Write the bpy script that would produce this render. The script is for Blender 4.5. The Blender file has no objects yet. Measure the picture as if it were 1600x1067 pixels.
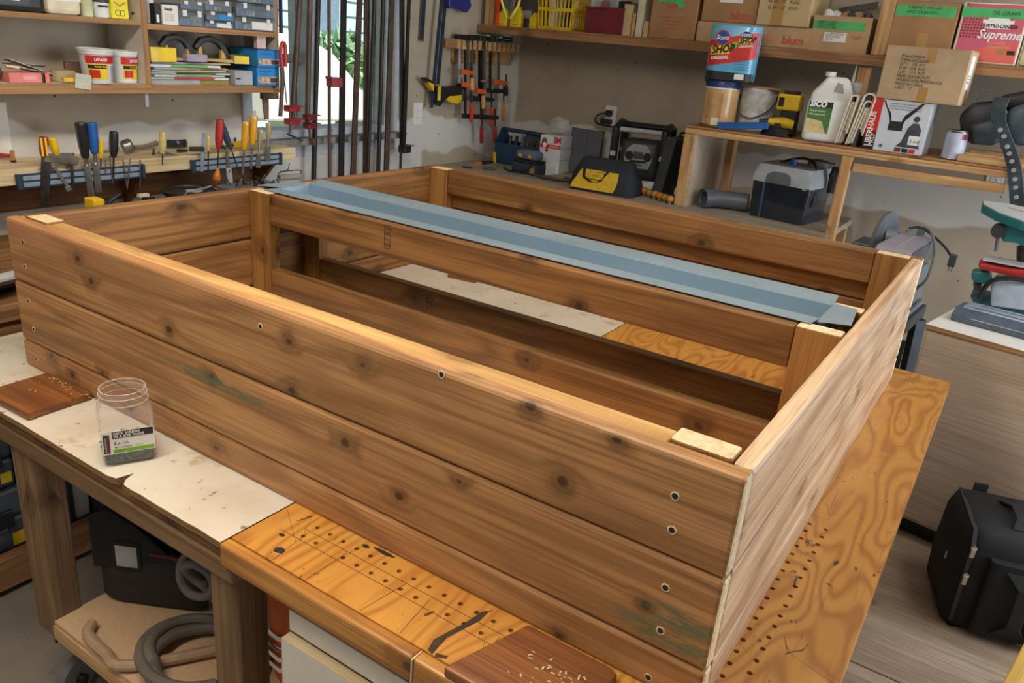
import bpy, bmesh, math, random
from mathutils import Vector, Matrix, Euler
random.seed(7)
S = bpy.context.scene
COL = S.collection
R = math.radians
# ------------------------------------------------------------------ camera
Z0 = 1.13                                   # height of the planter box rim above the floor
CAM_P = Vector((1.81342, -0.81841, 0.44225 + Z0))
CAM_E = Euler((R(69.13756), R(-4.71464), R(33.53923)), 'XYZ')
FPX = 1234.67
cam = bpy.data.objects.new('camera', bpy.data.cameras.new('camera'))
COL.objects.link(cam)
cam.location = CAM_P; cam.rotation_euler = CAM_E
cam.data.sensor_width = 36; cam.data.lens = 36 * FPX / 1600
cam.data.clip_start = .02
S.camera = cam
# ------------------------------------------------------------------ world, lights, exposure
S.view_settings.view_transform = 'Standard'
S.view_settings.look = 'None'
S.view_settings.gamma = 1.0
S.view_settings.use_curve_mapping = False
S.view_settings.exposure = -0.06
W = bpy.data.worlds.new('World'); S.world = W; W.use_nodes = True
W.node_tree.nodes['Background'].inputs[0].default_value = (.84, .92, 1.0, 1)
W.node_tree.nodes['Background'].inputs[1].default_value = .24
def lamp(name, typ, loc, rot, energy, color, **k):
    d = bpy.data.lights.new(name, typ); d.energy = energy; d.color = color
    for a, b in k.items(): setattr(d, a, b)
    o = bpy.data.objects.new(name, d); COL.objects.link(o); o.location = loc; o.rotation_euler = rot
    return o
lamp('sun', 'SUN', (6, 1, 6), (0, R(35), R(-12)), 9.0, (1, .96, .9), angle=R(1))
# daylight through the open garage door on the right
lamp('door_daylight', 'AREA', (4.3, 2.2, 1.35), (0, R(90), 0), 108, (.84, .92, 1.0), shape='RECTANGLE', size=2.2, size_y=2.1)
# ------------------------------------------------------------------ helpers
CM = CAM_E.to_matrix()
def U(u, v, ax, val):
    """world point where the photo's pixel (u,v) meets the plane ax = val"""
    d = CM @ Vector(((u - 800) / FPX, -(v - 533.5) / FPX, -1))
    i = 'xyz'.index(ax)
    return CAM_P + d * ((val - CAM_P[i]) / d[i])
def rnd(a, b): return a + (b - a) * random.random()
class G:
    """collects polygons"""
    def __init__(s): s.v = []; s.f = []; s.m = []
    def raw(s, vs, fs, M=None, mi=0):
        o = len(s.v)
        s.v += [tuple(M @ Vector(p)) if M else tuple(p) for p in vs]
        s.f += [tuple(i + o for i in f) for f in fs]; s.m += [mi] * len(fs)
        return s
    def box(s, x0, x1, y0, y1, z0, z1, M=None, mi=0):
        vs = [(x, y, z) for z in (z0, z1) for y in (y0, y1) for x in (x0, x1)]
        return s.raw(vs, [(0, 2, 3, 1), (4, 5, 7, 6), (0, 1, 5, 4), (2, 6, 7, 3), (0, 4, 6, 2), (1, 3, 7, 5)], M, mi)
    def prism(s, pts, a, b, ax='y', M=None, mi=0):
        """polygon pts extruded from a to b along ax; pts are (x,z) for y, (x,y) for z, (y,z) for x"""
        n = len(pts)
        def q(p, h): return (p[0], h, p[1]) if ax == 'y' else ((p[0], p[1], h) if ax == 'z' else (h, p[0], p[1]))
        vs = [q(p, a) for p in pts] + [q(p, b) for p in pts]
        fs = [tuple(range(n)), tuple(range(2 * n - 1, n - 1, -1))] + [(i, i + n, (i + 1) % n + n, (i + 1) % n) for i in range(n)]
        return s.raw(vs, fs, M, mi)
    def lathe(s, prof, n=20, M=None, mi=0, cap=True):
        vs = []; fs = []
        for r, z in prof:
            for k in range(n):
                a = 2 * math.pi * k / n; vs.append((r * math.cos(a), r * math.sin(a), z))
        for j in range(len(prof) - 1):
            for k in range(n):
                k2 = (k + 1) % n; fs.append((j * n + k, j * n + k2, (j + 1) * n + k2, (j + 1) * n + k))
        if cap:
            fs.append(tuple(range(n - 1, -1, -1))); fs.append(tuple(range((len(prof) - 1) * n, len(prof) * n)))
        return s.raw(vs, fs, M, mi)
    def tube(s, pts, r, n=8, M=None, mi=0, closed=False):
        P = [Vector(p) for p in pts]; vs = []; fs = []; m = len(P)
        rr = list(r) if isinstance(r, (list, tuple)) else [r] * m
        if not closed and 3 <= m <= 10 and n > 4:           # smooth the path
            Q = [P[0] * 2 - P[1]] + P + [P[-1] * 2 - P[-2]]; P2 = []; r2 = []; K = 5
            for i in range(1, m):
                a, b, c, d = Q[i - 1], Q[i], Q[i + 1], Q[i + 2]
                for k in range(K):
                    u = k / K; P2.append(.5 * (2 * b + (c - a) * u + (2 * a - 5 * b + 4 * c - d) * u * u + (3 * b - a - 3 * c + d) * u ** 3))
                    r2.append(rr[i - 1] + (rr[i] - rr[i - 1]) * u)
            P = P2 + [P[-1]]; rr = r2 + [rr[-1]]; m = len(P)
        up = None
        for i in range(m):
            t = (P[(i + 1) % m] - P[i - 1]) if closed else (P[min(i + 1, m - 1)] - P[max(i - 1, 0)])
            t = t.normalized() if t.length > 1e-9 else Vector((0, 0, 1))
            if up is None:
                up = Vector((0, 0, 1)) if abs(t.z) < .9 else Vector((1, 0, 0))
            a = (up - t * up.dot(t)).normalized(); b = t.cross(a); up = a
            for k in range(n):
                w = 2 * math.pi * k / n
                vs.append(P[i] + (a * math.cos(w) + b * math.sin(w)) * rr[i])
        for i in range(m if closed else m - 1):
            j = (i + 1) % m
            for k in range(n):
                k2 = (k + 1) % n; fs.append((i * n + k, i * n + k2, j * n + k2, j * n + k))
        if not closed:
            fs.append(tuple(range(n - 1, -1, -1))); fs.append(tuple(range((m - 1) * n, m * n)))
        return s.raw(vs, fs, M, mi)
    def sweep(s, pts, w, t, M=None, mi=0, side=None):
        """flat strip of width w and thickness t following pts; side = width direction"""
        P = [Vector(p) for p in pts]; vs = []; fs = []; m = len(P); sd = Vector(side or (0, 1, 0)).normalized()
        ww = w if isinstance(w, (list, tuple)) else [w] * m
        for i in range(m):
            tg = (P[min(i + 1, m - 1)] - P[max(i - 1, 0)]).normalized()
            nn = tg.cross(sd).normalized()
            for a, b in ((-1, -1), (1, -1), (1, 1), (-1, 1)):
                vs.append(P[i] + sd * (a * ww[i] / 2) + nn * (b * t / 2))
        for i in range(m - 1):
            for k in range(4):
                k2 = (k + 1) % 4; fs.append((i * 4 + k, i * 4 + k2, i * 4 + 4 + k2, i * 4 + 4 + k))
        fs.append((3, 2, 1, 0)); fs.append(tuple(range(4 * m - 4, 4 * m)))
        return s.raw(vs, fs, M, mi)
def TR(x=0, y=0, z=0, rx=0, ry=0, rz=0, s=1):
    return Matrix.Translation((x, y, z)) @ Euler((R(rx), R(ry), R(rz)), 'XYZ').to_matrix().to_4x4() @ Matrix.Scale(s, 4)
def wloc(o):
    p = Vector((0, 0, 0))
    while o is not None: p = p + o.location; o = o.parent
    return p
def mesh_of(g, name, bevel=0, smooth=False, seg=2, ang=35):
    me = bpy.data.meshes.new(name)
    me.from_pydata([tuple(p) for p in g.v], [], g.f)
    for p, mi in zip(me.polygons, g.m): p.material_index = mi
    bm = bmesh.new(); bm.from_mesh(me)
    bmesh.ops.recalc_face_normals(bm, faces=bm.faces)
    if bevel:
        es = [e for e in bm.edges if len(e.link_faces) == 2 and e.calc_face_angle(0) > R(30)]
        bmesh.ops.bevel(bm, geom=es, offset=bevel, segments=seg, profile=.5, affect='EDGES', clamp_overlap=True)
    if smooth:
        for f in bm.faces: f.smooth = True
        for e in bm.edges:
            if len(e.link_faces) == 2 and e.calc_face_angle(0) > R(ang): e.smooth = False
    bm.to_mesh(me); bm.free()
    return me
def put(name, me, mats, parent=None, loc=(0, 0, 0), rot=(0, 0, 0)):
    o = bpy.data.objects.new(name, me); COL.objects.link(o)
    for m in (mats if isinstance(mats, (list, tuple)) else [mats]):
        if len(me.materials) < (len(mats) if isinstance(mats, (list, tuple)) else 1): me.materials.append(m)
    if parent: o.parent = parent
    o.location = loc; o.rotation_euler = rot
    return o
def part(name, g, mat, parent=None, bevel=0, smooth=False, w=False, label=None, seg=2, ang=35):
    if w and parent:
        L = wloc(parent); g.v = [tuple(Vector(p) - L) for p in g.v]
    o = put(name, mesh_of(g, name, bevel, smooth, seg, ang), mat, parent)
    if label: o['label'] = label
    return o
def tag(o, label=None, cat=None, group=None, kind=None):
    if label: o['label'] = label
    if cat: o['category'] = cat
    if group: o['group'] = group
    if kind: o['kind'] = kind
    return o
def thing(name, label, cat, loc=(0, 0, 0), rz=0, group=None, rot=None):
    o = bpy.data.objects.new(name, None); COL.objects.link(o); o.empty_display_size = .05
    o.location = loc; o.rotation_euler = rot if rot else (0, 0, R(rz))
    return tag(o, label, cat, group)
def solo(name, g, mat, label, cat, loc=(0, 0, 0), rz=0, group=None, bevel=0, smooth=False, w=False, rot=None, ang=35):
    """a thing that is one mesh; w: geometry given in world coordinates, origin moved to loc"""
    if w:
        L = Vector(loc); g.v = [tuple(Vector(p) - L) for p in g.v]
    o = put(name, mesh_of(g, name, bevel, smooth, 2, ang), mat, None, loc, rot if rot else (0, 0, R(rz)))
    return tag(o, label, cat, group)
def board(name, mat, x0, x1, y0, y1, z0, z1, parent=None, bevel=.003, endmat=None, axis=None, topmat=None):
    """a plank; its own X axis runs along the grain"""
    d = (x1 - x0, y1 - y0, z1 - z0); ax = axis if axis else 'xyz'[d.index(max(d))]
    if ax == 'x': l, b, t, rot = d[0], d[1], d[2], (0, 0, 0)
    elif ax == 'y': l, b, t, rot = d[1], d[0], d[2], (0, 0, R(90))
    else: l, b, t, rot = d[2], d[1], d[0], (0, R(-90), 0)
    g = G().box(-l / 2, l / 2, -b / 2, b / 2, -t / 2, t / 2)
    me = mesh_of(g, name, bevel)
    mats = [mat]
    if endmat:
        mats.append(endmat)
        for p in me.polygons:
            if abs(p.normal.x) > .9: p.material_index = 1
    c = Vector(((x0 + x1) / 2, (y0 + y1) / 2, (z0 + z1) / 2))
    return put(name, me, mats, parent, c - wloc(parent) if parent else c, rot)
def text(s, size, mat, parent, loc, rot=(90, 0, 0), sx=1, align='LEFT', name='lettering', shear=0, space=1, bold=0):
    c = bpy.data.curves.new(name, 'FONT'); c.body = s; c.size = size; c.align_x = align; c.resolution_u = 2
    c.shear = shear; c.space_character = space; c.offset = bold
    t = bpy.data.objects.new(name, c); COL.objects.link(t)
    dg = bpy.context.evaluated_depsgraph_get(); me = bpy.data.meshes.new_from_object(t.evaluated_get(dg))
    bpy.data.objects.remove(t); bpy.data.curves.remove(c)
    o = put(name, me, mat, parent, loc, tuple(R(a) for a in rot)); o.scale = (sx, 1, 1)
    return o
# ------------------------------------------------------------------ materials
def lin(c): return tuple(((x / 255) / 12.92 if x / 255 <= .04045 else ((x / 255 + .055) / 1.055) ** 2.4) for x in c)
class NT:
    def __init__(s, name):
        s.m = bpy.data.materials.new(name); s.m.use_nodes = True; s.t = s.m.node_tree
        s.b = s.t.nodes['Principled BSDF']
    def n(s, typ, **k):
        o = s.t.nodes.new(typ)
        for a, b in k.items(): setattr(o, a, b)
        return o
    def l(s, a, b): s.t.links.new(a, b)
    def val(s, sock, v):
        if isinstance(v, bpy.types.NodeSocket): s.l(v, sock)
        else: sock.default_value = v
    def math(s, op, a, b=0, c=0):
        o = s.n('ShaderNodeMath', operation=op); s.val(o.inputs[0], a); s.val(o.inputs[1], b); s.val(o.inputs[2], c); return o.outputs[0]
    def vm(s, op, a, b=(0, 0, 0)):
        o = s.n('ShaderNodeVectorMath', operation=op); s.val(o.inputs[0], a); s.val(o.inputs[1], b); return o.outputs[0]
    def noise(s, vec, scale, detail=3, rough=.55, dist=0):
        o = s.n('ShaderNodeTexNoise'); s.val(o.inputs['Vector'], vec); o.inputs['Scale'].default_value = scale
        o.inputs['Detail'].default_value = detail; o.inputs['Roughness'].default_value = rough; o.inputs['Distortion'].default_value = dist
        return o.outputs[0]
    def ss(s, v, a, b, lo=0, hi=1):
        o = s.n('ShaderNodeMapRange', interpolation_type='SMOOTHSTEP'); s.val(o.inputs[0], v)
        o.inputs[1].default_value = a; o.inputs[2].default_value = b; o.inputs[3].default_value = lo; o.inputs[4].default_value = hi
        return o.outputs[0]
    def mix(s, f, a, b, blend='MIX'):
        o = s.n('ShaderNodeMix', data_type='RGBA', blend_type=blend); s.val(o.inputs[0], f)
        for sock, v in ((o.inputs[6], a), (o.inputs[7], b)):
            s.val(sock, v if isinstance(v, bpy.types.NodeSocket) else (*v[:3], 1))
        return o.outputs[2]
    def obj(s): return s.n('ShaderNodeTexCoord').outputs['Object']
    def pos(s): return s.n('ShaderNodeNewGeometry').outputs['Position']
    def sep(s, v):
        o = s.n('ShaderNodeSeparateXYZ'); s.l(v, o.inputs[0]); return o.outputs
    def comb(s, x, y, z):
        o = s.n('ShaderNodeCombineXYZ'); s.val(o.inputs[0], x); s.val(o.inputs[1], y); s.val(o.inputs[2], z); return o.outputs[0]
    def rand(s): return s.n('ShaderNodeObjectInfo').outputs['Random']
    def bump(s, h, strength=.2, dist=.002):
        o = s.n('ShaderNodeBump'); o.inputs['Strength'].default_value = strength; o.inputs['Distance'].default_value = dist
        s.l(h, o.inputs['Height']); s.l(o.outputs[0], s.b.inputs['Normal'])
    def base(s, c): s.val(s.b.inputs['Base Color'], c if isinstance(c, bpy.types.NodeSocket) else (*c, 1))
    def rough(s, r): s.val(s.b.inputs['Roughness'], r)
MATS = {}
def plain(name, rgb, rough=.55, metal=0, var=.12, scale=18, bump=0, coat=0, spec=None):
    """painted / plastic / metal surface with slight mottling"""
    if name in MATS: return MATS[name]
    t = NT(name); c = lin(rgb)
    n = t.noise(t.obj(), scale, 4, .6)
    t.base(t.mix(t.ss(n, .3, .7), tuple(x * (1 - var) for x in c), tuple(min(1, x * (1 + var)) for x in c)))
    t.rough(t.math('ADD', t.math('MULTIPLY', n, .16), rough - .08)); t.b.inputs['Metallic'].default_value = metal
    if coat: t.b.inputs['Coat Weight'].default_value = coat
    if spec is not None: t.b.inputs['Specular IOR Level'].default_value = spec
    if bump: t.bump(t.noise(t.obj(), scale * 6, 3), bump, .001)
    MATS[name] = t.m
    return t.m
def wood(name, light, dark, knot=(70, 42, 22), rings=34, kn=.62, rough=.5, var=.22, stretch=1.1, cross=9, coat=0, smear=0, kscale=(5.2, 7.5), bmp=.25, tint=None):
    if name in MATS: return MATS[name]
    t = NT(name); r = t.rand()
    off = t.comb(t.math('MULTIPLY', r, 41.3), t.math('MULTIPLY', r, 17.7), t.math('MULTIPLY', r, 29.1))
    p = t.vm('ADD', t.obj(), off); x, y, z = t.sep(p)
    # knots
    k2 = t.comb(t.math('MULTIPLY', x, kscale[0]), t.math('MULTIPLY', t.math('ADD', y, z), kscale[1]), 0)
    vo = t.n('ShaderNodeTexVoronoi', voronoi_dimensions='2D'); t.l(k2, vo.inputs['Vector']); vo.inputs['Scale'].default_value = 1
    cr = t.sep(vo.outputs['Color'])[0]
    on = t.math('GREATER_THAN', cr, kn)
    dis = t.math('ADD', vo.outputs['Distance'], t.math('MULTIPLY', t.math('SUBTRACT', t.noise(p, 34, 3), .5), .16))
    size = t.math('MULTIPLY_ADD', cr, .5, .55)
    dis = t.math('DIVIDE', dis, size)
    core = t.math('MULTIPLY', t.ss(dis, .085, .03), on); halo = t.math('MULTIPLY', t.ss(dis, .34, .03), on)
    ringk = t.math('MULTIPLY', t.ss(t.math('ABSOLUTE', t.math('SUBTRACT', dis, .115)), .03, .0), on)
    # annual rings
    q = t.comb(t.math('MULTIPLY', x, stretch), t.math('MULTIPLY', y, cross), t.math('MULTIPLY', z, cross))
    n = t.noise(q, 1, 1.5, .45)
    ph = t.math('ADD', t.math('MULTIPLY', n, rings), t.math('MULTIPLY', halo, 5))
    s = t.math('MULTIPLY_ADD', t.math('SINE', ph), .5, .5)
    s = t.math('POWER', s, 2.2)
    fib = t.noise(t.comb(t.math('MULTIPLY', x, 6), t.math('MULTIPLY', y, 260), t.math('MULTIPLY', z, 260)), 1, 2, .6)
    big = t.noise(t.comb(t.math('MULTIPLY', x, 2.2), t.math('MULTIPLY', y, 9), t.math('MULTIPLY', z, 9)), 1.3, 3, .6)
    L, D, K = lin(light), lin(dark), lin(knot)
    c = t.mix(t.math('MULTIPLY', s, .62), L, D)
    ln = t.noise(t.comb(t.math('MULTIPLY', x, 1.1), t.math('MULTIPLY', y, 105), t.math('MULTIPLY', z, 105)), 1, 2.5, .6)
    c = t.mix(t.ss(ln, .47, .66, 0, .55), c, tuple(v * .72 for v in D))
    c = t.mix(t.ss(ln, .42, .28, 0, .35), c, tuple(min(1, v * 1.25) for v in L))
    c = t.mix(t.ss(fib, .42, .72, 0, .42), c, tuple(v * .62 for v in D))
    c = t.mix(t.ss(big, .35, .75, 0, .55), c, tuple(v * .8 for v in D))
    if tint: c = t.mix(t.ss(t.noise(q, .6, 2), .45, .7, 0, .6), c, lin(tint))
    c = t.mix(t.math('MULTIPLY', halo, .62), c, tuple(v * .5 for v in D))
    c = t.mix(t.math('MULTIPLY', ringk, .18), c, K)
    c = t.mix(t.math('MULTIPLY', core, .85), c, K)
    if smear:
        sm = t.noise(t.comb(t.math('MULTIPLY', x, 1.5), t.math('MULTIPLY', y, 11), t.math('MULTIPLY', z, 11)), 1.7, 4, .6, .5)
        c = t.mix(t.ss(sm, .54, .68, 0, smear), c, lin((92, 62, 42)))
    br = t.math('MULTIPLY_ADD', r, var, 1 - var / 2)
    c = t.mix(1.0, c, t.comb(br, br, br), 'MULTIPLY')
    t.base(c); t.rough(t.math('MULTIPLY_ADD', fib, .25, rough - .12))
    if coat: t.b.inputs['Coat Weight'].default_value = coat; t.b.inputs['Coat Roughness'].default_value = .25
    t.bump(t.math('ADD', t.math('MULTIPLY', s, .5), fib), bmp, .0012)
    MATS[name] = t.m
    return t.m
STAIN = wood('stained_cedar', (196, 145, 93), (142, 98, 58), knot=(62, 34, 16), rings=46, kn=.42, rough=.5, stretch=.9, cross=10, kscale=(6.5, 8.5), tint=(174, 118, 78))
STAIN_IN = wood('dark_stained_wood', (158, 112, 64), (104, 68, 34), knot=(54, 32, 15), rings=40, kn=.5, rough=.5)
STAIN_POST = wood('stained_post_wood', (168, 122, 66), (128, 84, 40), knot=(70, 42, 18), rings=30, kn=.8, rough=.5)
SIDE = wood('rough_cedar_with_glare', (226, 192, 156), (172, 130, 98), knot=(88, 56, 36), rings=30, kn=.6, rough=.38, smear=.5, kscale=(5, 8), coat=.15, var=.1)  # pale tan cedar; daylight glare on the right panel is mixed into its colour
EDGE = wood('fresh_cut_pine', (234, 216, 178), (210, 180, 132), knot=(150, 104, 56), rings=50, kn=.9, rough=.6, var=.08)
LEDGE = wood('bare_ledger_pine', (206, 164, 102), (168, 120, 66), knot=(110, 72, 36), rings=44, kn=.75, rough=.55, var=.08)
RAW = wood('raw_pine', (222, 180, 126), (184, 134, 82), knot=(116, 72, 38), rings=34, kn=.66, rough=.6, var=.14)
SHELFW = wood('shelf_pine', (176, 128, 84), (134, 90, 54), knot=(84, 50, 28), rings=34, kn=.66, rough=.6, var=.12)
OLDW = wood('old_bench_wood', (150, 108, 68), (104, 70, 42), knot=(60, 38, 22), rings=30, kn=.6, rough=.6)
LEGW = wood('aged_bench_leg', (146, 114, 80), (104, 76, 50), knot=(62, 42, 26), rings=22, kn=.8, rough=.65, stretch=.7)
MDFEDGE = wood('particle_edge', (190, 146, 98), (158, 112, 70), kn=1.1, rings=12, rough=.7, var=.06)
WALNUT = wood('dark_offcut_wood', (150, 92, 46), (104, 58, 28), knot=(60, 34, 16), rings=26, kn=.9, rough=.42, stretch=1.6)
PLYFACE = wood('pale_birch_ply', (206, 186, 166), (190, 166, 144), knot=(150, 120, 96), rings=10, kn=.97, rough=.6, var=.05, stretch=.6, cross=3, bmp=.06)
FLOORPLY = wood('worn_floor_ply', (176, 156, 134), (136, 114, 92), knot=(84, 64, 48), rings=22, kn=.72, rough=.65, var=.12, stretch=.7, cross=5)
def bench_mat():
    t = NT('varnished_fir_ply'); p = t.obj(); x, y, z = t.sep(p)
    # broad rotary-cut veneer figure, grain along Y on the right part, along X at the front
    q = t.comb(t.math('MULTIPLY', x, 5), t.math('MULTIPLY', y, 1.1), 0)
    n = t.noise(q, 1.15, 2, .5, .35)
    s = t.math('POWER', t.math('MULTIPLY_ADD', t.math('SINE', t.math('MULTIPLY', n, 120)), .5, .5), 2)
    fib = t.noise(t.comb(t.math('MULTIPLY', x, 160), t.math('MULTIPLY', y, 9), 0), 1, 3, .6)
    big = t.noise(p, 3.1, 4, .6)
    c = t.mix(t.math('MULTIPLY', s, .62), lin((212, 152, 70)), lin((158, 92, 34)))
    c = t.mix(t.ss(big, .4, .72, 0, .5), c, lin((184, 118, 46)))
    c = t.mix(t.ss(fib, .5, .8, 0, .35), c, lin((128, 72, 26)))
    # wear: pale scuffs, dark gouges and scratches
    c = t.mix(t.ss(t.noise(p, 7, 5, .7), .6, .72, 0, .3), c, lin((224, 190, 140)))
    g1 = t.noise(t.comb(t.math('MULTIPLY', x, 34), t.math('MULTIPLY', y, 15), 0), 1, 3, .7, 1.2)
    c = t.mix(t.ss(g1, .66, .70, 0, .9), c, lin((52, 40, 32)))
    v = t.n('ShaderNodeTexVoronoi', feature='DISTANCE_TO_EDGE'); v.inputs['Scale'].default_value = 6
    t.l(t.comb(x, t.math('MULTIPLY_ADD', x, .7, y), 0), v.inputs['Vector'])
    sc = t.math('MULTIPLY', t.ss(v.outputs['Distance'], .006, .0), t.ss(t.noise(p, 3.5, 2), .52, .6))
    c = t.mix(t.math('MULTIPLY', sc, .7), c, lin((70, 48, 30)))
    ink = t.ss(t.noise(t.vm('ADD', p, (3.3, .2, 0)), 5.5, 3, .7), .71, .74, 0, .8)
    c = t.mix(ink, c, lin((66, 60, 66)))
    t.base(c); t.rough(t.ss(big, .3, .8, .22, .42)); t.b.inputs['Coat Weight'].default_value = .35; t.b.inputs['Coat Roughness'].default_value = .2
    t.bump(t.math('SUBTRACT', fib, t.math('MULTIPLY', g1, 1.0)), .15, .001)
    return t.m
BENCH = bench_mat()
def white_mat():
    t = NT('worn_white_melamine'); p = t.obj()
    c = t.mix(t.ss(t.noise(p, 5, 4, .65), .4, .75, 0, .6), lin((214, 204, 188)), lin((190, 172, 146)))
    c = t.mix(t.ss(t.noise(p, 9, 4, .7), .58, .72, 0, .7), c, lin((168, 138, 100)))
    c = t.mix(t.ss(t.noise(t.vm('ADD', p, (5, 1, 0)), 42, 3, .6), .66, .72, 0, .8), c, lin((110, 80, 52)))
    t.base(c); t.rough(.42); return t.m
WHITEB = white_mat()
def galv():
    t = NT('galvanised_steel'); p = t.obj()
    v = t.n('ShaderNodeTexVoronoi'); t.l(p, v.inputs['Vector']); v.inputs['Scale'].default_value = 90
    n = t.noise(p, 5, 3)
    c = t.mix(t.math('MULTIPLY', t.sep(v.outputs['Color'])[0], .25), lin((178, 200, 214)), lin((154, 178, 194)))
    t.base(c); t.b.inputs['Metallic'].default_value = .72; t.rough(t.ss(n, .3, .7, .36, .46)); return t.m
GALV = galv()
def wall_mat(axis):
    """bare tan drywall with bands of white joint compound along seams"""
    t = NT('drywall_' + axis); p = t.pos(); x, y, z = t.sep(p)
    a = y if axis == 'left' else x
    wob = t.math('MULTIPLY', t.math('SUBTRACT', t.noise(p, 2.2, 4, .6), .5), .13)
    step = t.math('MULTIPLY', t.math('SUBTRACT', t.noise(t.vm('MULTIPLY', p, (3, 3, .2)), 1.6, 1), .5), .16)
    zz = t.math('ADD', t.math('ADD', z, wob), step)
    band = t.math('MULTIPLY', t.ss(zz, .93, .95), t.ss(zz, 1.13, 1.11))
    if axis == 'left':
        corner = t.ss(t.math('ADD', a, wob), 3.30, 3.33)
        win = t.math('MULTIPLY', t.ss(t.math('ADD', a, wob), 2.62, 2.60), t.ss(a, 1.5, 1.52))
        win = t.math('MULTIPLY', win, t.ss(zz, 1.14, 1.12))
        low = t.math('MULTIPLY', t.ss(a, 1.55, 1.5), t.ss(zz, 1.19, 1.17))
        m = t.math('MAXIMUM', t.math('MAXIMUM', band, corner), t.math('MAXIMUM', win, low))
    else:
        corner = t.ss(t.math('ADD', a, t.math('MULTIPLY', wob, .5)), -.90, -.93)
        m = t.math('MAXIMUM', band, corner)
    grain = t.noise(p, 3, 4)
    tan = t.mix(t.ss(grain, .3, .7), lin((166, 153, 134)), lin((180, 168, 149)))
    c = t.mix(m, tan, t.mix(grain, lin((196, 193, 186)), lin((216, 214, 208))))
    # screw dimples
    v = t.n('ShaderNodeTexVoronoi', voronoi_dimensions='2D'); v.inputs['Scale'].default_value = 3.4; t.l(t.comb(a, z, 0), v.inputs['Vector'])
    c = t.mix(t.ss(v.outputs['Distance'], .018, .010), c, lin((60, 54, 48)))
    t.base(c); t.rough(.85); return t.m
def concrete():
    t = NT('dusty_concrete'); p = t.pos()
    c = t.mix(t.ss(t.noise(p, 2.5, 5, .65), .3, .7), lin((112, 104, 94)), lin((142, 132, 120)))
    c = t.mix(t.ss(t.noise(p, 40, 3), .55, .75, 0, .5), c, lin((92, 85, 77)))
    t.base(c); t.rough(.8); t.bump(t.noise(p, 60, 4), .2, .002); return t.m
CONC = concrete()
def glass_mat():
    t = NT('window_glass'); t.base((.96, .98, 1)); t.rough(.0); t.b.inputs['Transmission Weight'].default_value = 1; t.b.inputs['IOR'].default_value = 1.02
    return t.m
GLASS = glass_mat()
def clear(name, rgb=(235, 232, 228), rough=.08, ior=.2):
    if name in MATS: return MATS[name]
    t = NT(name); t.base(lin(rgb)); t.rough(rough); lw = t.n('ShaderNodeLayerWeight'); lw.inputs[0].default_value = .35; t.l(t.ss(lw.outputs['Facing'], .35, 1, ior, min(1, ior + .5)), t.b.inputs['Alpha'])
    MATS[name] = t.m; return t.m
def card(name, rgb):
    if name in MATS: return MATS[name]
    t = NT(name); p = t.obj(); c = lin(rgb)
    k = t.mix(t.ss(t.noise(p, 7, 4, .6), .3, .7), tuple(v * .86 for v in c), tuple(v * 1.08 for v in c))
    k = t.mix(t.ss(t.noise(t.vm('MULTIPLY', p, (1, 1, 60)), 4, 2), .5, .8, 0, .14), k, tuple(v * .6 for v in c))
    t.base(k); t.rough(.75); MATS[name] = t.m; return t.m
CARD = card('cardboard', (186, 152, 112)); CARDL = card('pale_cardboard', (196, 168, 124)); CARDD = card('brown_cardboard', (166, 124, 84))
CARDTAN = card('tan_cardboard', (190, 162, 128))
BLACK = plain('black_plastic', (30, 30, 32), .45); DGREY = plain('dark_grey_plastic', (58, 62, 66), .5); MGREY = plain('mid_grey_plastic', (112, 116, 120), .45)
LGREY = plain('light_grey_plastic', (176, 180, 186), .42); WHITE = plain('white_plastic', (226, 226, 224), .4, var=.05); CREAM = plain('cream_plastic', (214, 202, 178), .5)
STEEL = plain('bare_steel', (150, 148, 144), .35, .9, var=.2); DSTEEL = plain('dark_steel', (74, 70, 68), .42, .8, var=.25); IRON = plain('black_iron_pipe', (52, 48, 47), .45, .55, var=.25)
RUSTY = plain('brown_iron_pipe', (92, 74, 64), .5, .4, var=.25); RED = plain('red_paint', (176, 44, 38), .45); DRED = plain('dark_red_paint', (122, 36, 40), .45)
ORANGE = plain('orange_paint', (206, 92, 36), .45); YEL = plain('yellow_plastic', (232, 190, 30), .42); BYEL = plain('bright_yellow', (240, 208, 40), .45); BLUE = plain('blue_plastic', (36, 96, 170), .42)
SKYB = plain('sky_blue_card', (38, 136, 206), .5); NAVY = plain('navy_enamel', (28, 58, 88), .42); TEAL = plain('teal_enamel', (46, 122, 126), .4); GREEN = plain('green_tape', (78, 178, 104), .55)
PINK = plain('pink_card', (222, 128, 124), .6); OLIVE = plain('olive_paper', (148, 132, 66), .6); LIME = plain('lime_paper', (126, 190, 52), .6); PAPER = plain('white_paper', (232, 230, 224), .7, var=.05)
GREYP = plain('grey_paper', (170, 170, 168), .7); BROWNT = plain('packing_tape', (176, 132, 72), .3, var=.08); AMBER = plain('amber_handle', (228, 168, 34), .25, coat=.5); PALEAC = plain('pale_acetate', (206, 190, 120), .28, coat=.4)
REDINK = plain('red_ink', (196, 84, 62), .7); BLACKINK = plain('black_ink', (38, 34, 32), .7); REDPRINT = plain('red_print', (204, 44, 40), .4); WHITEPR = plain('white_print', (240, 238, 234), .5, var=.03)
YELPR = plain('yellow_print', (236, 200, 30), .45); BLUEPR = plain('blue_print', (40, 60, 140), .4); GREENPR = plain('green_print', (118, 172, 44), .45); BLUEBAR = plain('magnet_bar_blue', (150, 164, 180), .36, .3)
BLKFAB = plain('black_nylon', (26, 27, 30), .8, var=.3, scale=60, bump=.3); GRYFAB = plain('charcoal_fabric', (48, 46, 46), .85, var=.25, scale=50, bump=.3); YELFAB = plain('yellow_fabric', (214, 176, 44), .8, scale=50, bump=.2)
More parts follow.
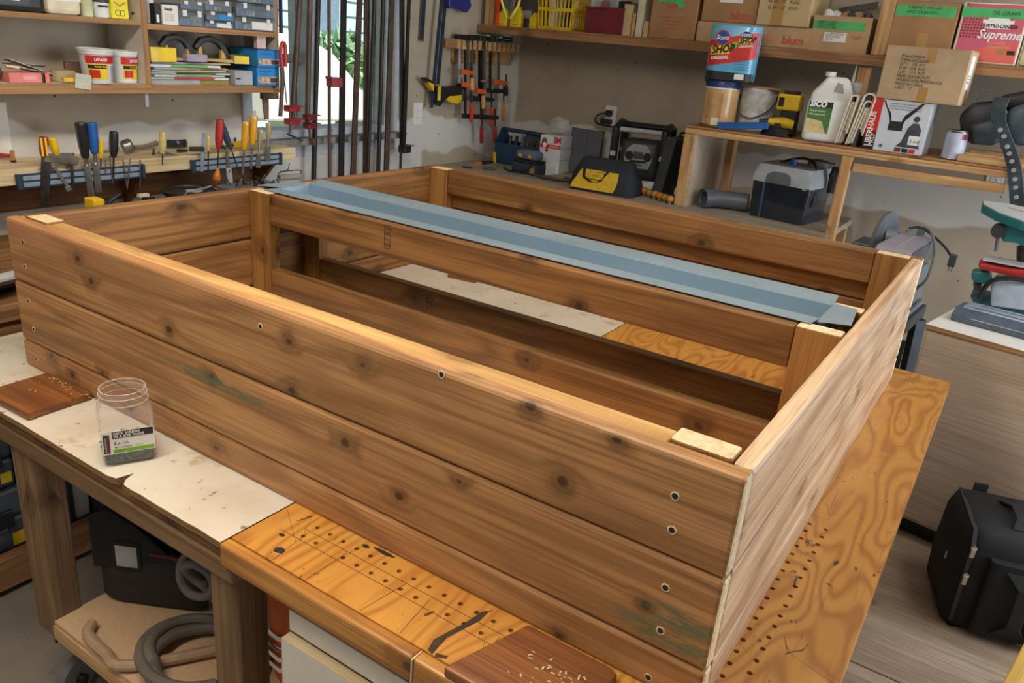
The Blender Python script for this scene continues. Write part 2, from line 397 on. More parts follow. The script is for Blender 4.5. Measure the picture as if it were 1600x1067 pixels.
LEATHER = plain('blue_grey_leather', (72, 84, 94), .42, var=.3, bump=.25); BLKLEA = plain('black_leather', (34, 36, 40), .45, var=.3, bump=.25); CANVAS = plain('canvas_cloth', (214, 206, 184), .9, var=.1, bump=.2)
HOSE = plain('grey_hose', (112, 102, 94), .5, var=.12); MDF = plain('mdf_board', (206, 172, 134), .6, var=.05, scale=90); BUCKETO = plain('orange_bucket', (208, 96, 38), .4); WCAB = plain('white_cabinet', (224, 218, 206), .4, var=.03)
GREYMET = plain('grey_enamel', (122, 132, 142), .38, .3); SANDBELT = plain('grey_sanding_belt', (150, 146, 158), .8, var=.08, scale=300); WOODH = plain('turned_wood_handle', (196, 132, 70), .4, var=.2)
MAROON = plain('maroon_plastic', (112, 30, 40), .35); CONTENT = plain('mixed_hardware', (104, 110, 120), .5, .3, var=.7, scale=120); BLUEFR = plain('blue_steel_bar', (70, 84, 108), .35, .7)
# ------------------------------------------------------------------ setting
XW, YW = -.99, 3.40                         # inner faces of the left and back wall
WL, WB = wall_mat('left'), wall_mat('back')
def struct(o, label=None):
    o['kind'] = 'structure'
    if label: o['label'] = label
    return o
fl = struct(part('floor', G().box(-1.3, 5.2, -3.6, 3.6, -.12, 0), CONC), 'dusty grey concrete workshop floor')
for a in ((1.32, 2.7, .1, 1.27), (1.32, 2.7, 1.274, 2.44), (1.32, 2.7, 2.444, 3.39)):
    board('plywood_sheet', FLOORPLY, a[0], a[1], a[2], a[3], .0, .004, fl, bevel=.001, axis='x')
# left wall with window opening
WY0, WY1, WZ0, WZ1 = 1.42, 2.335, 1.085, 2.15
g = G().box(XW - .12, XW, -3.6, WY0, 0, 2.75).box(XW - .12, XW, WY1, YW + .12, 0, 2.75)
g.box(XW - .12, XW, WY0, WY1, 0, WZ0).box(XW - .12, XW, WY0, WY1, WZ1, 2.75)
struct(part('wall_left', g, WL), 'tan drywall with white joint compound around the window')
struct(part('wall_back', G().box(XW, 5.2, YW, YW + .12, 0, 2.75), WB), 'tan drywall behind the shelves')
struct(part('ceiling', G().box(XW - .12, 5.2, -3.6, YW + .12, 2.75, 2.87), plain('ceiling_white', (214, 212, 206), .8)), 'white ceiling above the frame')
FRM = plain('window_frame_grey', (186, 192, 198), .5); FRMD = plain('weathered_frame', (132, 130, 126), .7, var=.25)
w1 = tag(thing('window_1', 'grey framed window behind the hanging bar clamps', None, (XW, WY0, WZ0)), kind='structure')
x0, x1 = XW - .11, XW + .012
def wf(nm, y0, y1, z0, z1, a=x0, b=x1, m=FRM, bev=.003): return part(nm, G().box(a, b, y0, y1, z0, z1), m, w1, bevel=bev, w=True)
wf('jamb', WY0, WY0 + .05, WZ0, WZ1); wf('jamb', WY1 - .05, WY1, WZ0, WZ1); wf('head', WY0 + .05, WY1 - .05, WZ1 - .05, WZ1)
wf('bottom_rail', WY0 + .05, WY1 - .05, WZ0, WZ0 + .035); wf('mullion', 1.775, 1.83, WZ0 + .035, WZ1 - .05)
wf('meeting_rail', WY0 + .05, 1.775, 1.40, 1.435, XW - .07, XW - .01, FRMD)
wf('sill', WY0 - .03, WY1 + .05, WZ0 - .028, WZ0, XW, XW + .06, FRMD); wf('apron', WY0 - .02, WY1 + .03, WZ0 - .085, WZ0 - .028, XW, XW + .018, FRM)
wf('casing', WY1, WY1 + .05, WZ0, WZ1, XW, XW + .014)
for y0, y1 in ((WY0 + .05, 1.775), (1.83, WY1 - .05)): wf('pane', y0, y1, WZ0 + .035, WZ1 - .05, XW - .062, XW - .058, GLASS, 0)
# outside the window
struct(part('ground_outside', G().box(-14, XW - .3, -6, 22, -.4, -.3), plain('outside_grass', (150, 168, 120), .9, var=.25)), 'sunlit grass outside the window')
XT = -3.3
tp = [U(u, v, 'x', XT) for u, v in ((415, 22), (438, 42), (500, 70), (524, 86), (552, 122), (580, 160), (592, 178), (590, 189), (415, 190))]
solo('covered_boat', G().prism([(p.y, p.z) for p in tp], XT - 1.1, XT, 'x'), plain('white_tarp', (238, 228, 224), .7, var=.04), 'white tarpaulin covered boat outside the window', 'boat', (XT, tp[7].y, tp[7].z), w=True, bevel=.02)
for k, (u, v) in enumerate(((452, 215), (560, 215))):
    p = U(u, v, 'x', XT - .3)
    solo('trailer_stand', G().prism([(p.y - .16, -.3), (p.y + .16, -.3), (p.y + .05, tp[7].z + .02), (p.y - .05, tp[7].z + .02)], XT - .5, XT - .1, 'x'), FRM,
         ('left', 'right')[k] + ' pale stand under the white covered boat outside', 'stand', (XT - .3, p.y, -.3), w=True)
hw = thing('neighbour_house', 'pale blue sided house seen through the window', 'house', (-9.5, 7, -.3))
SID = plain('pale_blue_siding', (176, 204, 226), .7, var=.04)
part('house_body', G().box(-2.0, 0, -9, 9, 0, 4.6), SID, hw)
for k in range(18): part('siding_board', G().prism([(0, 0), (.03, 0), (0, .25)], -9, 9, 'y', TR(0, 0, k * .255)), SID, hw)
for k, y in enumerate((-3.4, -.2, 2.6)):
    wn = part('house_window', G().box(0, .05, y, y + .9, 1.6, 2.9), WHITE, hw); part('house_pane', G().box(.05, .06, y + .08, y + .82, 1.68, 2.82), plain('house_glass', (120, 140, 160), .1), wn)
LEAF = plain('leaf_green', (150, 184, 150), .7, var=.3, scale=9)
for k, (u, v, r) in enumerate(((524, 96, .30), (549, 104, .30), (580, 96, .30), (608, 84, .36), (605, 125, .34))):
    p = U(u, v, 'x', -5.2 - .75 * k); g = G(); rr = random.Random(k)
    for j in range(260):
        a, b = rr.uniform(0, 6.28), rr.uniform(-1, 1); q = Vector((math.cos(a) * math.sqrt(1 - b * b), math.sin(a) * math.sqrt(1 - b * b), b)) * r * rr.uniform(.6, 1.05)
        M = TR(q.x, q.y, q.z, rr.uniform(0, 360), rr.uniform(0, 360), 0, rr.uniform(.08, .16))
        g.raw([(-1, 0, 0), (0, -.5, .1), (1, 0, 0), (0, .5, .1)], [(0, 1, 2, 3)], M)
    b = thing('garden_shrub', ('low leafy shrub behind the boat ridge', 'rounded shrub just right of the clamp with red clip', 'round shrub left of the last rack bars', 'tall leafy shrub by the right jamb', 'dark shrub lowest by the right jamb')[k] + ' outside', 'shrub', (p.x, p.y, -.3))
    tag(part('foliage', g, LEAF, b), kind='stuff').location = (0, 0, p.z + .3)
    part('trunk', G().tube([(0, 0, 0), (.03, .02, (p.z + .3) / 2), (0, 0, p.z + .3)], [.05, .04, .02], 6), OLDW, b)
# added fill lights under the ceiling, unseen fixtures that brighten bench and box
def fill_light(x, y, label, e):
    t = thing('fill_light', label, 'added fill light', (x, y, 2.66), 0, 'added ceiling fill lights')
    part('housing', G().prism([(-.09, .09), (.09, .09), (.13, .02), (-.13, .02)], -.62, .62, 'y'), WHITE, t)
    tm = NT('fill_tube'); tm.b.inputs['Emission Color'].default_value = (1, .93, .82, 1); tm.b.inputs['Emission Strength'].default_value = 6
    for k in (-.05, .05): part('tube', G().tube([(k, -.6, 0), (k, .6, 0)], .013), tm.m, t)
    lamp('fill_light_glow', 'AREA', (x, y, 2.63), (0, 0, 0), e, (1, .90, .76), shape='RECTANGLE', size=.3, size_y=1.25)
fill_light(.9, .3, 'added twin tube fill light over the middle of the workbench', 24)
fill_light(.75, -.95, 'added twin tube fill light above the bench front', 34)
fill_light(2.6, 1.6, 'added twin tube fill light over the right aisle', 10)
# ------------------------------------------------------------------ planter box
L, D = 1.6355, 1.4838
ZB = Z0 - .3436                             # bench top
def zr(z): return Z0 + z
def overlay(mat, name, fn):
    m = mat.copy(); m.name = name; t = NT.__new__(NT); t.m = m; t.t = m.node_tree; t.b = [n for n in t.t.nodes if n.type == 'BSDF_PRINCIPLED'][0]
    src = t.b.inputs['Base Color'].links[0].from_socket
    t.l(fn(t, src), t.b.inputs['Base Color']); return m
def green_smear(t, c):
    p = t.obj(); x, y, z = t.sep(p)
    n = t.noise(t.comb(t.math('MULTIPLY', x, 26), t.math('MULTIPLY', y, 150), t.math('MULTIPLY', z, 150)), 1, 4, .65, .4)
    def blob(xc, zc, rx, rz, sl):
        dx = t.math('DIVIDE', t.math('SUBTRACT', x, xc), rx)
        dz = t.math('DIVIDE', t.math('SUBTRACT', t.math('SUBTRACT', z, zc), t.math('MULTIPLY', t.math('SUBTRACT', x, xc), sl)), rz)
        return t.ss(t.math('ADD', t.math('MULTIPLY', dx, dx), t.math('MULTIPLY', dz, dz)), 1.4, .0)
    m = t.math('MAXIMUM', t.math('MAXIMUM', blob(.775, -.012, .06, .022, 0), blob(.76, -.045, .085, .02, -.03)), blob(-.12, .035, .17, .012, -.02))
    k = t.math('MULTIPLY', m, t.ss(n, .40, .54))
    return t.mix(t.math('MULTIPLY', k, .85), c, lin((84, 104, 78)))
STAIN_G = overlay(STAIN, 'stained_cedar_paint_smears', green_smear)
pb = thing('planter_box', 'large brown stained wooden planter box lying on the workbench', 'planter', (L / 2, D / 2, ZB))
rows = ((0, -.1385), (-.1415, -.279), (-.282, -.3436))
def hole(p, ax, par):
    """a screw hole: pale splintered rim round a dark countersink"""
    M = {'y': TR(0, 0, 0, 90, 0, 0), 'x': TR(0, 0, 0, 0, 90, 0)}[ax]
    g = G().lathe([(.0062, 0), (.0058, .0007), (.0042, .0007)], 12, M, 0, False).lathe([(.0042, .0005), (.001, .0002)], 12, M, 1)
    o = part('screw_hole', g, [EDGE, BLACK], None); o.parent = par
    o.matrix_parent_inverse = Matrix.Identity(4)
    return o
for i, (a, b) in enumerate(rows):
    o = board('front_board', STAIN_G if i == 1 else STAIN, 0, L, 0, .03, zr(b), zr(a), pb, bevel=.006, endmat=EDGE)
    c = wloc(o)
    for u, v in (((36, 378), (39, 416), (407, 510), (1055, 775), (1050, 828), (690, 585)), ((53, 514), (1040, 918), (1032, 985), (45, 470)), ((57, 561), (1013, 1058)))[i]:
        p = U(u, v, 'y', 0)
        h = hole(None, 'y', o); h.location = Vector((p.x, -.0002, p.z)) - c
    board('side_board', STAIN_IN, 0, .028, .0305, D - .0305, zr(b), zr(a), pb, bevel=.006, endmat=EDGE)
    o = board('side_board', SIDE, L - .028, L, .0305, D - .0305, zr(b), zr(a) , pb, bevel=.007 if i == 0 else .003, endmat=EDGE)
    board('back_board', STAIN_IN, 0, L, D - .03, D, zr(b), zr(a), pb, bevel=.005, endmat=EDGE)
PX0, PX1 = (.0285, .106), (1.527, 1.607)
posts = [(PX0, .031, .072, .002), (PX1, .031, .072, .003), (PX0, D - .072, D - .031, 0), (PX1, D - .072, D - .031, .004),
         (PX0, .622, .66, 0), (PX1, .622, .66, 0), (PX0, .806, .844, 0), (PX1, .806, .844, 0)]
for (xa, xb), ya, yb, dz in posts: board('corner_post', STAIN_POST, xa, xb, ya, yb, ZB, zr(dz), pb, bevel=.003, endmat=EDGE)
board('ledger_rail', LEDGE, .107, 1.526, .031, .069, zr(-.092), zr(-.003), pb)
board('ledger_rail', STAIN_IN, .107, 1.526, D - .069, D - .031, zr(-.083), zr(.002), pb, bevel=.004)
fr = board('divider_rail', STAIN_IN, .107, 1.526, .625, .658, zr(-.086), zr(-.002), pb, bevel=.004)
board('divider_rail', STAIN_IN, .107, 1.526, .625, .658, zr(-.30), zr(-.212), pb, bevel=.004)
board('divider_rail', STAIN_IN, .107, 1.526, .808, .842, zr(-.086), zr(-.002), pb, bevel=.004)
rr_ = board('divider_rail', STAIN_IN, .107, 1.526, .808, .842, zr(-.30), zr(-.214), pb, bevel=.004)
def stamp(par, u, v, y, h):
    c = wloc(par); p = U(u, v, 'y', y) - c
    g = G()
    for a in (0, .019): g.box(a, a + .0007, -.0004, 0, -h, 0)
    for b in (0, -h): g.box(0, .019, -.0004, 0, b, b + .0007)
    o = part('stamp_frame', g, BLACKINK, par); o.location = p + Vector((0, -.0003, 0))
    n = max(3, int(h / .0125))
    for k in range(n):
        text(('DuTree', 'SAFC', '2 ılı', 'CaTree')[k % 4], .0095, BLACKINK, par, p + Vector((.0015, -.0004, -.0105 - k * (h - .003) / n)), bold=.0002, sx=.75)
stamp(fr, 601, 351, .625, .058); stamp(rr_, 667, 460, .808, .045)
# galvanised trough across the divider
gt = thing('metal_trough', 'galvanised sheet steel trough laid across the planter divider', 'trough', (.81, .745, zr(-.095)))
t_ = .0012; TX0, TX1, ya, yb, zt = .072, 1.552, .692, .803, zr(.003)
g = G().box(TX0, TX1, ya, ya + t_, zr(-.095), zt).box(TX0, TX1, yb - t_, yb, zr(-.095), zt).box(TX0, TX1, ya, yb, zr(-.095), zr(-.094))
g.box(TX0, TX0 + t_, ya, yb, zr(-.095), zt).box(TX1 - t_, TX1, ya, yb, zr(-.095), zt).box(TX0 + t_, TX0 + .003, yb - .02, yb - .002, zr(-.08), zt)
part('channel', g, GALV, gt, w=True)
part('flange', G().prism([(.068, ya), (.062, .646), (1.546, .648), (1.552, ya)], zt - t_, zt, 'z'), GALV, gt, w=True)
part('flange', G().prism([(.066, yb), (.03, .886), (1.545, .886), (1.552, yb)], zt - t_, zt + .001, 'z'), GALV, gt, w=True)
part('end_tab', G().prism([(.070, ya + .002), (.070, yb - .002), (.022, .80), (.012, .668)], zt + .0005, zt + .002, 'z'), GALV, gt, w=True)
part('end_tab', G().prism([(1.554, ya - .03), (1.553, yb + .012), (1.597, .808), (1.609, .69)], zt + .001, zt + .0022, 'z'), GALV, gt, w=True)
# ------------------------------------------------------------------ workbench
wb = thing('workbench', 'heavy amber plywood workbench on wooden legs under the planter box', 'workbench', (.8, .7, 0))
BX0, BX1, BY0, BY1 = .891, 1.776, -.155, 1.574
def bench_top():
    g = G().box(BX0, BX1, BY0 + .022, BY1, ZB - .042, ZB)
    me = mesh_of(g, 'top'); c = G()
    pts = [(1.640 + .0, .083 + .0297 * k) for k in range(17)] + [(1.669, .083 + .0297 * k) for k in range(17)]
    pts += [(.974 + .03 * k, -.026) for k in range(20)] + [(.974 + .03 * k, -.057) for k in range(20) if k % 7 != 2]
    for x, y in pts: c.lathe([(.0042, -.02), (.0042, .01)], 8, TR(x, y, ZB))
    a = bpy.data.objects.new('a', me); b = bpy.data.objects.new('b', mesh_of(c, 'c')); COL.objects.link(a); COL.objects.link(b)
    m = a.modifiers.new('b', 'BOOLEAN'); m.object = b; m.operation = 'DIFFERENCE'; m.solver = 'EXACT'
    dg = bpy.context.evaluated_depsgraph_get(); r = bpy.data.meshes.new_from_object(a.evaluated_get(dg))
    bpy.data.objects.remove(a); bpy.data.objects.remove(b)
    r.materials.clear(); r.materials.append(BENCH)
    Lc = wloc(wb)
    for v in r.vertices: v.co -= Lc
    return r
put('top', bench_top(), BENCH, wb)
BEDGE = wood('varnished_edging', (214, 154, 76), (160, 98, 42), knot=(70, 46, 26), rings=24, kn=.75, rough=.35, coat=.3, var=.05, smear=.35)
board('edging', BEDGE, BX0 - .003, 1.288, BY0, BY0 + .0215, ZB - .044, ZB - .0005, wb, bevel=.004)
board('edging', BEDGE, 1.291, BX1, BY0, BY0 + .0215, ZB - .044, ZB - .0005, wb, bevel=.004)
board('edging_spacer', EDGE, 1.2882, 1.2908, BY0 - .001, BY0 + .02, ZB - .044, ZB - .002, wb, bevel=0)
INKM = plain('burn_mark', (62, 44, 30), .7, var=.3, scale=60); 
part('saw_burn', G().prism([(1.296, -.130), (1.306, -.133), (1.302, -.095), (1.309, -.07), (1.318, -.038), (1.317, -.012), (1.309, -.02), (1.304, -.055), (1.296, -.085), (1.290, -.11)], ZB, ZB + .0004, 'z'), INKM, wb, w=True)
part('saw_burn', G().prism([(1.308, -.128), (1.325, -.122), (1.326, -.127), (1.312, -.134)], ZB, ZB + .0004, 'z'), INKM, wb, w=True)
for cx, cy, r1, r2 in ((.974, -.107, .011, .008), (.946, -.077, .007, .004), (1.105, -.006, .022, .004), (1.07, -.012, .008, .004)):
    pts = [(cx + r1 * math.cos(a) * rnd(.75, 1.15), cy + r2 * math.sin(a) * rnd(.75, 1.15)) for a in [k * .5236 for k in range(12)]]
    part('knot_patch', G().prism(pts, ZB, ZB + .0004, 'z'), BLACKINK, wb, w=True)
for yy in (-.042, -.068): part('score_line', G().box(.93 if yy < -.05 else .96, 1.74, yy, yy + .0009, ZB, ZB + .0003), INKM, wb, w=True)
for k, xx in enumerate((.985, 1.06, 1.17, 1.245, 1.36)): part('score_line', G().prism([(xx, -.13), (xx + .0008, -.13), (xx + .012 * (k % 3 - 1), -.045), (xx - .0008 + .012 * (k % 3 - 1), -.045)], ZB, ZB + .0003, 'z'), INKM, wb, w=True)
board('sub_top', OLDW, -.2, BX0 - .004, BY0 + .016, BY1 - .01, ZB - .044, ZB - .0165, wb, axis='x')
board('apron', LEGW, -.2, .9, BY0 + .012, BY0 + .05, ZB - .085, ZB - .045, wb)
board('apron', LEGW, -.2, 1.74, BY1 - .06, BY1 - .03, ZB - .115, ZB - .045, wb)
for i, (xa, xb, yc, yd) in enumerate(((.163, .24, -.13, -.063), (.822, .893, -.13, -.066), (.163, .24, 1.40, 1.53), (.822, .893, 1.40, 1.53), (1.6, 1.68, 1.40, 1.53), (1.6, 1.68, -.06, .07))):
    lg = board('leg', LEGW, xa, xb, yc, yd, .215, ZB - .086, wb, bevel=.005)
    cs = part('caster', G().box(-.028, .028, -.035, .035, .095, .1).box(-.027, -.022, -.02, .02, .045, .098).box(.022, .027, -.02, .02, .045, .098), STEEL, wb)
    cx, cy = ((.205, -.085) if i == 0 else ((xa + xb) / 2, (yc + yd) / 2))
    cs.location = Vector((cx, cy, .115)) - wloc(wb); cs.rotation_euler = (0, 0, R(18))
    part('caster_plate', G().box(-.04, .04, -.05, .05, .0, .0), STEEL, None) if 0 else None
    part('wheel', G().lathe([(.0, -.014), (.036, -.014), (.05, -.012), (.05, .012), (.036, .014), (.0, .014)], 24, TR(0, 0, -.064, 0, 90, 0), cap=False), plain('caster_rubber', (106, 102, 98), .6), cs, smooth=True)
    part('wheel_hub', G().lathe([(.012, -.03), (.012, .03)], 12, TR(0, 0, -.064, 0, 90, 0)), DSTEEL, cs, smooth=True)
part('lower_shelf', G().box(.235, 1.62, -.128, 1.5, .252, .264), MDF, wb, w=True, bevel=.001)
board('shelf_rail', RAW, .232, 1.62, -.131, -.095, .212, .2515, wb)
board('shelf_rail', RAW, .235, .27, -.094, 1.5, .212, .2515, wb)
# white melamine sheet, its front edge broken out
edge = [(-.2, -.152)]
x = -.18
while x < .885:
    if abs(x - .60) < .006: edge += [(.596, -.148), (.603, -.118), (.612, -.140), (.622, -.150)]; x = .63; continue
    edge.append((x, -.152 + rnd(-.0009, .0009))); x += .021
edge += [(.887, -.152)]
poly = edge + [(.887, BY1 - .03), (-.2, BY1 - .03)]
g = G(); n = len(poly)
g.raw([(p[0], p[1], ZB - .0005) for p in poly] + [(p[0] , p[1] + (.003 if k < len(edge) else 0), ZB - .016) for k, p in enumerate(poly)],
      [tuple(range(n))]); g.raw([], [])
g.f += [tuple(range(2 * n - 1, n - 1, -1))] + [(i, i + n, (i + 1) % n + n, (i + 1) % n) for i in range(n)]; g.m += [1] * (n + 1)
solo('melamine_sheet', g, [WHITEB, MDFEDGE], 'worn white melamine sheet with a chipped front edge on the bench', 'board', (.3, .7, ZB - .016), w=True)
# offcuts on the bench
solo('wood_offcut', G().box(-.08, .08, -.067, .067, 0, .017), WALNUT, 'brown stained plank offcut lying on the white sheet', 'offcut', (.197, -.0735, ZB), rz=2, bevel=.003)
o = solo('wood_offcut', G().prism([(-.09, -.075), (.098, -.075), (.098, .058), (.085, .064), (-.047, .064)], 0, .016, 'z'), WALNUT, 'dark brown offcut with sawdust at the front of the amber bench', 'offcut', (1.432, -.0795, ZB), rz=0, bevel=.003)
solo('wood_offcut', G().box(-.055, .055, -.02, .02, 0, .012), WALNUT, 'small brown scrap of wood on the white sheet inside the box', 'offcut', U(725, 436, 'z', ZB) , rz=8, bevel=.002)
for nm, n, cen, sp, z in (('on the offcut at the bench front', 46, (1.47, -.09), (.05, .045), ZB + .0165), ('on and beside the plank offcut', 34, (.2, -.03), (.09, .05), ZB + .0172), ('on the white sheet beside the box corner', 60, (.12, .02), (.07, .06), ZB + .0005), ('inside the box by the post', 40, (1.45, 1.0), (.2, .2), ZB + .0008)):
    g = G()
    for k in range(n):
        a = rnd(0, 360); s = rnd(.0012, .0035)
        px, py = random.gauss(cen[0], sp[0] / 2), random.gauss(cen[1], sp[1] / 2)
        if py > -.012 and nm[:2] == 'on': py = -.02
        g.sweep([(-s, 0, 0), (0, 0, s * .5), (s, 0, 0)], s * .7, .0004, TR(px, py, z, 0, 0, a))
    o = solo('wood_shavings', g, EDGE, 'pale wood shavings scattered ' + nm, 'shavings', (cen[0], cen[1], z), w=True); o['kind'] = 'stuff'
# jar of screws
jr = thing('screw_jar', 'clear plastic jar half full of deck screws with a black and green label', 'jar', (.53, -.082, ZB), 63)
def rsq(hx, r, n=6):
    out = []
    for cx, cy, a0 in ((hx - r, hx - r, 0), (-hx + r, hx - r, 90), (-hx + r, -hx + r, 180), (hx - r, -hx + r, 270)):
        for k in range(n): a = R(a0 + 90 * k / (n - 1)); out.append((cx + r * math.cos(a), cy + r * math.sin(a)))
    return out
def rsq_loft(g, secs, close_top=False):
    o = len(g.v); n = len(rsq(1, .2))
    for hx, r, z in secs: g.v += [(x, y, z) for x, y in rsq(hx, r)]
    for j in range(len(secs) - 1):
        for k in range(n): k2 = (k + 1) % n; g.f.append((o + j * n + k, o + j * n + k2, o + (j + 1) * n + k2, o + (j + 1) * n + k)); g.m.append(0)
    g.f.append(tuple(o + k for k in range(n - 1, -1, -1))); g.m.append(0)
    if close_top: g.f.append(tuple(o + (len(secs) - 1) * n + k for k in range(n))); g.m.append(0)
    return g
PET = clear('clear_pet', (236, 228, 224), .06, .07)
secs = [(.040, .012, 0), (.045, .014, .006), (.046, .014, .088), (.044, .016, .098), (.040, .030, .106), (.0395, .039, .110), (.0415, .041, .113), (.0395, .039, .117), (.0395, .039, .125), (.041, .0405, .127), (.0395, .039, .130), (.0395, .039, .136),
        (.0375, .037, .136), (.0375, .037, .110), (.042, .016, .098), (.044, .014, .088), (.043, .014, .006)]
part('jar_body', rsq_loft(G(), secs), PET, jr, smooth=True, ang=60)
for zz, r_ in ((.1135, .0418), (.1265, .0412), (.1362, .0388)): part('thread_ring', G().tube([(x, y, zz) for x, y in rsq(r_, r_ * .98, 8)], .0009, 5, closed=True), clear('clear_pet_edge', (230, 224, 222), .05, .3), jr, smooth=True)
part('screw_fill', rsq_loft(G(), [(.041, .012, .004), (.0425, .013, .008), (.0425, .013, .028), (.03, .013, .030)], True), plain('coated_screws', (86, 104, 104), .4, .5, var=.6, scale=160, bump=.8), jr, smooth=True)
sg = G()
for k in range(70):
    M = TR(rnd(-.03, .03), rnd(-.03, .03), rnd(.027, .031), rnd(-14, 14), rnd(-14, 14), rnd(0, 360))
    sg.tube([(-.018, 0, 0), (.014, 0, 0), (.017, 0, 0), (.0175, 0, 0)], [.0006, .0017, .0017, .0036], 5, M)
tag(part('screws', sg, plain('green_deck_screw', (120, 140, 138), .35, .7, var=.3), jr, smooth=True), kind='stuff')
lb = part('label', G().box(-.044, .043, -.0472, -.0464, .026, .072), PAPER, jr)
part('label_band', G().box(-.027, .041, -.0476, -.0472, .057, .0705), BLACKINK, lb); part('label_band', G().box(-.027, .041, -.0476, -.0472, .028, .035), GREENPR, lb)
part('label_band', G().box(-.042, -.0355, -.0476, -.0472, .029, .066), BLACKINK, lb); part('label_band', G().box(-.0352, -.0315, -.0476, -.0472, .029, .066), DRED, lb)
text('DECK SCREWS', .0066, WHITEPR, lb, (-.025, -.0478, .0645), bold=.0002); text('VIS À BOIS TRAITÉ', .0062, WHITEPR, lb, (-.025, -.0478, .0585), bold=.0002)
text('8 x 1½', .0085, BLACKINK, lb, (-.025, -.0478, .0445), bold=.0001); text('HOME BUILDER', .0044, WHITEPR, lb, (-.037, -.0478, .0305), rot=(90, -90, 0)); text('■ / 2  ▬▬▬▬▬   QTY 175', .0038, BLACKINK, lb, (-.024, -.0478, .0378))
# ------------------------------------------------------------------ left wall: cabinet
XC = -.79
def Lz(u, v, x=XC): return U(u, v, 'x', x).z
def Ly(u, v, x=XC): return U(u, v, 'x', x).y
cz0, cz1, cz2 = Lz(0, 147), Lz(0, 139), Lz(0, 130.5)
s0, s1 = Lz(0, 25.5), Lz(0, 16.5)
yD0, yD1, yR = Ly(225.5, 90), Ly(234, 90), Ly(436, 100)
CABIN = plain('cabinet_white_board', (208, 198, 184), .6, var=.05)
cab = thing('wall_cabinet', 'open wooden wall cabinet with two bays full of supplies', 'cabinet', (XW + .1, .6, cz0))
def cb(nm, *a, **k): return board(nm, MDFEDGE, *a, parent=cab, bevel=.001, **k)
def shelfp(nm, x0, x1, y0, y1, z0, z1):
    g = G().box(x0, x1 - .001, y0, y1, z0, z1); o = part(nm, g, CABIN, cab, w=True)
    l = wloc(o); e = board('edge_strip', MDFEDGE, x1 - .001, x1, y0, y1, z0, z1, None, bevel=0); e.parent = o; e.location = e.location - l
    return o
shelfp('bottom_panel', XW, XC, -.35, yR, cz0, cz1 - .0005); shelfp('bottom_panel', XW, XC, -.35, yD1, cz1, cz2)
shelfp('bottom_panel', XW, XC - .012, yD1 + .002, yR - .011, cz1, cz2 - .004)
shelfp('divider', XW, XC, yD0, yD1, cz2 + .001, 1.95); shelfp('side_panel', XW, XC, yR - .01, yR, cz1, 1.95)
shelfp('shelf', XW, XC - .003, -.35, yD0 - .001, s0, s1); 
r0, r1 = Lz(300, 50), Lz(300, 42)
shelfp('shelf', XW, XC - .003, yD1 + .001, yR - .011, r0, r1)
shelfp('shelf', XW, XC - .003, -.35, yR - .011, 1.86, 1.88)
part('backing', G().box(XW + .0005, XW + .006, yD1, yR - .011, cz2 + .001, 1.86), plain('cabinet_back', (150, 140, 126), .7), cab, w=True)
part('shelf_pin', G().lathe([(.003, 0), (.003, .008)], 8, TR(XC - .04, yD0, s1 + .022, 90, 0, 0)), DSTEEL, cab, w=True)
br = part('bracket', G().box(XC - .012, XC - .009, yD0 - .002, yD0 + .010, cz0 - .046, cz0), LGREY, cab, w=True, bevel=.001)
def fitL(uL, uR, vB, vT, x, z=None):
    a, b = U(uL, vB, 'x', x), U(uR, vB, 'x', x); t = U((uL + uR) / 2, vT, 'x', x)
    zz = z if z is not None else (a.z + b.z) / 2
    return (a.y + b.y) / 2, b.y - a.y, t.z - zz, zz
def bxg(w, d, h): return G().box(-w / 2, w / 2, -d / 2, d / 2, 0, h)
def LB(name, label, cat, uL, uR, vB, vT, z, mat, depth=.1, inset=.02, bevel=.003, group=None, rz=0, hh=None):
    """a box-shaped thing on the cabinet; returns (object, w, h, d)"""
    y, w, h, zz = fitL(uL, uR, vB, vT, XC - inset, z)
    if hh: h = hh
    t = thing(name, label, cat, (XC - inset - depth / 2, y, zz), 90 + rz, group)
    part('body', bxg(w, depth, h), mat, t, bevel=bevel)
    return t, w, h, depth
# --- left bay, upper shelf
t, w, h, d = LB('jug', 'black jug with white print on the upper cabinet shelf', 'jug', -30, 72, 18, -40, s1 + .001, BLACK, .12, .03, .015, hh=.2)
part('label', G().box(-w * .45, w * .25, -d / 2 - .0008, -d / 2, .02, .16), plain('black_label', (40, 44, 48), .4, var=.6, scale=90), t); part('label_line', G().box(-w * .3, w * .1, -d / 2 - .0012, -d / 2 - .0008, .03, .036), WHITEPR, t)
t, w, h, d = LB('jug', 'beige plastic jug with a green and white label on the upper cabinet shelf', 'jug', 75, 129, 22, -40, s1 + .001, CREAM, .1, .03, .014, hh=.2)
lb = part('label', G().box(-w * .25, w * .48, -d / 2 - .0008, -d / 2, .04, .16), PAPER, t); part('label_band', G().box(-w * .0, w * .46, -d / 2 - .0012, -d / 2 - .0008, .06, .075), plain('deep_green', (40, 110, 70), .4), lb)
part('label_line', G().box(-w * .2, w * .1, -d / 2 - .0012, -d / 2 - .0008, .048, .052), BLACKINK, lb)
y, w, h, _ = fitL(130, 148, 26, -40, XC - .04, s1)
t = thing('glue_tube', 'pale green round container on the upper cabinet shelf', 'container', (XC - .05, y, s1 + .001), 90)
part('body', G().lathe([(w / 2, 0), (w / 2, .15), (w * .3, .165), (w * .2, .18)], 20), plain('pale_green_card', (196, 196, 156), .6, var=.2), t, smooth=True); part('cap', G().lathe([(w * .22, .18), (w * .22, .2)], 16), WHITE, t)
y, w, h, _ = fitL(150, 174, 28, -40, XC - .04, s1)
t = thing('paint_can', 'white round can with a dark top on the upper cabinet shelf', 'can', (XC - .055, y, s1 + .001), 90)
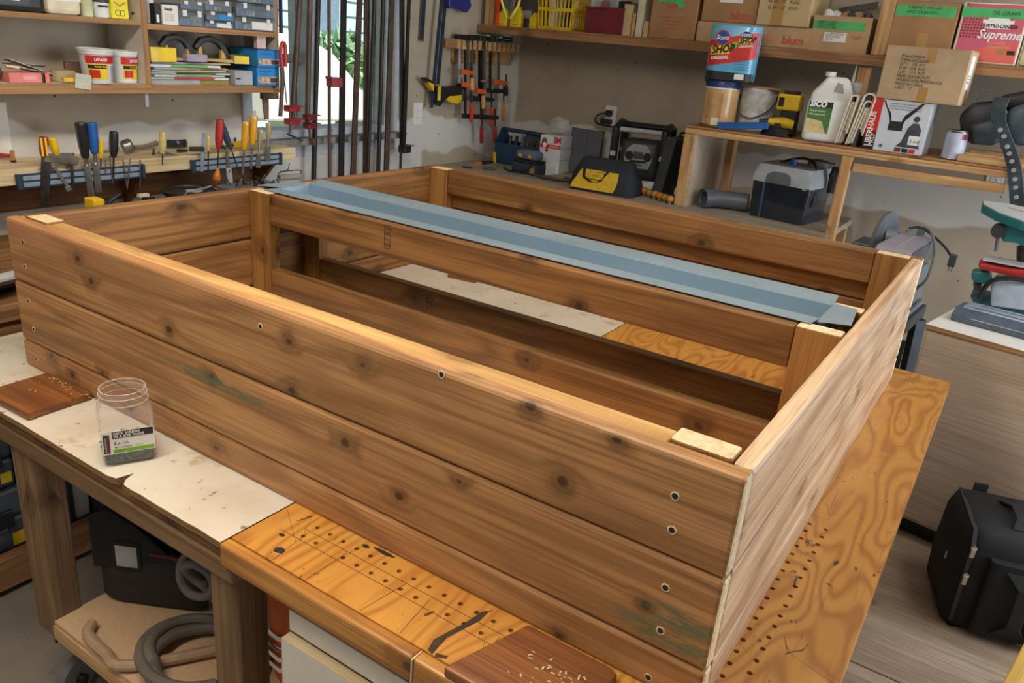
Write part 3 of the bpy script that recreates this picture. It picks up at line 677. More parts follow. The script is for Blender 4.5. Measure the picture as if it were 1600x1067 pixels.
part('body', G().lathe([(w * .46, 0), (w / 2, .004), (w / 2, .06)], 24), WHITE, t, smooth=True); part('top_band', G().lathe([(w * .502, .045), (w * .502, .12)], 24), DGREY, t, smooth=True)
part('label_line', G().box(-.02, .012, -w * .5 - .0008, -w * .42, .032, .037), BLACKINK, t)
t, w, h, d = LB('yellow_tin', 'bright yellow tin with red and black marks on the upper cabinet shelf', 'tin', 175, 202, 29, -40, s1 + .001, plain('tin_yellow', (228, 214, 20), .35), .06, .03, .003, hh=.16)
part('chevron', G().raw([(-.02, -d / 2 - .0006, .05), (0, -d / 2 - .0006, .038), (.022, -d / 2 - .0006, .05), (.022, -d / 2 - .0006, .0535), (0, -d / 2 - .0006, .0415), (-.02, -d / 2 - .0006, .0535)], [(0, 1, 4, 5), (1, 2, 3, 4)]), REDPRINT, t)
for k in (-.008, .008): part('hazard_ring', G().tube([(k + .009 * math.cos(a), -d / 2 - .0005, .018 + .009 * math.sin(a)) for a in [j * .4189 for j in range(15)]], .0009, 4, closed=True), BLACKINK, t)
# --- left bay, lower shelf: two filler pails
def pail(label, uL, uR, vB, vT, x, rz):
    y, w, h, _ = fitL(uL, uR, vB, vT, XC - x, cz2); r = w / 2
    t = thing('filler_pail', label, 'pail', (XC - x - r * .3, y, cz2 + .001), 90 + rz, 'white filler pails with red labels')
    part('body', G().lathe([(r * .80, 0), (r * .83, .004), (r * .93, h * .8), (r * .95, h * .82)], 28), WHITE, t, smooth=True)
    part('lid', G().lathe([(r * .98, h * .80), (r * 1.0, h * .82), (r * 1.0, h * .88), (r * 1.03, h * .885), (r * 1.05, h * .95), (r * .98, h * .955), (r * .96, h * .935), (r * .1, h * .935)], 28), WHITE, t, smooth=True)
    def wrap(nm, a0, a1, z0, z1, mat, off):
        g = G(); n = 12
        rz_ = lambda z: r * (.83 + .10 * (z / (h * .8))) + off
        for k in range(n + 1):
            a = R(-90 + a0 + (a1 - a0) * k / n)
            for z in (z0, z1): g.v.append((rz_(z) * math.cos(a), rz_(z) * math.sin(a), z))
        g.f = [(2 * k, 2 * k + 2, 2 * k + 3, 2 * k + 1) for k in range(n)]; g.m = [0] * n
        return part(nm, g, mat, t, smooth=True)
    wrap('label_band', -62, 58, h * .56, h * .77, REDPRINT, .0006); wrap('label_panel', -56, 20, h * .12, h * .55, YELPR, .0006)
    wrap('label_square', -50, -12, h * .16, h * .38, REDPRINT, .001); wrap('barcode', 38, 54, h * .05, h * .5, GREYP, .001); wrap('label_line', -54, 14, h * .42, h * .52, BLACKINK, .001)
    text('LEPAGE', .012, WHITEPR, t, (-.026, -r * .93, h * .63), bold=.0003); text('WOOD FILLER', .0062, YELPR, t, (-.026, -r * .91, h * .455), bold=.0002)
pail('front white pail of wood filler with a red label on the cabinet shelf', 133, 182, 129.5, 74, .02, -8)
pail('second white filler pail standing against the cabinet divider', 178, 219, 129, 77.5, .05, 22)
t, w, h, d = LB('sanding_block', 'small brown wooden block behind the white pails', 'block', 110, 136, 118, 98, cz2 + .001, plain('brown_block', (116, 84, 66), .6), .05, .09, .003, rz=-25)
y, w, h, _ = fitL(86, 121, 122, 111, XC - .06, cz2)
t = thing('tape_roll', 'beige roll of masking tape lying flat on the cabinet shelf', 'tape', (XC - .08, y, cz2 + .001)); R1 = w / 2
part('tape', G().lathe([(R1 * .55, 0), (R1, 0), (R1, h), (R1 * .55, h), (R1 * .55, 0)], 24, cap=False), plain('masking_tape', (186, 168, 130), .7), t, smooth=True); part('core', G().lathe([(R1 * .48, 0), (R1 * .55, 0), (R1 * .55, h), (R1 * .48, h), (R1 * .48, 0)], 24, cap=False), CARD, t, smooth=True)
y, w, h, _ = fitL(-22, 11, 119, 85, XC - .03, cz2)
t = thing('tape_roll', 'black and yellow roll of tape at the far left of the cabinet', 'tape', (XC - .07, y, cz2 + w / 2 + .001), 90)
Mx = TR(0, .012, 0, 90, 0, 0); R1 = w / 2
part('tape', G().lathe([(R1 * .5, 0), (R1, 0), (R1, .024), (R1 * .5, .024), (R1 * .5, 0)], 28, Mx, cap=False), DGREY, t, smooth=True); part('core', G().lathe([(R1 * .42, -.0005), (R1 * .72, -.0005), (R1 * .72, .0245), (R1 * .42, .0245), (R1 * .42, -.0005)], 28, Mx, cap=False), YEL, t, smooth=True)
t, w, h, d = LB('card_box', 'flat pink box lying on the lower cabinet shelf', 'box', 15, 66, 125, 114, cz2 + .001, PINK, .06, .02, .001)
part('flap', G().box(-w * .1, w * .35, -d / 2 - .0008, -d / 2, h * .3, h * .75), plain('pale_pink', (232, 160, 156), .6), t); part('band', G().box(w * .5, w * .5 + .01, -d / 2, d / 2, 0, h), BLACK, t)
t, w, h, d = LB('card_box', 'small pink box end beside the flat pink box', 'box', 68.5, 78, 125, 114, cz2 + .001, plain('salmon_card', (232, 120, 106), .6), .05, .02, .001)
# loose hand tools on the lower shelf
def bar_tool(name, label, cat, p, q, w, t_, mat, hmat=None, frac=.4, hw=None, group=None, side=(0, 0, 1)):
    """a flat bladed tool from p to q; the first fraction is the handle"""
    p, q = Vector(p), Vector(q); o = thing(name, label, cat, p, 0, group); d = q - p
    m = d * frac if hmat else Vector((0, 0, 0))
    part('blade', G().sweep([m * .95, m + (d - m) * .5, d], w, t_, side=side), mat, o, bevel=t_ * .2)
    if hmat: part('handle', G().sweep([(0, 0, 0), m * .5, m], [(hw or w) * .8, (hw or w), (hw or w) * .85], max(t_ * 4, .008), side=side), hmat, o, bevel=.002)
    return o
zc = cz2 + .004
q = lambda u, v, dx=.03: U(u, v, 'x', XC - dx)
bar_tool('drywall_knife', 'long taping knife resting across the pink boxes', 'knife', q(8, 92, .08), q(82, 118, .04), .022, .0015, STEEL, side=(1, 0, .3))
bar_tool('putty_knife', 'steel putty knife lying in the left cabinet heap', 'knife', q(8, 103, .07), q(60, 112, .05), .03, .0015, LGREY, CREAM, .4, .02, side=(1, 0, .2))
bar_tool('scraper', 'dark scraper lying behind the tape roll', 'scraper', q(40, 118, .1), q(88, 116, .09), .02, .002, DGREY, BLACK, .4, .02, side=(1, 0, 0))
bar_tool('metal_ruler', 'thin metal strip leaning in the left cabinet heap', 'ruler', q(4, 98, .12), q(70, 104, .1), .018, .001, STEEL, side=(1, 0, .4))
bar_tool('utility_knife', 'small yellow and black knife at the cabinet front edge', 'knife', q(98, 124.5, .012), q(124, 125, .012), .011, .004, BLACK, YEL, .7, .014, side=(0, 0, 1))
t = thing('paper_tag', 'pale paper tag hanging over the cabinet shelf edge', 'tag', U(130, 128, 'x', XC + .003), 90)
part('tag_card', G().box(-.026, .026, -.001, .001, -.022, .024), plain('pale_green_tag', (196, 198, 180), .6, var=.1), t, bevel=.0005).rotation_euler = (0, R(8), 0)
part('tag_hole', G().lathe([(.0015, 0), (.0015, .0006)], 8, TR(0, -.001, -.013, 90, 0, 0)), BLACKINK, t)
# --- right bay, upper shelf
zs = r1 + .001
y, w, h, _ = fitL(232, 240, 34, -20, XC - .04, zs)
t = thing('caulk_tube', 'white tube standing at the divider on the upper right shelf', 'tube', (XC - .06, y + .012, zs), 90); part('body', G().lathe([(.013, 0), (.0145, .003), (.0145, .13), (.006, .15)], 16), WHITE, t, smooth=True); part('cap', G().lathe([(.007, .15), (.005, .17)], 12), DGREY, t)
t, w, h, d = LB('small_box', 'narrow black box next to the white card box', 'box', 243, 253.5, 35, 6, zs, BLACK, .1, .02, .001); part('label', G().box(-w * .3, w * .1, -d / 2 - .0006, -d / 2, .006, .03), PAPER, t)
t, w, h, d = LB('small_box', 'white card box with small black print on the upper right shelf', 'box', 255, 279.5, 38, 8, zs, PAPER, .1, .012, .001)
text('Ready', .013, BLACKINK, t, (-w * .38, -d / 2 - .001, h * .72), bold=.0005)
for k in range(4): text('fasteners and fittings', .0042, BLACKINK, t, (-w * .36, -d / 2 - .001, h * (.52 - .1 * k)))
CLR = clear('clear_organiser', (186, 198, 208), .2, .16)
def organiser(label, uL, uR, vB, vT, z, n, tagm=None, dep=.13):
    y, w, h, _ = fitL(uL, uR, vB, vT, XC - .008, z)
    t = thing('organiser_box', label, 'storage box', (XC - .008 - dep / 2, y, z), 90, 'clear plastic hardware boxes')
    g = G(); a = .0015
    g.box(-w / 2, w / 2, -dep / 2, dep / 2, 0, a).box(-w / 2, w / 2, -dep / 2, -dep / 2 + a, a, h * .85).box(-w / 2, w / 2, dep / 2 - a, dep / 2, a, h * .85).box(-w / 2, -w / 2 + a, -dep / 2 + a, dep / 2 - a, a, h * .85).box(w / 2 - a, w / 2, -dep / 2 + a, dep / 2 - a, a, h * .85)
    part('tray', g, CLR, t); part('lid', G().box(-w / 2 - .002, w / 2 + .002, -dep / 2 - .003, dep / 2 + .003, h * .86, h * .98), CLR, t, bevel=.001)
    for k in range(n):
        x0 = -w / 2 + .003 + (w - .006) * k / n; cell = part('contents', G().box(x0, x0 + (w - .006) / n - .002, -dep / 2 + .004, dep / 2 - .004, .002, h * rnd(.45, .7)), plain('hardware_%d' % (k % 3), ((62, 92, 130), (120, 124, 128), (46, 66, 104))[k % 3], .5, .3, var=.7, scale=140), t, bevel=.003)
    for k in (-.3, .3): part('latch', G().box(w * k - .008, w * k + .008, -dep / 2 - .005, -dep / 2 - .003, h * .6, h * .98), WHITE, t)
    if tagm: part('label', G().box(w * -.1, w * .42, -dep / 2 - .0008, -dep / 2, h * .12, h * .7), tagm, t)
    return h
h = organiser('tall clear box beside the white card box', 281, 319, 41, 16, zs, 2)
organiser('clear box stacked on the tall clear box', 283, 318, 15, 2, zs + h * 1.02, 1)
h = organiser('clear box with a white barcode label at the shelf front', 321, 365, 45, 33, zs, 2, PAPER); h2 = organiser('clear box with a blue label, second in its stack', 323, 366, 31, 19, zs + h * 1.02, 2, SKYB)
organiser('clear box on top of the stack with the blue label', 321, 362, 17, 1, zs + h * 1.02 + h2 * 1.02, 3)
h = organiser('lowest clear compartment box at the right end of the shelf', 368, 431, 52, 28, zs, 5, PAPER); h2 = organiser('middle clear compartment box at the right end of the shelf', 370, 430, 27, 6, zs + h * 1.02, 4)
organiser('top clear compartment box at the right end of the shelf', 372, 430, 5, -12, zs + (h + h2) * 1.02, 3)
# --- right bay, lower shelf
zl = cz2 - .003
def sheet_stack(items, y0, y1):
    z = zl
    for k, (nm, label, m, th, a, b, dx, rz_) in enumerate(items):
        w = (y1 - y0) * (b - a); o = thing(nm, label, 'book' if 'magazine' in nm else 'sandpaper', (XC - .03 - .075 - dx, y0 + (y1 - y0) * (a + b) / 2, z), 90 + rz_, 'papers stacked in the right cabinet bay')
        if 'magazine' in nm:
            part('cover', G().box(-w / 2, w / 2, -.075, .075, 0, .0012).box(-w / 2, w / 2, -.075, .075, th - .0012, th).box(-w / 2, -w / 2 + .0015, -.075, .075, .0012, th - .0012), m, o); part('pages', G().box(-w / 2 + .002, w / 2 - .002, -.073, .073, .0013, th - .0013), PAPER, o)
            part('spine_print', G().box(-w * .2, w * .3, -.0757, -.075, .002, th - .002), (YELPR, REDPRINT, LIME, BLACKINK)[k % 4], o)
        else: part('sheets', G().box(-w / 2, w / 2, -.075, .075, 0, th), m, o, bevel=.0005); part('wrapper', G().box(-w / 2 - .0005, w * .1, -.0755, .0755, -.0002, th + .0003), GREYP, o)
        z += th + .0006
y0, y1 = Ly(236, 128, XC - .03), Ly(364, 128, XC - .03)
sheet_stack((('sandpaper_pack', 'olive sandpaper pack at the bottom of the paper stack', OLIVE, .014, 0, .95, 0, 1), ('magazine', 'dark magazine with a lime green spine patch', DGREY, .011, .0, .96, .004, -1), ('magazine', 'slim grey magazine second from the olive pack', LGREY, .007, .02, .9, -.002, 2),
             ('magazine', 'green edged magazine in the middle of the stack', plain('moss_paper', (104, 138, 70), .6), .008, .03, .98, .003, -2), ('magazine', 'black magazine above the green edged one', BLACK, .007, .0, .93, 0, 1),
             ('sandpaper_pack', 'brown paper pack just below the blue magazine', CARD, .007, .03, .96, .004, 3), ('magazine', 'blue covered magazine near the top of the stack', BLUE, .011, .0, .85, 0, -2),
             ('sandpaper_pack', 'tan sandpaper sheets on top of the stack', CARDL, .006, .02, 1.0, .006, 2)), y0, y1)
ztop = zl + .014 + .011 + .007 + .008 + .007 + .007 + .011 + .006 + 9 * .0006
def ybox(label, uL, uR, vB, vT, dep, mat, rz_=0, x=.02):
    t, w, h, d = LB('sandpaper_box', label, 'box', uL, uR, vB, vT, ztop, mat, dep, x, .001, rz=rz_); part('band', G().box(-w / 2 - .0004, -w * .18, -d / 2 - .0005, d / 2, -.0003, h + .0005), plain('pale_yellow_card', (232, 208, 92), .6), t)
ybox('flat yellow box at the left of the right cabinet bay', 236, 276, 90, 74.5, .09, BYEL)
ybox('slanted yellow box beside the blue boxes', 378, 397, 100, 88.5, .14, BYEL, -20)
def sander(label, u0, v0, u1, v1):
    p = U((u0 + u1) / 2, v1, 'x', XC - .07); y0, y1 = Ly(u0, v1, XC - .07), Ly(u1, v1, XC - .07); W_ = y1 - y0
    t = thing('hand_sander', label, 'hand sander', (XC - .075, (y0 + y1) / 2, ztop + .001), 90)
    part('base_plate', G().prism([(-W_ / 2, .006), (-W_ / 2, .012), (W_ * .42, .012), (W_ / 2, 0), (W_ * .44, 0)], -.035, .035, 'y'), CARDL, t, bevel=.001)
    hp = [(-W_ * .42, 0, .045), (-W_ * .25, 0, .075), (0, 0, .082), (W_ * .22, 0, .07), (W_ * .36, 0, .04), (W_ * .45, 0, .012)]
    part('handle', G().sweep(hp, [.02, .026, .028, .026, .022, .018], .022, side=(0, 1, 0)), DGREY, t, bevel=.006, smooth=True)
    for x in (-W_ * .36, W_ * .24): part('post', G().prism([(x, .012), (x + .022, .012), (x + .016, .055), (x + .004, .055)], -.008, .008, 'y'), plain('tan_plastic', (206, 168, 100), .5), t, bevel=.002)
sander('black handled drywall sander nearest the divider', 248, 50, 306, 88); sander('black handled drywall sander beside the blue boxes', 301, 50, 360, 92)
t, w, h, d = LB('foam_pad', 'small lilac foam pad in front of the black handled sanders', 'pad', 293, 325, 91, 85, ztop + .0025, plain('lilac_foam', (170, 160, 178), .8), .03, .01, .004)
def bluebox(label, uL, uR, vB, vT, z):
    t, w, h, d = LB('screw_box', label, 'box', uL, uR, vB, vT, z, SKYB, .16, -.005, .001, 'blue boxes in the right cabinet bay', hh=None)
    pic = part('picture', G().box(-w * .45, w * .45, -d / 2 - .0006, -d / 2, h * .12, h * .48), plain('screw_picture', (196, 168, 150), .5, var=.5, scale=80), t); part('picture', G().box(w * .1, w * .42, -d / 2 - .0009, -d / 2 - .0006, h * .16, h * .4), plain('screw_picture_dark', (70, 56, 56), .5, var=.6, scale=90), pic)
    text('DRYWALL SCREWS', .007, BLUEPR, t, (-w * .42, -d / 2 - .001, h * .72)); part('lid_edge', G().box(-w / 2 - .0007, w / 2 + .0007, -d / 2 - .0007, d / 2, h * .93, h * 1.005), plain('deep_blue_card', (24, 100, 170), .5), t)
    return h
h = bluebox('lower bright blue screw box at the cabinet corner', 402, 436, 131, 105, zl + .001); bluebox('upper bright blue screw box at the cabinet corner', 403, 438, 104, 78, zl + .001 + h * 1.01)
t, w, h, d = LB('small_box', 'plain light grey box beside the lower blue box', 'box', 368, 395, 128.5, 111, zl + .001, LGREY, .07, .006, .001); part('print', G().box(-w * .45, -w * .2, -d / 2 - .0006, -d / 2, h * .4, h * .5), BLACKINK, t)
t, w, h, d = LB('eraser', 'tiny pink and white block on the upper blue box', 'eraser', 402, 416, 76, 69, zl + .03 + .001 + .075, plain('pink_white', (220, 190, 186), .6), .02, .02, .001); t.location.z = U(409, 76, 'x', XC - .02).z
# ------------------------------------------------------------------ tool rail below the cabinet
XR = -.80; rz1, rz0 = Z0 - .054, Z0 - .104
ry1 = Ly(462, 238, XR)
rl = thing('tool_rail', 'long pine ledge with magnetic tool holders under the wall cabinet', 'ledge', (XW + .09, .6, rz0))
board('ledge', EDGE, XW + .001, XR, -.35, ry1, rz0, rz1, rl, bevel=.002, endmat=RAW)
board('backing_board', OLDW, XW + .0005, XW + .014, -.35, ry1 - .06, rz0 - .122, rz0 - .0005, rl, axis='y')
for yy in (.86, ry1 - .08): part('bracket', G().prism([(XW + .015, rz0 - .0006), (XR - .03, rz0 - .0006), (XW + .015, rz0 - .15)], yy, yy + .018, 'y'), OLDW, rl, w=True)
def magnet(label, uL, uR, vm):
    y0, y1 = Ly(uL, vm, XR), Ly(uR, vm, XR)
    t = thing('magnetic_bar', label, 'tool holder', (XR + .006, (y0 + y1) / 2, rz0 - .012), 90, 'magnetic tool bars on the ledge'); W_ = y1 - y0
    part('holder', G().box(-W_ / 2, W_ / 2, -.004, .004, 0, .046), NAVY, t, bevel=.001)
    for a in (.006, .026): part('magnet_strip', G().box(-W_ / 2 + .012, W_ / 2 - .012, -.008, -.004, a, a + .014), BLUEBAR, t, bevel=.001)
    for a in (-1, 1): part('end_cap', G().box(a * W_ / 2 - .006, a * W_ / 2 + .006, -.009, .004, -.001, .047), plain('navy_cap', (36, 58, 76), .45), t, bevel=.001)
magnet('left magnetic bar holding chisels and a square', 26, 222, 277); magnet('right magnetic bar holding amber handled chisels', 298, 436, 249)
XM = XR + .016
def ltool(name, label, cat, us, parts_, group='hand tools on the magnetic bars', xm=XM):
    """upright tool against the magnetic bar: parts_ = list of (part name, [(u,v,radius px)], mat, flat)"""
    k = 2.55 / FPX
    p = U(us[0], us[1], 'x', xm); k = (p - CAM_P).dot(CM @ Vector((0, 0, -1))) / FPX
    t = thing(name, label, cat, p, 0, group)
    for nm, pts, m, flat in parts_:
        P = [U(u, v, 'x', xm) - p for u, v, r in pts]; rs = [r * k for u, v, r in pts]
        if flat: g = G().sweep(P, [2 * r for r in rs], flat, side=Vector((0, (P[-1] - P[0]).z, -(P[-1] - P[0]).y)).normalized()); part(nm, g, m, t, bevel=flat * .2)
        else: part(nm, G().tube(P, rs, 10), m, t, smooth=True)
    return t
def sdriver(label, u, v0, v1, vb, r, hm, ub=None, ru=1.2, group='hand tools on the magnetic bars'):
    ub = u if ub is None else ub; um = u + (ub - u) * (v1 - v0) / (vb - v0)
    du = (um - u) / (v1 - v0)
    H = [(u, v0, r * .55), (u + du * (v1 - v0) * .04, v0 + (v1 - v0) * .05, r * .9), (u + du * (v1 - v0) * .3, v0 + (v1 - v0) * .3, r), (u + du * (v1 - v0) * .7, v0 + (v1 - v0) * .7, r * .95), (um, v1, r * .6)]
    return ltool('screwdriver', label, 'screwdriver', (um, v1), (('handle', H, hm, 0), ('shaft', [(um, v1 - 2, ru), (ub, vb, ru * .8)], DSTEEL, 0)), group)
def chisel(label, u, v0, v1, u2, vb, r, hm, bw, nk=8):
    du = (u2 - u) / (vb - v0); f = lambda v: u + du * (v - v0)
    return ltool('chisel', label, 'chisel', (f(v1), v1), (('handle', [(f(v0), v0, r * .82), (f(v0 + 2), v0 + 2, r), (f(v0 + (v1 - v0) * .5), v0 + (v1 - v0) * .5, r * .98), (f(v1 - 4), v1 - 4, r * .75), (f(v1), v1, r * .55)], hm, 0),
        ('neck', [(f(v1 - 1), v1 - 1, r * .4), (f(v1 + nk), v1 + nk, r * .35), (f(v1 + nk + 4), v1 + nk + 4, bw * .7)], STEEL, 0), ('blade', [(f(v1 + nk + 2), v1 + nk + 2, bw), (f((v1 + nk + vb) / 2), (v1 + nk + vb) / 2, bw), (f(vb), vb, bw)], STEEL, .004)))
REDYEL = plain('red_screwdriver_handle', (150, 40, 36), .3, coat=.4); BLKH = plain('black_handle', (34, 34, 36), .35, coat=.3); GREYH = plain('grey_blue_handle', (62, 76, 98), .4)
t = sdriver('red and yellow striped screwdriver at the left of the ledge', 68, 213, 244, 262, 7, REDYEL)
for k in (-3.5, 2.5): part('stripe', G().box(.0125, .0140, k * .0022 - .003, k * .0022 + .003, .002, .058), YELPR, t)
sdriver('plain yellow handled screwdriver leaning left', 80, 215, 242, 256, 6.5, YEL, 93)
chisel('black handled wide chisel on the left magnetic bar', 125.5, 192, 247, 143, 308, 8.5, BLKH, 5.5); chisel('blue handled chisel on the left magnetic bar', 143, 192, 240, 154, 301, 8, BLUE, 5.5, 12)
sdriver('short yellow and black screwdriver beside the blue chisel', 157.5, 218, 247, 262, 4, YEL); t = sdriver('black screwdriver with steel stripes behind the ledge', 178, 205, 246, 300, 7, BLKH, 177, 1.6)
sdriver('pale yellow screwdriver standing alone on the ledge', 254, 206, 240, 258, 5.8, PALEAC)
for k, (u0, v0, u1, v1) in enumerate(((171, 244, 177, 290), (192, 250, 198, 292), (203, 247, 199, 296), (219, 250, 219, 294), (165, 250, 165, 272))):
    ltool('drill_bit', ('thin steel bit beside the black striped screwdriver', 'left one of the crossed thin bits', 'right one of the crossed thin bits', 'last thin bit at the right end of the left bar', 'short bit hanging next to the blue chisel')[k], 'drill bit', (u0, v0), (('shank', [(u0, v0, 1.3), ((u0 + u1) / 2, (v0 + v1) / 2, 1.2), (u1, v1, .7)], STEEL, 0),))
t = ltool('try_square', 'black bladed try square hanging on the left magnetic bar', 'square', (70, 243), (('blade', [(72, 240, 7), (71, 280, 7.2), (70, 323, 7)], DSTEEL, .003), ('stock', [(68, 246, 7), (95, 248.5, 7), (122, 251.5, 7)], plain('worn_aluminium', (120, 112, 102), .45, .6, var=.3), .012)))
t = ltool('wrench', 'small combination wrench slanting below the left bar', 'wrench', (85, 262), (('shaft', [(86, 262, 2.2), (96, 278, 2.4), (107, 293, 2.6)], STEEL, .004), ('jaw', [(105, 291, 4.5), (109, 298, 4.5)], STEEL, .005), ('ring', [(83, 258, 4), (87, 264, 4)], STEEL, .005)))
ltool('wrench', 'thin steel driver beside the slanting wrench', 'wrench', (111, 255), (('shaft', [(111, 255, 2.5), (113, 275, 2.4), (114, 297, 1.8)], DSTEEL, .004),))
ltool('combination_rule', 'small steel rule square on the right magnetic bar', 'square', (318, 240), (('blade', [(318.5, 208, 3), (317, 238, 3), (315, 268, 3)], BLUEBAR, .002), ('head', [(297, 233, 3.5), (318, 233, 3.8)], DSTEEL, .01)))
sdriver('thin pale handled driver beside the small steel square', 325.5, 212, 236, 272, 3.4, PALEAC)
sdriver('red handled awl on the right magnetic bar', 344, 186, 232, 262, 6.5, RED, 340, 1.0); sdriver('grey blue handled driver leaning against the red awl', 345, 191, 232, 272, 5.5, GREYH, 375, 1.0)
chisel('dark amber handled chisel, left of the amber pair', 384, 190, 234, 379, 272, 6, AMBER, 2.2, 6); chisel('taller amber handled chisel, right of the amber pair', 396.5, 181, 226, 392, 264, 6.5, AMBER, 2.0, 6)
CLRH = plain('clear_chisel_handle', (176, 160, 110), .2, coat=.6)
chisel('short clear handled chisel with a wide blade', 407, 203, 228, 403, 262, 4.5, CLRH, 4.5, 10); chisel('clear handled chisel at the right end of the bar', 419.5, 192, 218, 418, 252, 4.5, CLRH, 5, 8)
ltool('awl', 'awl with a round orange wooden knob below the right bar', 'awl', (340, 262), (('knob', [(340, 262, 2), (340, 268, 3.5), (339, 275, 6.3), (339, 281, 6.3), (339, 286, 3)], plain('orange_wood', (206, 120, 44), .35), 0), ('spike', [(340, 264, 1), (341, 245, .8)], DSTEEL, 0)))
ltool('bevel_gauge', 'steel angle gauge hanging on the right magnetic bar', 'gauge', (357, 266), (('blade', [(354, 236, 2.8), (356, 258, 3.2), (358, 268, 3.6)], STEEL, .003), ('stock', [(357, 262, 4.6), (359, 280, 4.6), (360, 296, 4.4)], LGREY, .008), ('pivot', [(356.5, 267, 3), (357.5, 268, 3)], DSTEEL, .012)))
# things lying on the ledge behind the magnetic bars
zt_ = rz1 + .001
def on(u, v): return U(u, v, 'z', zt_)
bar_tool('hammer_handle', 'red handled tool with a wooden head at the left end of the ledge', 'hammer', on(-12, 246) + Vector((0, 0, .012)), on(17, 250) + Vector((0, 0, .012)), .012, .012, RED, side=(0, 0, 1))
p = on(21, 253); t = thing('mallet_head', 'small upright wooden peg beside the red handle', 'peg', p); part('peg', G().lathe([(.007, 0), (.006, .03), (.007, .036)], 10), WOODH, t, smooth=True); part('ferrule', G().lathe([(.0075, 0), (.0075, .006)], 10), BLACK, t)
p = on(200, 240); t = thing('measuring_wheel', 'round silver tool with a wooden handle lying on the ledge', 'tool', p)
part('drum', G().lathe([(.02, -.018), (.025, -.012), (.025, .012), (.02, .018)], 18, TR(0, 0, .026, 0, 70, 70)), STEEL, t, smooth=True)
e = on(250, 231) - p; part('handle', G().tube([Vector((0, .02, .02)), e * .5 + Vector((0, 0, .014)), e * .9 + Vector((0, 0, .02))], [.009, .008, .01], 8), plain('driftwood', (128, 112, 96), .6), t, smooth=True)
p = on(278, 232); t = thing('safety_glasses', 'dark wraparound safety glasses lying on the ledge', 'glasses', p, 80)
lens = [(.045 * math.cos(a) - .0, .03 * math.sin(a)) for a in [R(15 + 15 * k) for k in range(11)]]
g = G(); m = len(lens)
for z, s in ((.004, 1.0), (.02, 1.04), (.034, .92)): g.v += [(x * s, -y * s + .02, z) for x, y in lens]
g.f = [(j * m + k, j * m + k + 1, (j + 1) * m + k + 1, (j + 1) * m + k) for j in range(2) for k in range(m - 1)]; g.m = [0] * len(g.f)
part('lens', g, plain('smoked_lens', (48, 50, 52), .12), t, smooth=True)
for a in (-1, 1): part('temple', G().sweep([(a * .044, .015, .022), (a * .046, .05, .022), (a * .04, .09, .012)], .012, .003, side=(0, 0, 1)), BLUE if a == 1 else NAVY, t)
bar_tool('marking_pencil', 'yellow and black knife lying behind the amber chisels', 'knife', on(376, 228) + Vector((0, 0, .008)), on(340, 233) + Vector((0, 0, .006)), .012, .006, BLACK, YEL, .35, .014, side=(1, 0, 0))
bar_tool('black_marker', 'short black marker propped against the wall', 'marker', on(372, 226) + Vector((-.02, 0, .01)), on(384, 220) + Vector((-.05, 0, .05)), .01, .01, BLACK, side=(1, 0, 0))
for k, (u, v) in enumerate(((150, 232), (170, 238), (240, 240), (262, 242), (285, 238), (105, 244), (115, 238), (350, 232))):
    p = on(u, v); a = Vector((math.cos(k * 1.3) * .03, math.sin(k * 1.3) * .035, .004))
    bar_tool('hand_tool', ('curved dark pliers behind the blue chisel', 'steel tongs lying by the black screwdriver', 'small wrench left of the pale yellow screwdriver', 'socket key in front of the safety glasses', 'flat key right of the safety glasses', 'thin file lying behind the square', 'steel scribe lying behind the wide chisel', 'steel file behind the red awl')[k], 'hand tool', p - a + Vector((0, 0, .006)), p + a + Vector((0, 0, .006)), .011, .006, (DSTEEL, STEEL, DSTEEL, STEEL)[k % 4], side=(.3, .3, 1))
solo('wall_card', G().box(0, .002, -.024, .024, 0, .05), PAPER, 'small white card pinned to the wall behind the amber chisels', 'card', (XW + .0005, Ly(393, 192, XW), Lz(393, 192, XW)))
solo('paper_sheet', G().box(0, .001, -.05, .05, 0, .16), PAPER, 'white paper sheet on the wall at the left edge', 'paper', (XW + .0005, Ly(-6, 240, XW), Lz(0, 240, XW)))
# ------------------------------------------------------------------ lower bench on the left
ZLB, XLB = .83, -.26
lbn = thing('side_bench', 'brown wooden side bench along the left wall behind the planter', 'bench', (-.6, .6, 0))
for k in range(4): board('top_plank', OLDW, XLB - .18 * (k + 1), XLB - .18 * k - .002, -.9, 2.58, ZLB - .035, ZLB, lbn)
board('front_rail', OLDW, XLB - .05, XLB - .012, -.9, 2.58, ZLB - .125, ZLB - .036, lbn); board('front_rail', OLDW, XLB - .07, XLB - .03, -.9, 2.58, ZLB - .22, ZLB - .132, lbn)
for yy in (-.8, .55, 2.4):
    board('leg', OLDW, XLB - .12, XLB - .071, yy, yy + .09, 0, ZLB - .036, lbn); board('leg', OLDW, XW + .02, XW + .07, yy, yy + .09, 0, ZLB - .036, lbn)
board('rack_rail', SHELFW, XLB - .05, XLB - .012, -.9, 2.58, .02, .115, lbn); board('rack_shelf', SHELFW, XW + .02, XLB - .051, -.9, 2.58, .075, .095, lbn, axis='y')
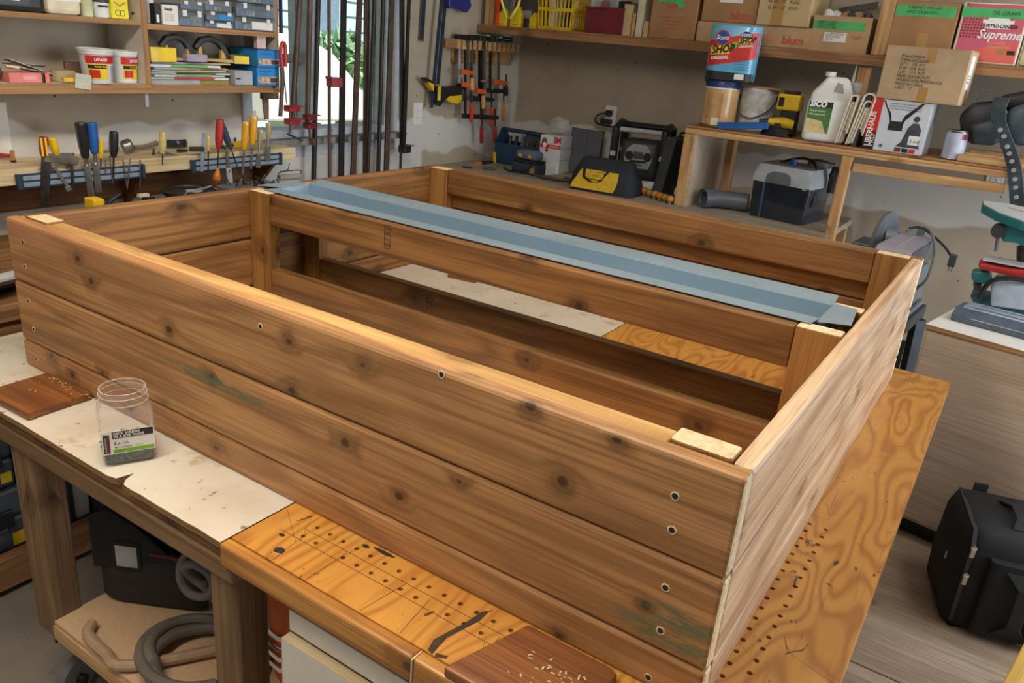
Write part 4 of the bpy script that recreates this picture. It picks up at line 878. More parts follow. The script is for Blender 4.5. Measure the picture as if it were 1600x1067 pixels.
def case(label, y0, y1, x1, z, h, mat, d=.34, sticker=True):
    t = thing('tool_case', label, 'tool case', (x1 - d / 2, (y0 + y1) / 2, z), 90, 'tool cases under the side bench'); w = y1 - y0
    part('lower_shell', G().box(-w / 2, w / 2, -d / 2, d / 2, 0, h * .55), mat, t, bevel=.012); part('upper_shell', G().box(-w / 2, w / 2, -d / 2, d / 2, h * .56, h), mat, t, bevel=.012)
    lw = min(.018, w * .15); hw = min(.05, w * .3)
    for a in (-.28, .28): part('latch', G().box(w * a - lw, w * a + lw, -d / 2 - .01, -d / 2, h * .42, h * .7), BLACK, t, bevel=.003)
    part('handle', G().tube([(-hw, -d / 2, h * .5), (-hw, -d / 2 - .03, h * .5), (hw, -d / 2 - .03, h * .5), (hw, -d / 2, h * .5)], .008, 8), BLACK, t)
    if sticker: part('sticker', G().box(w * .32, w * .45, -d / 2 - .0008, -d / 2, h * .1, h * .3), YEL, t)
case('lower grey tool case at the left edge under the side bench', -.15, .085, XLB - .06, .096, .20, plain('slate_case', (70, 76, 82), .5)); case('upper dark tool case at the left edge under the side bench', -.14, .08, XLB - .07, .297, .16, DGREY)
case('black upright case behind the bench leg', .10, .22, XLB - .06, .096, .38, BLACK, sticker=False); case('pale grey upright case behind the bench leg', .225, .275, XLB - .07, .096, .36, plain('warm_grey_case', (138, 134, 128), .5), sticker=False); case('dark blue grey case right of the bench leg', .28, .47, XLB - .06, .096, .34, plain('blue_black_case', (44, 54, 66), .5), sticker=False)
# clutter on the side bench
p = U(297, 300, 'x', -.68); rb = .088
t = thing('bucket', 'black lidded bucket on the side bench behind the planter', 'bucket', (-.68, p.y, ZLB))
hb = Lz(297, 296, -.68) - ZLB
part('body', G().lathe([(rb * .86, 0), (rb * .95, hb * .9), (rb * .98, hb * .92)], 32), BLACK, t, smooth=True); part('lid', G().lathe([(rb, hb * .88), (rb * 1.04, hb * .9), (rb * 1.04, hb * .98), (rb * .98, hb), (rb * .95, hb * .97), (rb * .2, hb * .97)], 32), BLACK, t, smooth=True)
part('lid_sticker', G().lathe([(.03, 0), (.03, .001)], 20, TR(.01, .01, hb * .972)), LGREY, t); part('wire', G().tube([(.03, .02, hb), (.0, .09, hb + .004), (.06, -.06, hb + .003), (.09, -.05, hb * .8)], .0015, 5), LGREY, t)
def lbs(name, label, cat, u, v, x, g, m, rz_=0, bevel=.002, extra=None):
    p = U(u, v, 'x', x); t = thing(name, label, cat, (x, p.y, ZLB), rz_); part('body', g, m, t, bevel=bevel)
    if extra: part(extra[0], extra[1], extra[2], t, smooth=True)
    return t
def hL(u, v, x): return Lz(u, v, x) - ZLB
h = hL(150, 309, -.55); lbs('tool_box', 'yellow box beside a black brush handle on the side bench', 'box', 148, 320, -.55, bxg(.035, .05, h), YEL, 90, .002, ('brush_handle', G().tube([(.03, 0, h * .8), (.05, 0, h * .92), (.085, 0, h * 1.02)], [.006, .009, .005], 8), BLACK))
h = hL(235, 306, -.6); lbs('paint_brush', 'brush with a cream end behind the planter rim', 'brush', 232, 312, -.6, bxg(.03, .03, h), BLACK, 90, .002, ('cream_end', G().box(-.035, .0, -.008, .008, h, h + .01), CREAM))
p = U(405, 290, 'x', -.62); t = thing('parts_bin', 'open grey bin full of black odds and ends near the window', 'bin', (-.66, p.y, ZLB), 90); hb = hL(405, 292, -.62)
part('bin', G().box(-.11, .12, -.07, .07, 0, hb), MGREY, t, bevel=.004)
for k in range(16):
    a = rnd(0, 6.28); x, y = rnd(-.1, .1), rnd(-.055, .05)
    part('odd_piece', G().tube([(x, y, hb), (x + .02 * math.cos(a), y + .02 * math.sin(a), hb + rnd(.01, .035))], rnd(.002, .006), 6), (BLACK, STEEL, DSTEEL)[k % 3], t)
p = U(452, 276, 'x', -.78); t = thing('paint_roller', 'worn paint roller with a wire cage hanging under the ledge end', 'paint roller', p, 90)
part('sleeve', G().tube([(-.055, 0, 0), (.055, 0, -.004)], .013, 14), plain('roller_nap', (150, 144, 134), .9), t, smooth=True); part('wire_frame', G().tube([(-.058, -.002, 0), (-.058, -.002, .02), (-.01, -.002, .03), (.0, -.002, .06)], .002, 6), DSTEEL, t); part('wire_frame', G().tube([(.058, -.002, 0), (.058, -.002, .022), (-.05, -.002, .026)], .002, 6), DSTEEL, t)
for k, (u, v, m) in enumerate(((8, 395, LGREY), (14, 408, STEEL), (20, 425, DSTEEL), (5, 436, BLACK))):
    p = U(u, v, 'x', -.32 - .03 * k)
    bar_tool('hand_plane_part', ('pale metal tool on the side bench at the left edge', 'steel tool on the side bench at the left edge', 'dark steel tool in front on the side bench', 'black tool on the side bench nearest the planter')[k], 'hand tool', (p.x, p.y - .09, ZLB + .006 + .018 * (3 - k)), (p.x - .02, p.y + .035, ZLB + .008 + .018 * (3 - k)), .04, .012, m, side=(1, .2, 0))
# ------------------------------------------------------------------ bar clamps in front of the window
XB = -.905
def head(t, p, m, w=.05, h=.022, d=.03, dy=.0, pin=True):
    part('clamp_head', G().box(-d / 2, d / 2 + .012, -w / 2 + dy, w / 2 + dy, -h / 2, h / 2), m, t, bevel=.004).location = p
    part('clamp_jaw', G().box(-.006, .045, -w * .6 + dy, w * .6 + dy, h / 2, h / 2 + .004), m, t, bevel=.001).location = p
BARS = ((468, 0, 456, 188, 8, 'pipe', RUSTY, 'brown pipe clamp with bright red jaws beside the cabinet'), (484, 0, 480, 196, 8, 'pipe', RUSTY, 'brown pipe clamp with dark red jaws at the window mullion'), (497, 0, 490, 279, 7.5, 'pipe', IRON, 'plain black pipe nearest the window mullion'),
        (514, 0, 515, 276, 5, 'pipe', RUSTY, 'thin brown pipe with a red clip halfway down'), (537, 0, 533, 273, 9.5, 'flat', IRON, 'wide black bar right of the red clip'), (562, 0, 551.5, 272, 9, 'rack', RUSTY, 'leftmost toothed rack bar in the window'),
        (573, 0, 571, 269, 9, 'rack', RUSTY, 'second toothed rack bar in the window'), (585, 0, 577, 200, 6, 'pipe', IRON, 'black pipe leaning against the second toothed bar'), (598.5, 0, 591, 266, 6.5, 'pipe', IRON, 'black pipe just left of the last window rack bar'),
        (612, 0, 603.5, 265, 9, 'rack', RUSTY, 'toothed rack bar at the right window jamb'), (628, 0, 628, 234, 8, 'rack', IRON, 'dark toothed bar with a black head beside the window'), (639, 0, 631, 226, 5, 'flat', IRON, 'thin dark bar at the right of all window clamps'))
for i, (u0, v0, u1, v1, wpx, typ, m, lab) in enumerate(BARS):
    xb = XB + .02 * (i % 2) + (.012 if i == 7 else 0)
    a, b = U(u0, v0, 'x', xb), U(u1, v1, 'x', xb); d = b - a
    short = i < 2 or i > 9
    lo = b if short else a + d * ((ZLB + .002 - a.z) / d.z)
    hi = a - d * ((2.25 - a.z) / (-d.z)) * -1 if False else a + d * ((2.25 - a.z) / d.z)
    t = thing('bar_clamp', lab, 'clamp', lo, 0, 'bar clamps standing in front of the window')
    r = wpx * ((b - CAM_P).length / FPX) / 2; e = hi - lo
    if typ == 'pipe': part('pipe', G().tube([(0, 0, 0), e], r, 12), m, t, smooth=True)
    else: part('bar', G().sweep([(0, 0, 0), e * .5, e], 2 * r, .012, side=(0, 1, 0)), m, t, bevel=.001)
    if typ == 'rack':
        g = G(); n = int(e.length / .016)
        for k in range(n):
            c = e * (k / n); g.box(.004, .0085, -r * .7, r * .75, -.0035, .0035, Matrix.Translation(c))
        part('tooth_strip', g, m, t)
    if i == 0:
        for z, mm in ((-.004, RED), (.05, RED)): head(t, Vector((.01, -.012, z)), mm, .06)
        part('screw', G().tube([(.03, -.035, .06), (.03, -.04, -.05)], .005, 8), RUSTY, t); part('cross_handle', G().tube([(.04, -.06, -.05), (.02, .04, -.085)], .004, 8), NAVY, t)
    if i == 1:
        for z in (.0, .035): head(t, Vector((.01, .0, z)), DRED, .05)
        part('screw', G().tube([(.025, -.012, 0), (.028, -.008, -.05)], .006, 8), RUSTY, t); part('crank_handle', G().tube([(.03, .0, -.05), (.035, .004, -.065), (.035, .005, -.085)], [.005, .009, .006], 8), plain('maroon_wood', (96, 52, 44), .5), t, smooth=True)
    if i == 3:
        p = U(521, 128, 'x', xb + .015) - lo; part('clip', G().box(-.012, .03, -.035, .03, -.02, .02), plain('brick_red', (150, 64, 70), .5), t, bevel=.005).location = p
        part('clip_jaw', G().box(-.008, .034, -.042, -.034, .012, .024), plain('brick_red', (150, 64, 70), .5), t, bevel=.002).location = p
    if i == 10:
        head(t, Vector((.012, .0, .006)), BLACK, .055, .036); part('screw', G().tube([(.02, -.03, 0), (.02, -.03, -.10)], .007, 8), IRON, t)
p0, p1 = U(442, 68, 'x', -.76), U(447, 160, 'x', -.76)
t = thing('bow_saw', 'saw with a red grip hanging beside the wall cabinet', 'saw', p1, 0); e = p0 - p1
part('grip', G().tube([U(441, 108, 'x', -.76) - p1, U(439, 90, 'x', -.76) - p1, U(439, 74, 'x', -.76) - p1, U(442, 67, 'x', -.76) - p1, U(445.5, 74, 'x', -.76) - p1, U(446, 104, 'x', -.76) - p1], .0075, 10), RED, t, smooth=True)
part('saw_frame', G().tube([U(440, 106, 'x', -.76) - p1, U(441, 130, 'x', -.76) - p1, U(438, 182, 'x', -.76) - p1], .0085, 8), plain('brown_saw_frame', (86, 66, 56), .5), t); part('saw_rod', G().tube([U(443, 106, 'x', -.76) - p1, U(448, 162, 'x', -.76) - p1], .003, 8), STEEL, t)
p = U(433, 148, 'x', -.85); t = thing('hand_brush', 'old brush with a hanging handle under the cabinet corner', 'brush', (p.x, p.y - .05, cz0 - .001), 90)
part('bristles', G().box(-.03, .05, -.012, .012, -.03, 0), plain('bristle_brown', (120, 98, 74), .9, var=.4, scale=90), t, bevel=.003); part('handle', G().sweep([(-.012, 0, -.02), (-.01, 0, -.06), (-.008, 0, -.11)], [.03, .028, .02], .01, side=(1, 0, 0)), plain('grey_wood', (120, 104, 88), .7), t, bevel=.003)
solo('blue_strip', G().box(-.008, .008, -.004, .004, -.12, .28), plain('indigo_plastic', (44, 40, 84), .5), 'dark blue strip hanging at the cabinet right side', 'strip', U(438, 0, 'x', -.78), bevel=.001)
solo('white_board', G().box(0, .016, 0, 1.05, 0, 0.98 - ZLB + .02), plain('painted_apron_board', (196, 196, 192), .6, var=.1, scale=6), 'white painted board below the window sill', 'board', (XW + .0005, 1.46, ZLB + .001), bevel=.002)
# ------------------------------------------------------------------ clamp rack near the corner
XK = XW + .03
def K(u, v, x=XK): return U(u, v, 'x', x)
rk = thing('clamp_rack', 'slotted pine rack on the left wall near the corner', 'rack', K(750, 98), 0, None)
a, b = K(705, 62, XW), K(800, 70, XW); zt, zb = K(705, 59, XW).z, K(705, 97, XW).z
board('back_board', RAW, XW + .0005, XW + .018, a.y, min(b.y, YW - .01), zb, zt, rk)
ya, yb = K(713, 62, XW + .09).y, K(812, 75, XW + .09).y; n = 13; sw = (min(yb, YW - .02) - ya) / n
for k in range(n): board('comb_tooth', RAW, XW + .0185, XW + .10, ya + k * sw, ya + k * sw + sw * .62, zt - .052, zt - .004, rk, bevel=.001, axis='x')
def fclamp(label, ub, vt, vj, uj0, uj1, uh, vh0, vh1, barm, jm, hm, x, pad=None):
    o = U(ub, vt, 'x', x); t = thing('bar_clamp', label, 'clamp', U(ub, vj, 'x', x), 0, 'small clamps hanging on the rack'); base = t.location.copy()
    P = lambda u, v, dx=0: U(u, v, 'x', x + dx) - base
    part('bar', G().sweep([P(ub, vt - 20), P(ub, vj + 4)], .018, .006, side=(0, 1, 0)), barm, t)
    part('fixed_jaw', G().box(-.03, .09, -.012, .012, -.01, .014, Matrix.Translation(P(ub, vt - 21))), BLACK, t, bevel=.003)
    j0, j1 = P(uj0, vj), P(uj1, vj + 2); part('sliding_jaw', G().sweep([j0, (j0 + j1) / 2, j1], [.028, .026, .02], .016, side=(0, .05, 1)), jm, t, bevel=.003)
    h0, h1 = P(uh, vh0), P(uh, vh1); part('spindle', G().tube([P(uh, vj - 12), h0], .005, 8), DSTEEL, t, smooth=True)
    part('handle', G().tube([h0, h0 + (h1 - h0) * .1, h0 + (h1 - h0) * .6, h1 - (h1 - h0) * .08, h1], [.007, .0115, .013, .012, .007], 10), hm, t, smooth=True)
    if pad: part('pad', G().lathe([(.008, 0), (.016, .004), (.016, .008)], 12, Matrix.Translation(P(uh, vj - 14))), pad, t)
DKRED = plain('dark_red_handle', (150, 34, 34), .35, coat=.3); BRRED = plain('orange_red_handle', (206, 60, 36), .35, coat=.3); PALEH = plain('pale_wood_handle', (206, 160, 96), .4)
XK2 = XW + .075
fclamp('clamp with a black jaw and dark red handle lowest on the left', 727, 80, 181, 723, 756, 752.5, 197, 224, DSTEEL, BLACK, DKRED, XK2); fclamp('orange jawed clamp with a pale handle, topmost on the rack', 731, 80, 112, 720, 740, 737.5, 121, 141, STEEL, ORANGE, PALEH, XK2 + .03)
fclamp('orange jawed clamp with a bright red handle', 737, 80, 132, 722, 744, 736.5, 161, 191, STEEL, ORANGE, BRRED, XK2 + .02); fclamp('black clamp with a bright red handle and green pad', 749, 80, 154, 740, 771, 768, 167, 196, DSTEEL, BLACK, BRRED, XK2, GREEN)
fclamp('small orange jawed clamp with a wooden handle at the rack middle', 757, 80, 142, 744, 759, 755, 149, 170, STEEL, ORANGE, PALEH, XK2 + .025, PINK); fclamp('wide black barred clamp with a brown wooden handle', 766, 80, 141, 762, 790, 787, 158, 189, IRON, BLACK, WOODH, XK2)
fclamp('thin barred orange clamp at the right end of the rack', 779, 82, 128, 772, 793, 791, 134, 150, STEEL, ORANGE, DSTEEL, XK2); fclamp('black clamp with a dark red handle lowest on the right', 752, 80, 182, 748, 778, 773.5, 198, 223, DSTEEL, BLACK, DKRED, XK2 + .01, GREEN)
fclamp('plain grey barred clamp at the left end of the rack', 718, 79, 134, 714, 728, 721, 140, 158, LGREY, BLACK, DSTEEL, XK2 - .02)
for k, (u, v) in enumerate(((756, 58), (772, 61), (786, 64))):
    solo('green_pad', G().prism([(-.035, -.01), (.03, -.02), (.045, .0), (.01, .008), (-.02, .012)], 0, .006, 'z'), GREEN, ('large', 'middle', 'small')[k] + ' green plastic pad on top of the hanging clamps', 'pad', K(u, v - 2, XK2 + .05), 20 * k, 'green clamp pads', bevel=.002)
# pistol grip bar clamps left of the rack
def J(u, v, x=XW + .05): return U(u, v, 'x', x)
b0 = J(675, 165); t = thing('bar_clamp', 'pistol grip bar clamp with a yellow trigger on the left wall', 'clamp', b0, 0)
part('bar', G().sweep([J(674, 168) - b0, J(693, -30) - b0], .02, .008, side=(0, 1, 0)), BLUEFR, t); 
part('lower_jaw', G().prism([tuple((J(u, v) - b0).yz) for u, v in ((659, 121), (664, 121), (676, 128), (680, 140), (672, 136), (663, 127))], -.015, .015, 'x'), BLACK, t, bevel=.003); part('jaw_pad', G().prism([tuple((J(u, v) - b0).yz) for u, v in ((664, 127), (675, 131), (674, 142), (668, 133))], -.017, .017, 'x'), YEL, t, bevel=.002)
part('grip_body', G().prism([tuple((J(u, v) - b0).yz) for u, v in ((679, 134), (692, 136), (716, 134), (719, 147), (700, 149), (690, 158), (684, 166), (679, 162))], -.018, .018, 'x'), BLACK, t, bevel=.004); part('trigger', G().prism([tuple((J(u, v) - b0).yz) for u, v in ((691, 149), (706, 150), (720, 147), (720, 155), (713, 162), (702, 160), (692, 154))], -.014, .014, 'x'), YEL, t, bevel=.004)
part('sticker', G().box(.018, .019, -.012, .012, -.02, .05, Matrix.Translation(J(682, 150) - b0)), YELPR, t)
b0 = J(686, 128, XW + .03); t = thing('bar_clamp', 'pistol clamp bar with a blue handle at the top of the frame', 'clamp', b0, 0)
part('bar', G().sweep([J(684, 132, XW + .03) - b0, J(699, -30, XW + .03) - b0], .02, .008, side=(0, 1, 0)), BLUEFR, t); part('blue_handle', G().prism([tuple((J(u, v, XW + .05) - b0).yz) for u, v in ((699, -8), (735, -6), (733, 0), (735, 9), (728, 20), (718, 15), (708, 10), (700, 14))], -.0, .03, 'x'), plain('royal_blue', (36, 46, 120), .4), t, bevel=.005)
b0 = J(659, 63, XW + .02); t = thing('bar_clamp', 'single blue grey bar hanging by the window casing', 'clamp', b0, 0); part('bar', G().sweep([(0, 0, 0), J(665, -30, XW + .02) - b0], .022, .006, side=(0, 1, 0)), BLUEFR, t); part('stop', G().box(-.004, .006, -.012, .012, -.004, .004), STEEL, t)
def outlet(label, p, rz):
    t = thing('wall_outlet', label, 'outlet', p, rz); part('plate', G().box(-.035, .035, -.005, 0, -.058, .058), WHITE, t, bevel=.002)
    for s in (-1, 1):
        f = part('socket', G().box(-.016, .016, -.0065, -.005, s * .02 - .013, s * .02 + .013), WHITE, t, bevel=.001)
        for k in (-.006, .006): part('slot', G().box(k - .001, k + .001, -.0068, -.0065, s * .02 - .004, s * .02 + .005), BLACK, f)
outlet('white outlet on the left wall below the blue bar', J(652, 178, XW), 90)
# ------------------------------------------------------------------ back wall: upper shelf
YU, ZU = 3.045, Z0 + .510
XE = 2.9
us = thing('upper_shelf', 'long pine shelf of boxes high on the back wall', 'shelf', (.9, YW - .17, ZU - .045))
board('shelf_board', SHELFW, XW + .001, XE, YU + .022, YW - .001, ZU - .02, ZU, us, axis='x'); board('front_rail', SHELFW, XW + .001, XE, YU, YU + .0215, ZU - .044, ZU + .001, us)
p = U(764, 36, 'y', YU + .03); board('upright', RAW, p.x - .03, p.x + .03, YU + .025, YU + .065, ZU + .0005, 2.5, us)
p = U(1370, 80, 'y', YU); board('upright', RAW, p.x - .028, p.x + .028, YU + .022, YU + .062, ZU + .002, 2.5, us)
def B(u, v, y): return U(u, v, 'y', y)
def fitB(uL, uR, vB, vT, y, z):
    a, b = U(uL, vB, 'y', y), U(uR, vB, 'y', y); t = U((uL + uR) / 2, vT, 'y', y); return (a.x + b.x) / 2, b.x - a.x, t.z - z
def carton(label, uL, uR, vB, vT, y, z, d, mat, hh=None, cat='box', name='cardboard_box', rz=0, flaps=True, group=None, open_=False, bevel=.004):
    x, w, h = fitB(uL, uR, vB, vT, y, z); h = hh or h
    t = thing(name, label, cat, (x, y + d / 2, z), rz, group)
    if open_:
        a = .005; part('box_body', G().box(-w / 2, w / 2, -d / 2, d / 2, 0, a).box(-w / 2, w / 2, -d / 2, -d / 2 + a, a, h).box(-w / 2, w / 2, d / 2 - a, d / 2, a, h).box(-w / 2, -w / 2 + a, -d / 2 + a, d / 2 - a, a, h).box(w / 2 - a, w / 2, -d / 2 + a, d / 2 - a, a, h), mat, t)
    else: part('box_body', bxg(w, d, h), mat, t, bevel=bevel)
    if flaps and not open_:
        for s in (-1, 1): part('top_flap', G().box(-w / 2 + .003, w / 2 - .003, min(s * .0012, s * (d / 2 - .003)), max(s * .0012, s * (d / 2 - .003)), h, h + .003), mat, t)
    return t, w, h, d
ON = ZU + .0015
yb_ = YU + .03
# small things at the left end
p = B(775, 36, yb_); solo('red_level', G().box(-.006, .006, -.012, .012, 0, .5), plain('bright_red_orange', (226, 70, 34), .4), 'thin red level standing at the left end of the upper shelf', 'level', (p.x + .006, yb_, ON), bevel=.001)
for k, (uL, uR, vT) in enumerate(((775, 789, 12), (795, 810, 8), (825, 836, 19))):
    x, w, h = fitB(uL, uR, 38, vT, yb_, ON)
    t = thing('yellow_wedge', ('yellow pointed block next to the red level', 'yellow pointed block under the hanging strap', 'smallest yellow pointed block beside the basket')[k], 'block', (x, yb_ + .03, ON), 0, 'yellow pointed blocks'); part('block', G().prism([(-w / 2, 0), (w / 2, 0), (w / 2, h * .62), (w * .1, h), (-w / 2, h * .6)], -.02, .02, 'y'), BYEL, t, bevel=.002); part('groove', G().box(-w * .3, w * .3, -.0206, -.02, h * .1, h * .14), OLIVE, t)
P = [B(u, v, YU - .005) for u, v in ((780, -30), (784, 2), (789, 18), (793, 28), (797, 29), (803, 21), (810, 8), (814, -8), (816, -30))]
t = solo('yellow_strap', G().sweep(P, .014, .002, side=(.4, .9, 0)), plain('pale_yellow_webbing', (232, 226, 96), .6), 'pale yellow strap looping down over the upper shelf', 'strap', P[4], w=True)
t, w, h, d = carton('dark grey box behind the yellow blocks', 809, 838, 38, 0, yb_ + .09, ON, .2, plain('dusky_box', (84, 76, 76), .7), hh=.2); part('label', G().box(-w * .3, w * .2, -d / 2 - .0006, -d / 2, .05, .09), GREYP, t)
for k in range(3): bar_tool('hand_drill_part', ('dark tool handle slanting behind the yellow strap', 'grey tool handle behind the yellow strap', 'dark red tool behind the yellow blocks')[k], 'hand tool', B(778 + 12 * k, 30, yb_ + .07), B(786 + 12 * k, -6, yb_ + .08), .02, .012, (DGREY, MGREY, DRED)[k], side=(1, 0, .2))
# yellow basket
x, w, h = fitB(842, 908, 44, -18, yb_, ON); h = max(h, .24)
x0b, x1b = B(842, 44, yb_).x, B(890, 46, yb_).x
bw = x1b - x0b; t = thing('plastic_basket', 'yellow slotted plastic basket on the upper shelf', 'basket', ((x0b + x1b) / 2, yb_ + .12, ON)); d = .24; fl_ = .014
def wallslots(nm, n, half, dd, M, hgt):
    g = G(); f = lambda z: half + fl_ * z / hgt
    for z0, z1 in ((0, .016), (hgt * .42, hgt * .5), (hgt * .9, hgt)):
        g.raw([(-f(z0), 0, z0), (f(z0), 0, z0), (f(z1), -fl_ * (z1 - z0) / hgt, z1), (-f(z1), -fl_ * (z1 - z0) / hgt, z1)], [(0, 1, 2, 3)], M @ Matrix.Translation((0, -fl_ * z0 / hgt, 0)))
    for k in range(n + 1):
        s = -1 + 2 * k / n; r = .0035
        g.raw([(s * f(0) - r, 0, 0), (s * f(0) + r, 0, 0), (s * f(hgt) + r, -fl_, hgt), (s * f(hgt) - r, -fl_, hgt)], [(0, 1, 2, 3)], M)
    o = part(nm, g, YEL, t); m = o.modifiers.new('s', 'SOLIDIFY'); m.thickness = .003; m.offset = 0; return o
hB = .22
for M in (TR(0, -d / 2, 0), TR(0, d / 2, 0, 0, 0, 180)): wallslots('slotted_side', 9, bw / 2, d, M, hB)
for M in (TR(bw / 2, 0, 0, 0, 0, 90), TR(-bw / 2, 0, 0, 0, 0, -90)): wallslots('slotted_side', 12, d / 2, bw, M, hB)
part('bottom', G().box(-bw / 2, bw / 2, -d / 2, d / 2, 0, .003), YEL, t); part('rim', G().tube([(-bw / 2 - fl_, -d / 2 - fl_, hB), (bw / 2 + fl_, -d / 2 - fl_, hB), (bw / 2 + fl_, d / 2 + fl_, hB), (-bw / 2 - fl_, d / 2 + fl_, hB)], .006, 6, closed=True), YEL, t)
for k in range(5):
    solo('basket_item', G().lathe([(.02, 0), (.022, .05), (.015, .12), (.012, .15)], 12), (WHITE, GREYP, MAROON, NAVY, PAPER)[k], ('white bottle', 'grey bottle', 'maroon bottle', 'navy bottle', 'cream bottle')[k] + ' inside the yellow basket', 'bottle', (t.location.x - bw * .35 + bw * .17 * k, t.location.y - .04 + .03 * (k % 3), ON + .004), 0, 'bottles in the yellow basket', smooth=True)
# maroon bin with papers
t, w, h, d = carton('maroon plastic bin with papers showing at its top', 913, 972, 47, 13, yb_, ON, .26, MAROON, cat='bin', name='plastic_bin', open_=True)
part('rim', G().tube([(-w / 2, -d / 2, h), (w / 2, -d / 2, h), (w / 2, d / 2, h), (-w / 2, d / 2, h)], .006, 6, closed=True), MAROON, t)
for k in range(8): solo('bag_packet', G().box(-.03, .03, -.02, .02, 0, rnd(.06, .12)), (GREYP, DRED, LGREY, BLACK)[k % 4], ('pale', 'dark red', 'light grey', 'black')[k % 4] + (' front' if k < 4 else ' rear') + ' packet poking out of the maroon bin', 'packet', (t.location.x - w * .36 + w * .24 * (k % 4), t.location.y - .07 + .1 * (k // 4), ON + h - .035), rnd(-25, 25), 'packets in the maroon bin')
for k, (uL, uR, vT, m) in enumerate(((970, 983, 6, CARDL), (984.5, 989, 20, RAW), (991, 1001, -40, plain('bone_board', (206, 194, 168), .6)), (1003, 1011, 33, CARDL))):
    x, w, h = fitB(uL, uR, 53, vT, yb_, ON); solo('board_offcut', bxg(w, .25, min(h, .4)), m, ('tan board standing against the maroon bin', 'narrow pine strip between the tan boards', 'tall cream board standing on edge on the upper shelf', 'short tan board leaning on the taped carton')[k], 'board', (x, yb_ + .13, ON), 0, 'boards standing on the upper shelf', bevel=.001)
# cartons
t, w, h, d = carton('brown carton with torn green tape and red print on the upper shelf', 1012, 1084, 60, -45, yb_, ON, .28, CARDD)
F = -d / 2 - .0012
part('green_tape', G().prism([(-w * .38, h * .52), (-w * .36, h * .60), (-w * .28, h * .66), (w * .18, h * .66), (w * .2, h * .5), (w * .1, h * .45), (w * .04, h * .53), (-w * .30, h * .55)], F, F + .001, 'y'), GREEN, t)
text('OK', .05, REDINK, t, (-w * .16, F + .0007, h * .46), bold=.002); 
for k, s in enumerate(('STORE IN A COOL DRY PLACE', 'KEEP FROM FREEZING', 'PRODUCT', '12 / 946 ML')): text(s, .012, REDINK, t, (0, F, h * (.31 - .055 * k)), align='CENTER', sx=.95)
hl = part('hand_hole', G().box(w * .28, w * .42, F, F + .001, h * .64, h * .80), BLACK, t); part('can_rim', G().tube([(w * .35 + .013 * math.cos(a), F - .0006, h * .72 + .015 * math.sin(a)) for a in [j * .524 for j in range(12)]], .0025, 5, closed=True), LGREY, hl)
t, w, h, d = carton('flat cardboard box under the carton marked blum in orange', 1086, 1176, 63, 36, yb_, ON, .26, CARD)
hz = h
t, w, h, d = carton('big brown carton marked blum behind the towel pack', 1094, 1180, 36, -60, yb_, ON + hz + .004, .28, CARDD, hh=.26); text('blum', .05, REDINK, t, (w * .03, -d / 2 - .001, .016), bold=.0015, shear=.15); part('shipping_label', G().box(-w * .2, w * .22, -d / 2 - .001, -d / 2, .085, .15), PAPER, t)
t, w, h, d = carton('flat box marked blum in orange on the upper shelf', 1172, 1264, 72, 42, yb_, ON, .28, CARD); text('blum', .05, REDINK, t, (w * .02, -d / 2 - .001, h * .2), bold=.0015, shear=.15)
for k in (-.38, -.2): part('handling_mark', G().box(w * k, w * k + .03, -d / 2 - .0006, -d / 2, h * .25, h * .6), plain('faded_red_print', (198, 130, 98), .7), t)
hz = h
t, w, h, d = carton('tall tan carton with stencilled weights on the flat box', 1179, 1262, 44, -60, yb_ - .01, ON + hz + .004, .30, CARDL, hh=.28); part('tape', G().box(-w * .22, -w * .0, -d / 2 - .0006, -d / 2, 0, h), BROWNT, t)
for k, s in enumerate(('Q/TY: 100  PCS', 'N.W: 17   KGS.', 'G.W: 17   KGS.')): text(s, .022, BLACKINK, t, (-w * .32, -d / 2 - .001, .12 - .026 * k), shear=.1)
t, w, h, d = carton('open carton with green tape and crumpled paper beside the upright', 1262, 1353, 80, 25, yb_, ON, .26, CARD, open_=True); F = -d / 2 - .0008
part('green_tape', G().box(-w * .49, w * .40, F, F + .0006, h * .62, h * .86), GREEN, t); lb = part('shipping_label', G().box(-w * .27, w * .12, F, F + .0006, h * .28, h * .54), PAPER, t)
for k, s in enumerate(('DOOR LOCKSETS', 'SATIN NICKEL', 'QTY 10')): text(s, .012, BLACKINK, lb, (-w * .24, F - .0004, h * (.465 - .07 * k)), sx=.8)
for k, s in enumerate(('CABINET HARD.', 'DOOR KNOBS', 'HINGES & PULLS')): text(s, .014, BLACKINK, t, (-w * .42, F - .0004, h * (.79 - .07 * k)), sx=.8)
text('fragile', .025, REDINK, t, (w * .2, F, h * .4), shear=.2, sx=.7)
cx, cy = t.location.x, t.location.y
for k in range(6):
    g = G(); r2 = random.Random(k); nv = 7
    ring = [(.03 * math.cos(a) * r2.uniform(.5, 1.2), .03 * math.sin(a) * r2.uniform(.5, 1.2)) for a in [j * 6.283 / nv for j in range(nv)]]
    g.v = [(x, y, 0) for x, y in ring] + [(x * .7, y * .7, r2.uniform(.02, .05)) for x, y in ring] + [(0, 0, r2.uniform(.03, .06)), (0, 0, -.01)]
    g.f = [(j, (j + 1) % nv, (j + 1) % nv + nv, j + nv) for j in range(nv)] + [(j + nv, (j + 1) % nv + nv, 2 * nv) for j in range(nv)] + [((j + 1) % nv, j, 2 * nv + 1) for j in range(nv)]; g.m = [0] * len(g.f)
    solo('crumpled_paper', g, (PAPER, WHITE, CARD, BLACK, CARD, DGREY)[k], ('leftmost white crumpled paper', 'second white crumpled paper', 'tan crumpled wrapping', 'black crumpled bag', 'right hand tan wrapping', 'dark grey crumpled bag')[k] + ' at the top of the open carton', 'paper', (cx - w * .33 + w * .13 * k, cy - .06 + .02 * (k % 3), ON + h - .02), 0, 'packing in the open carton')
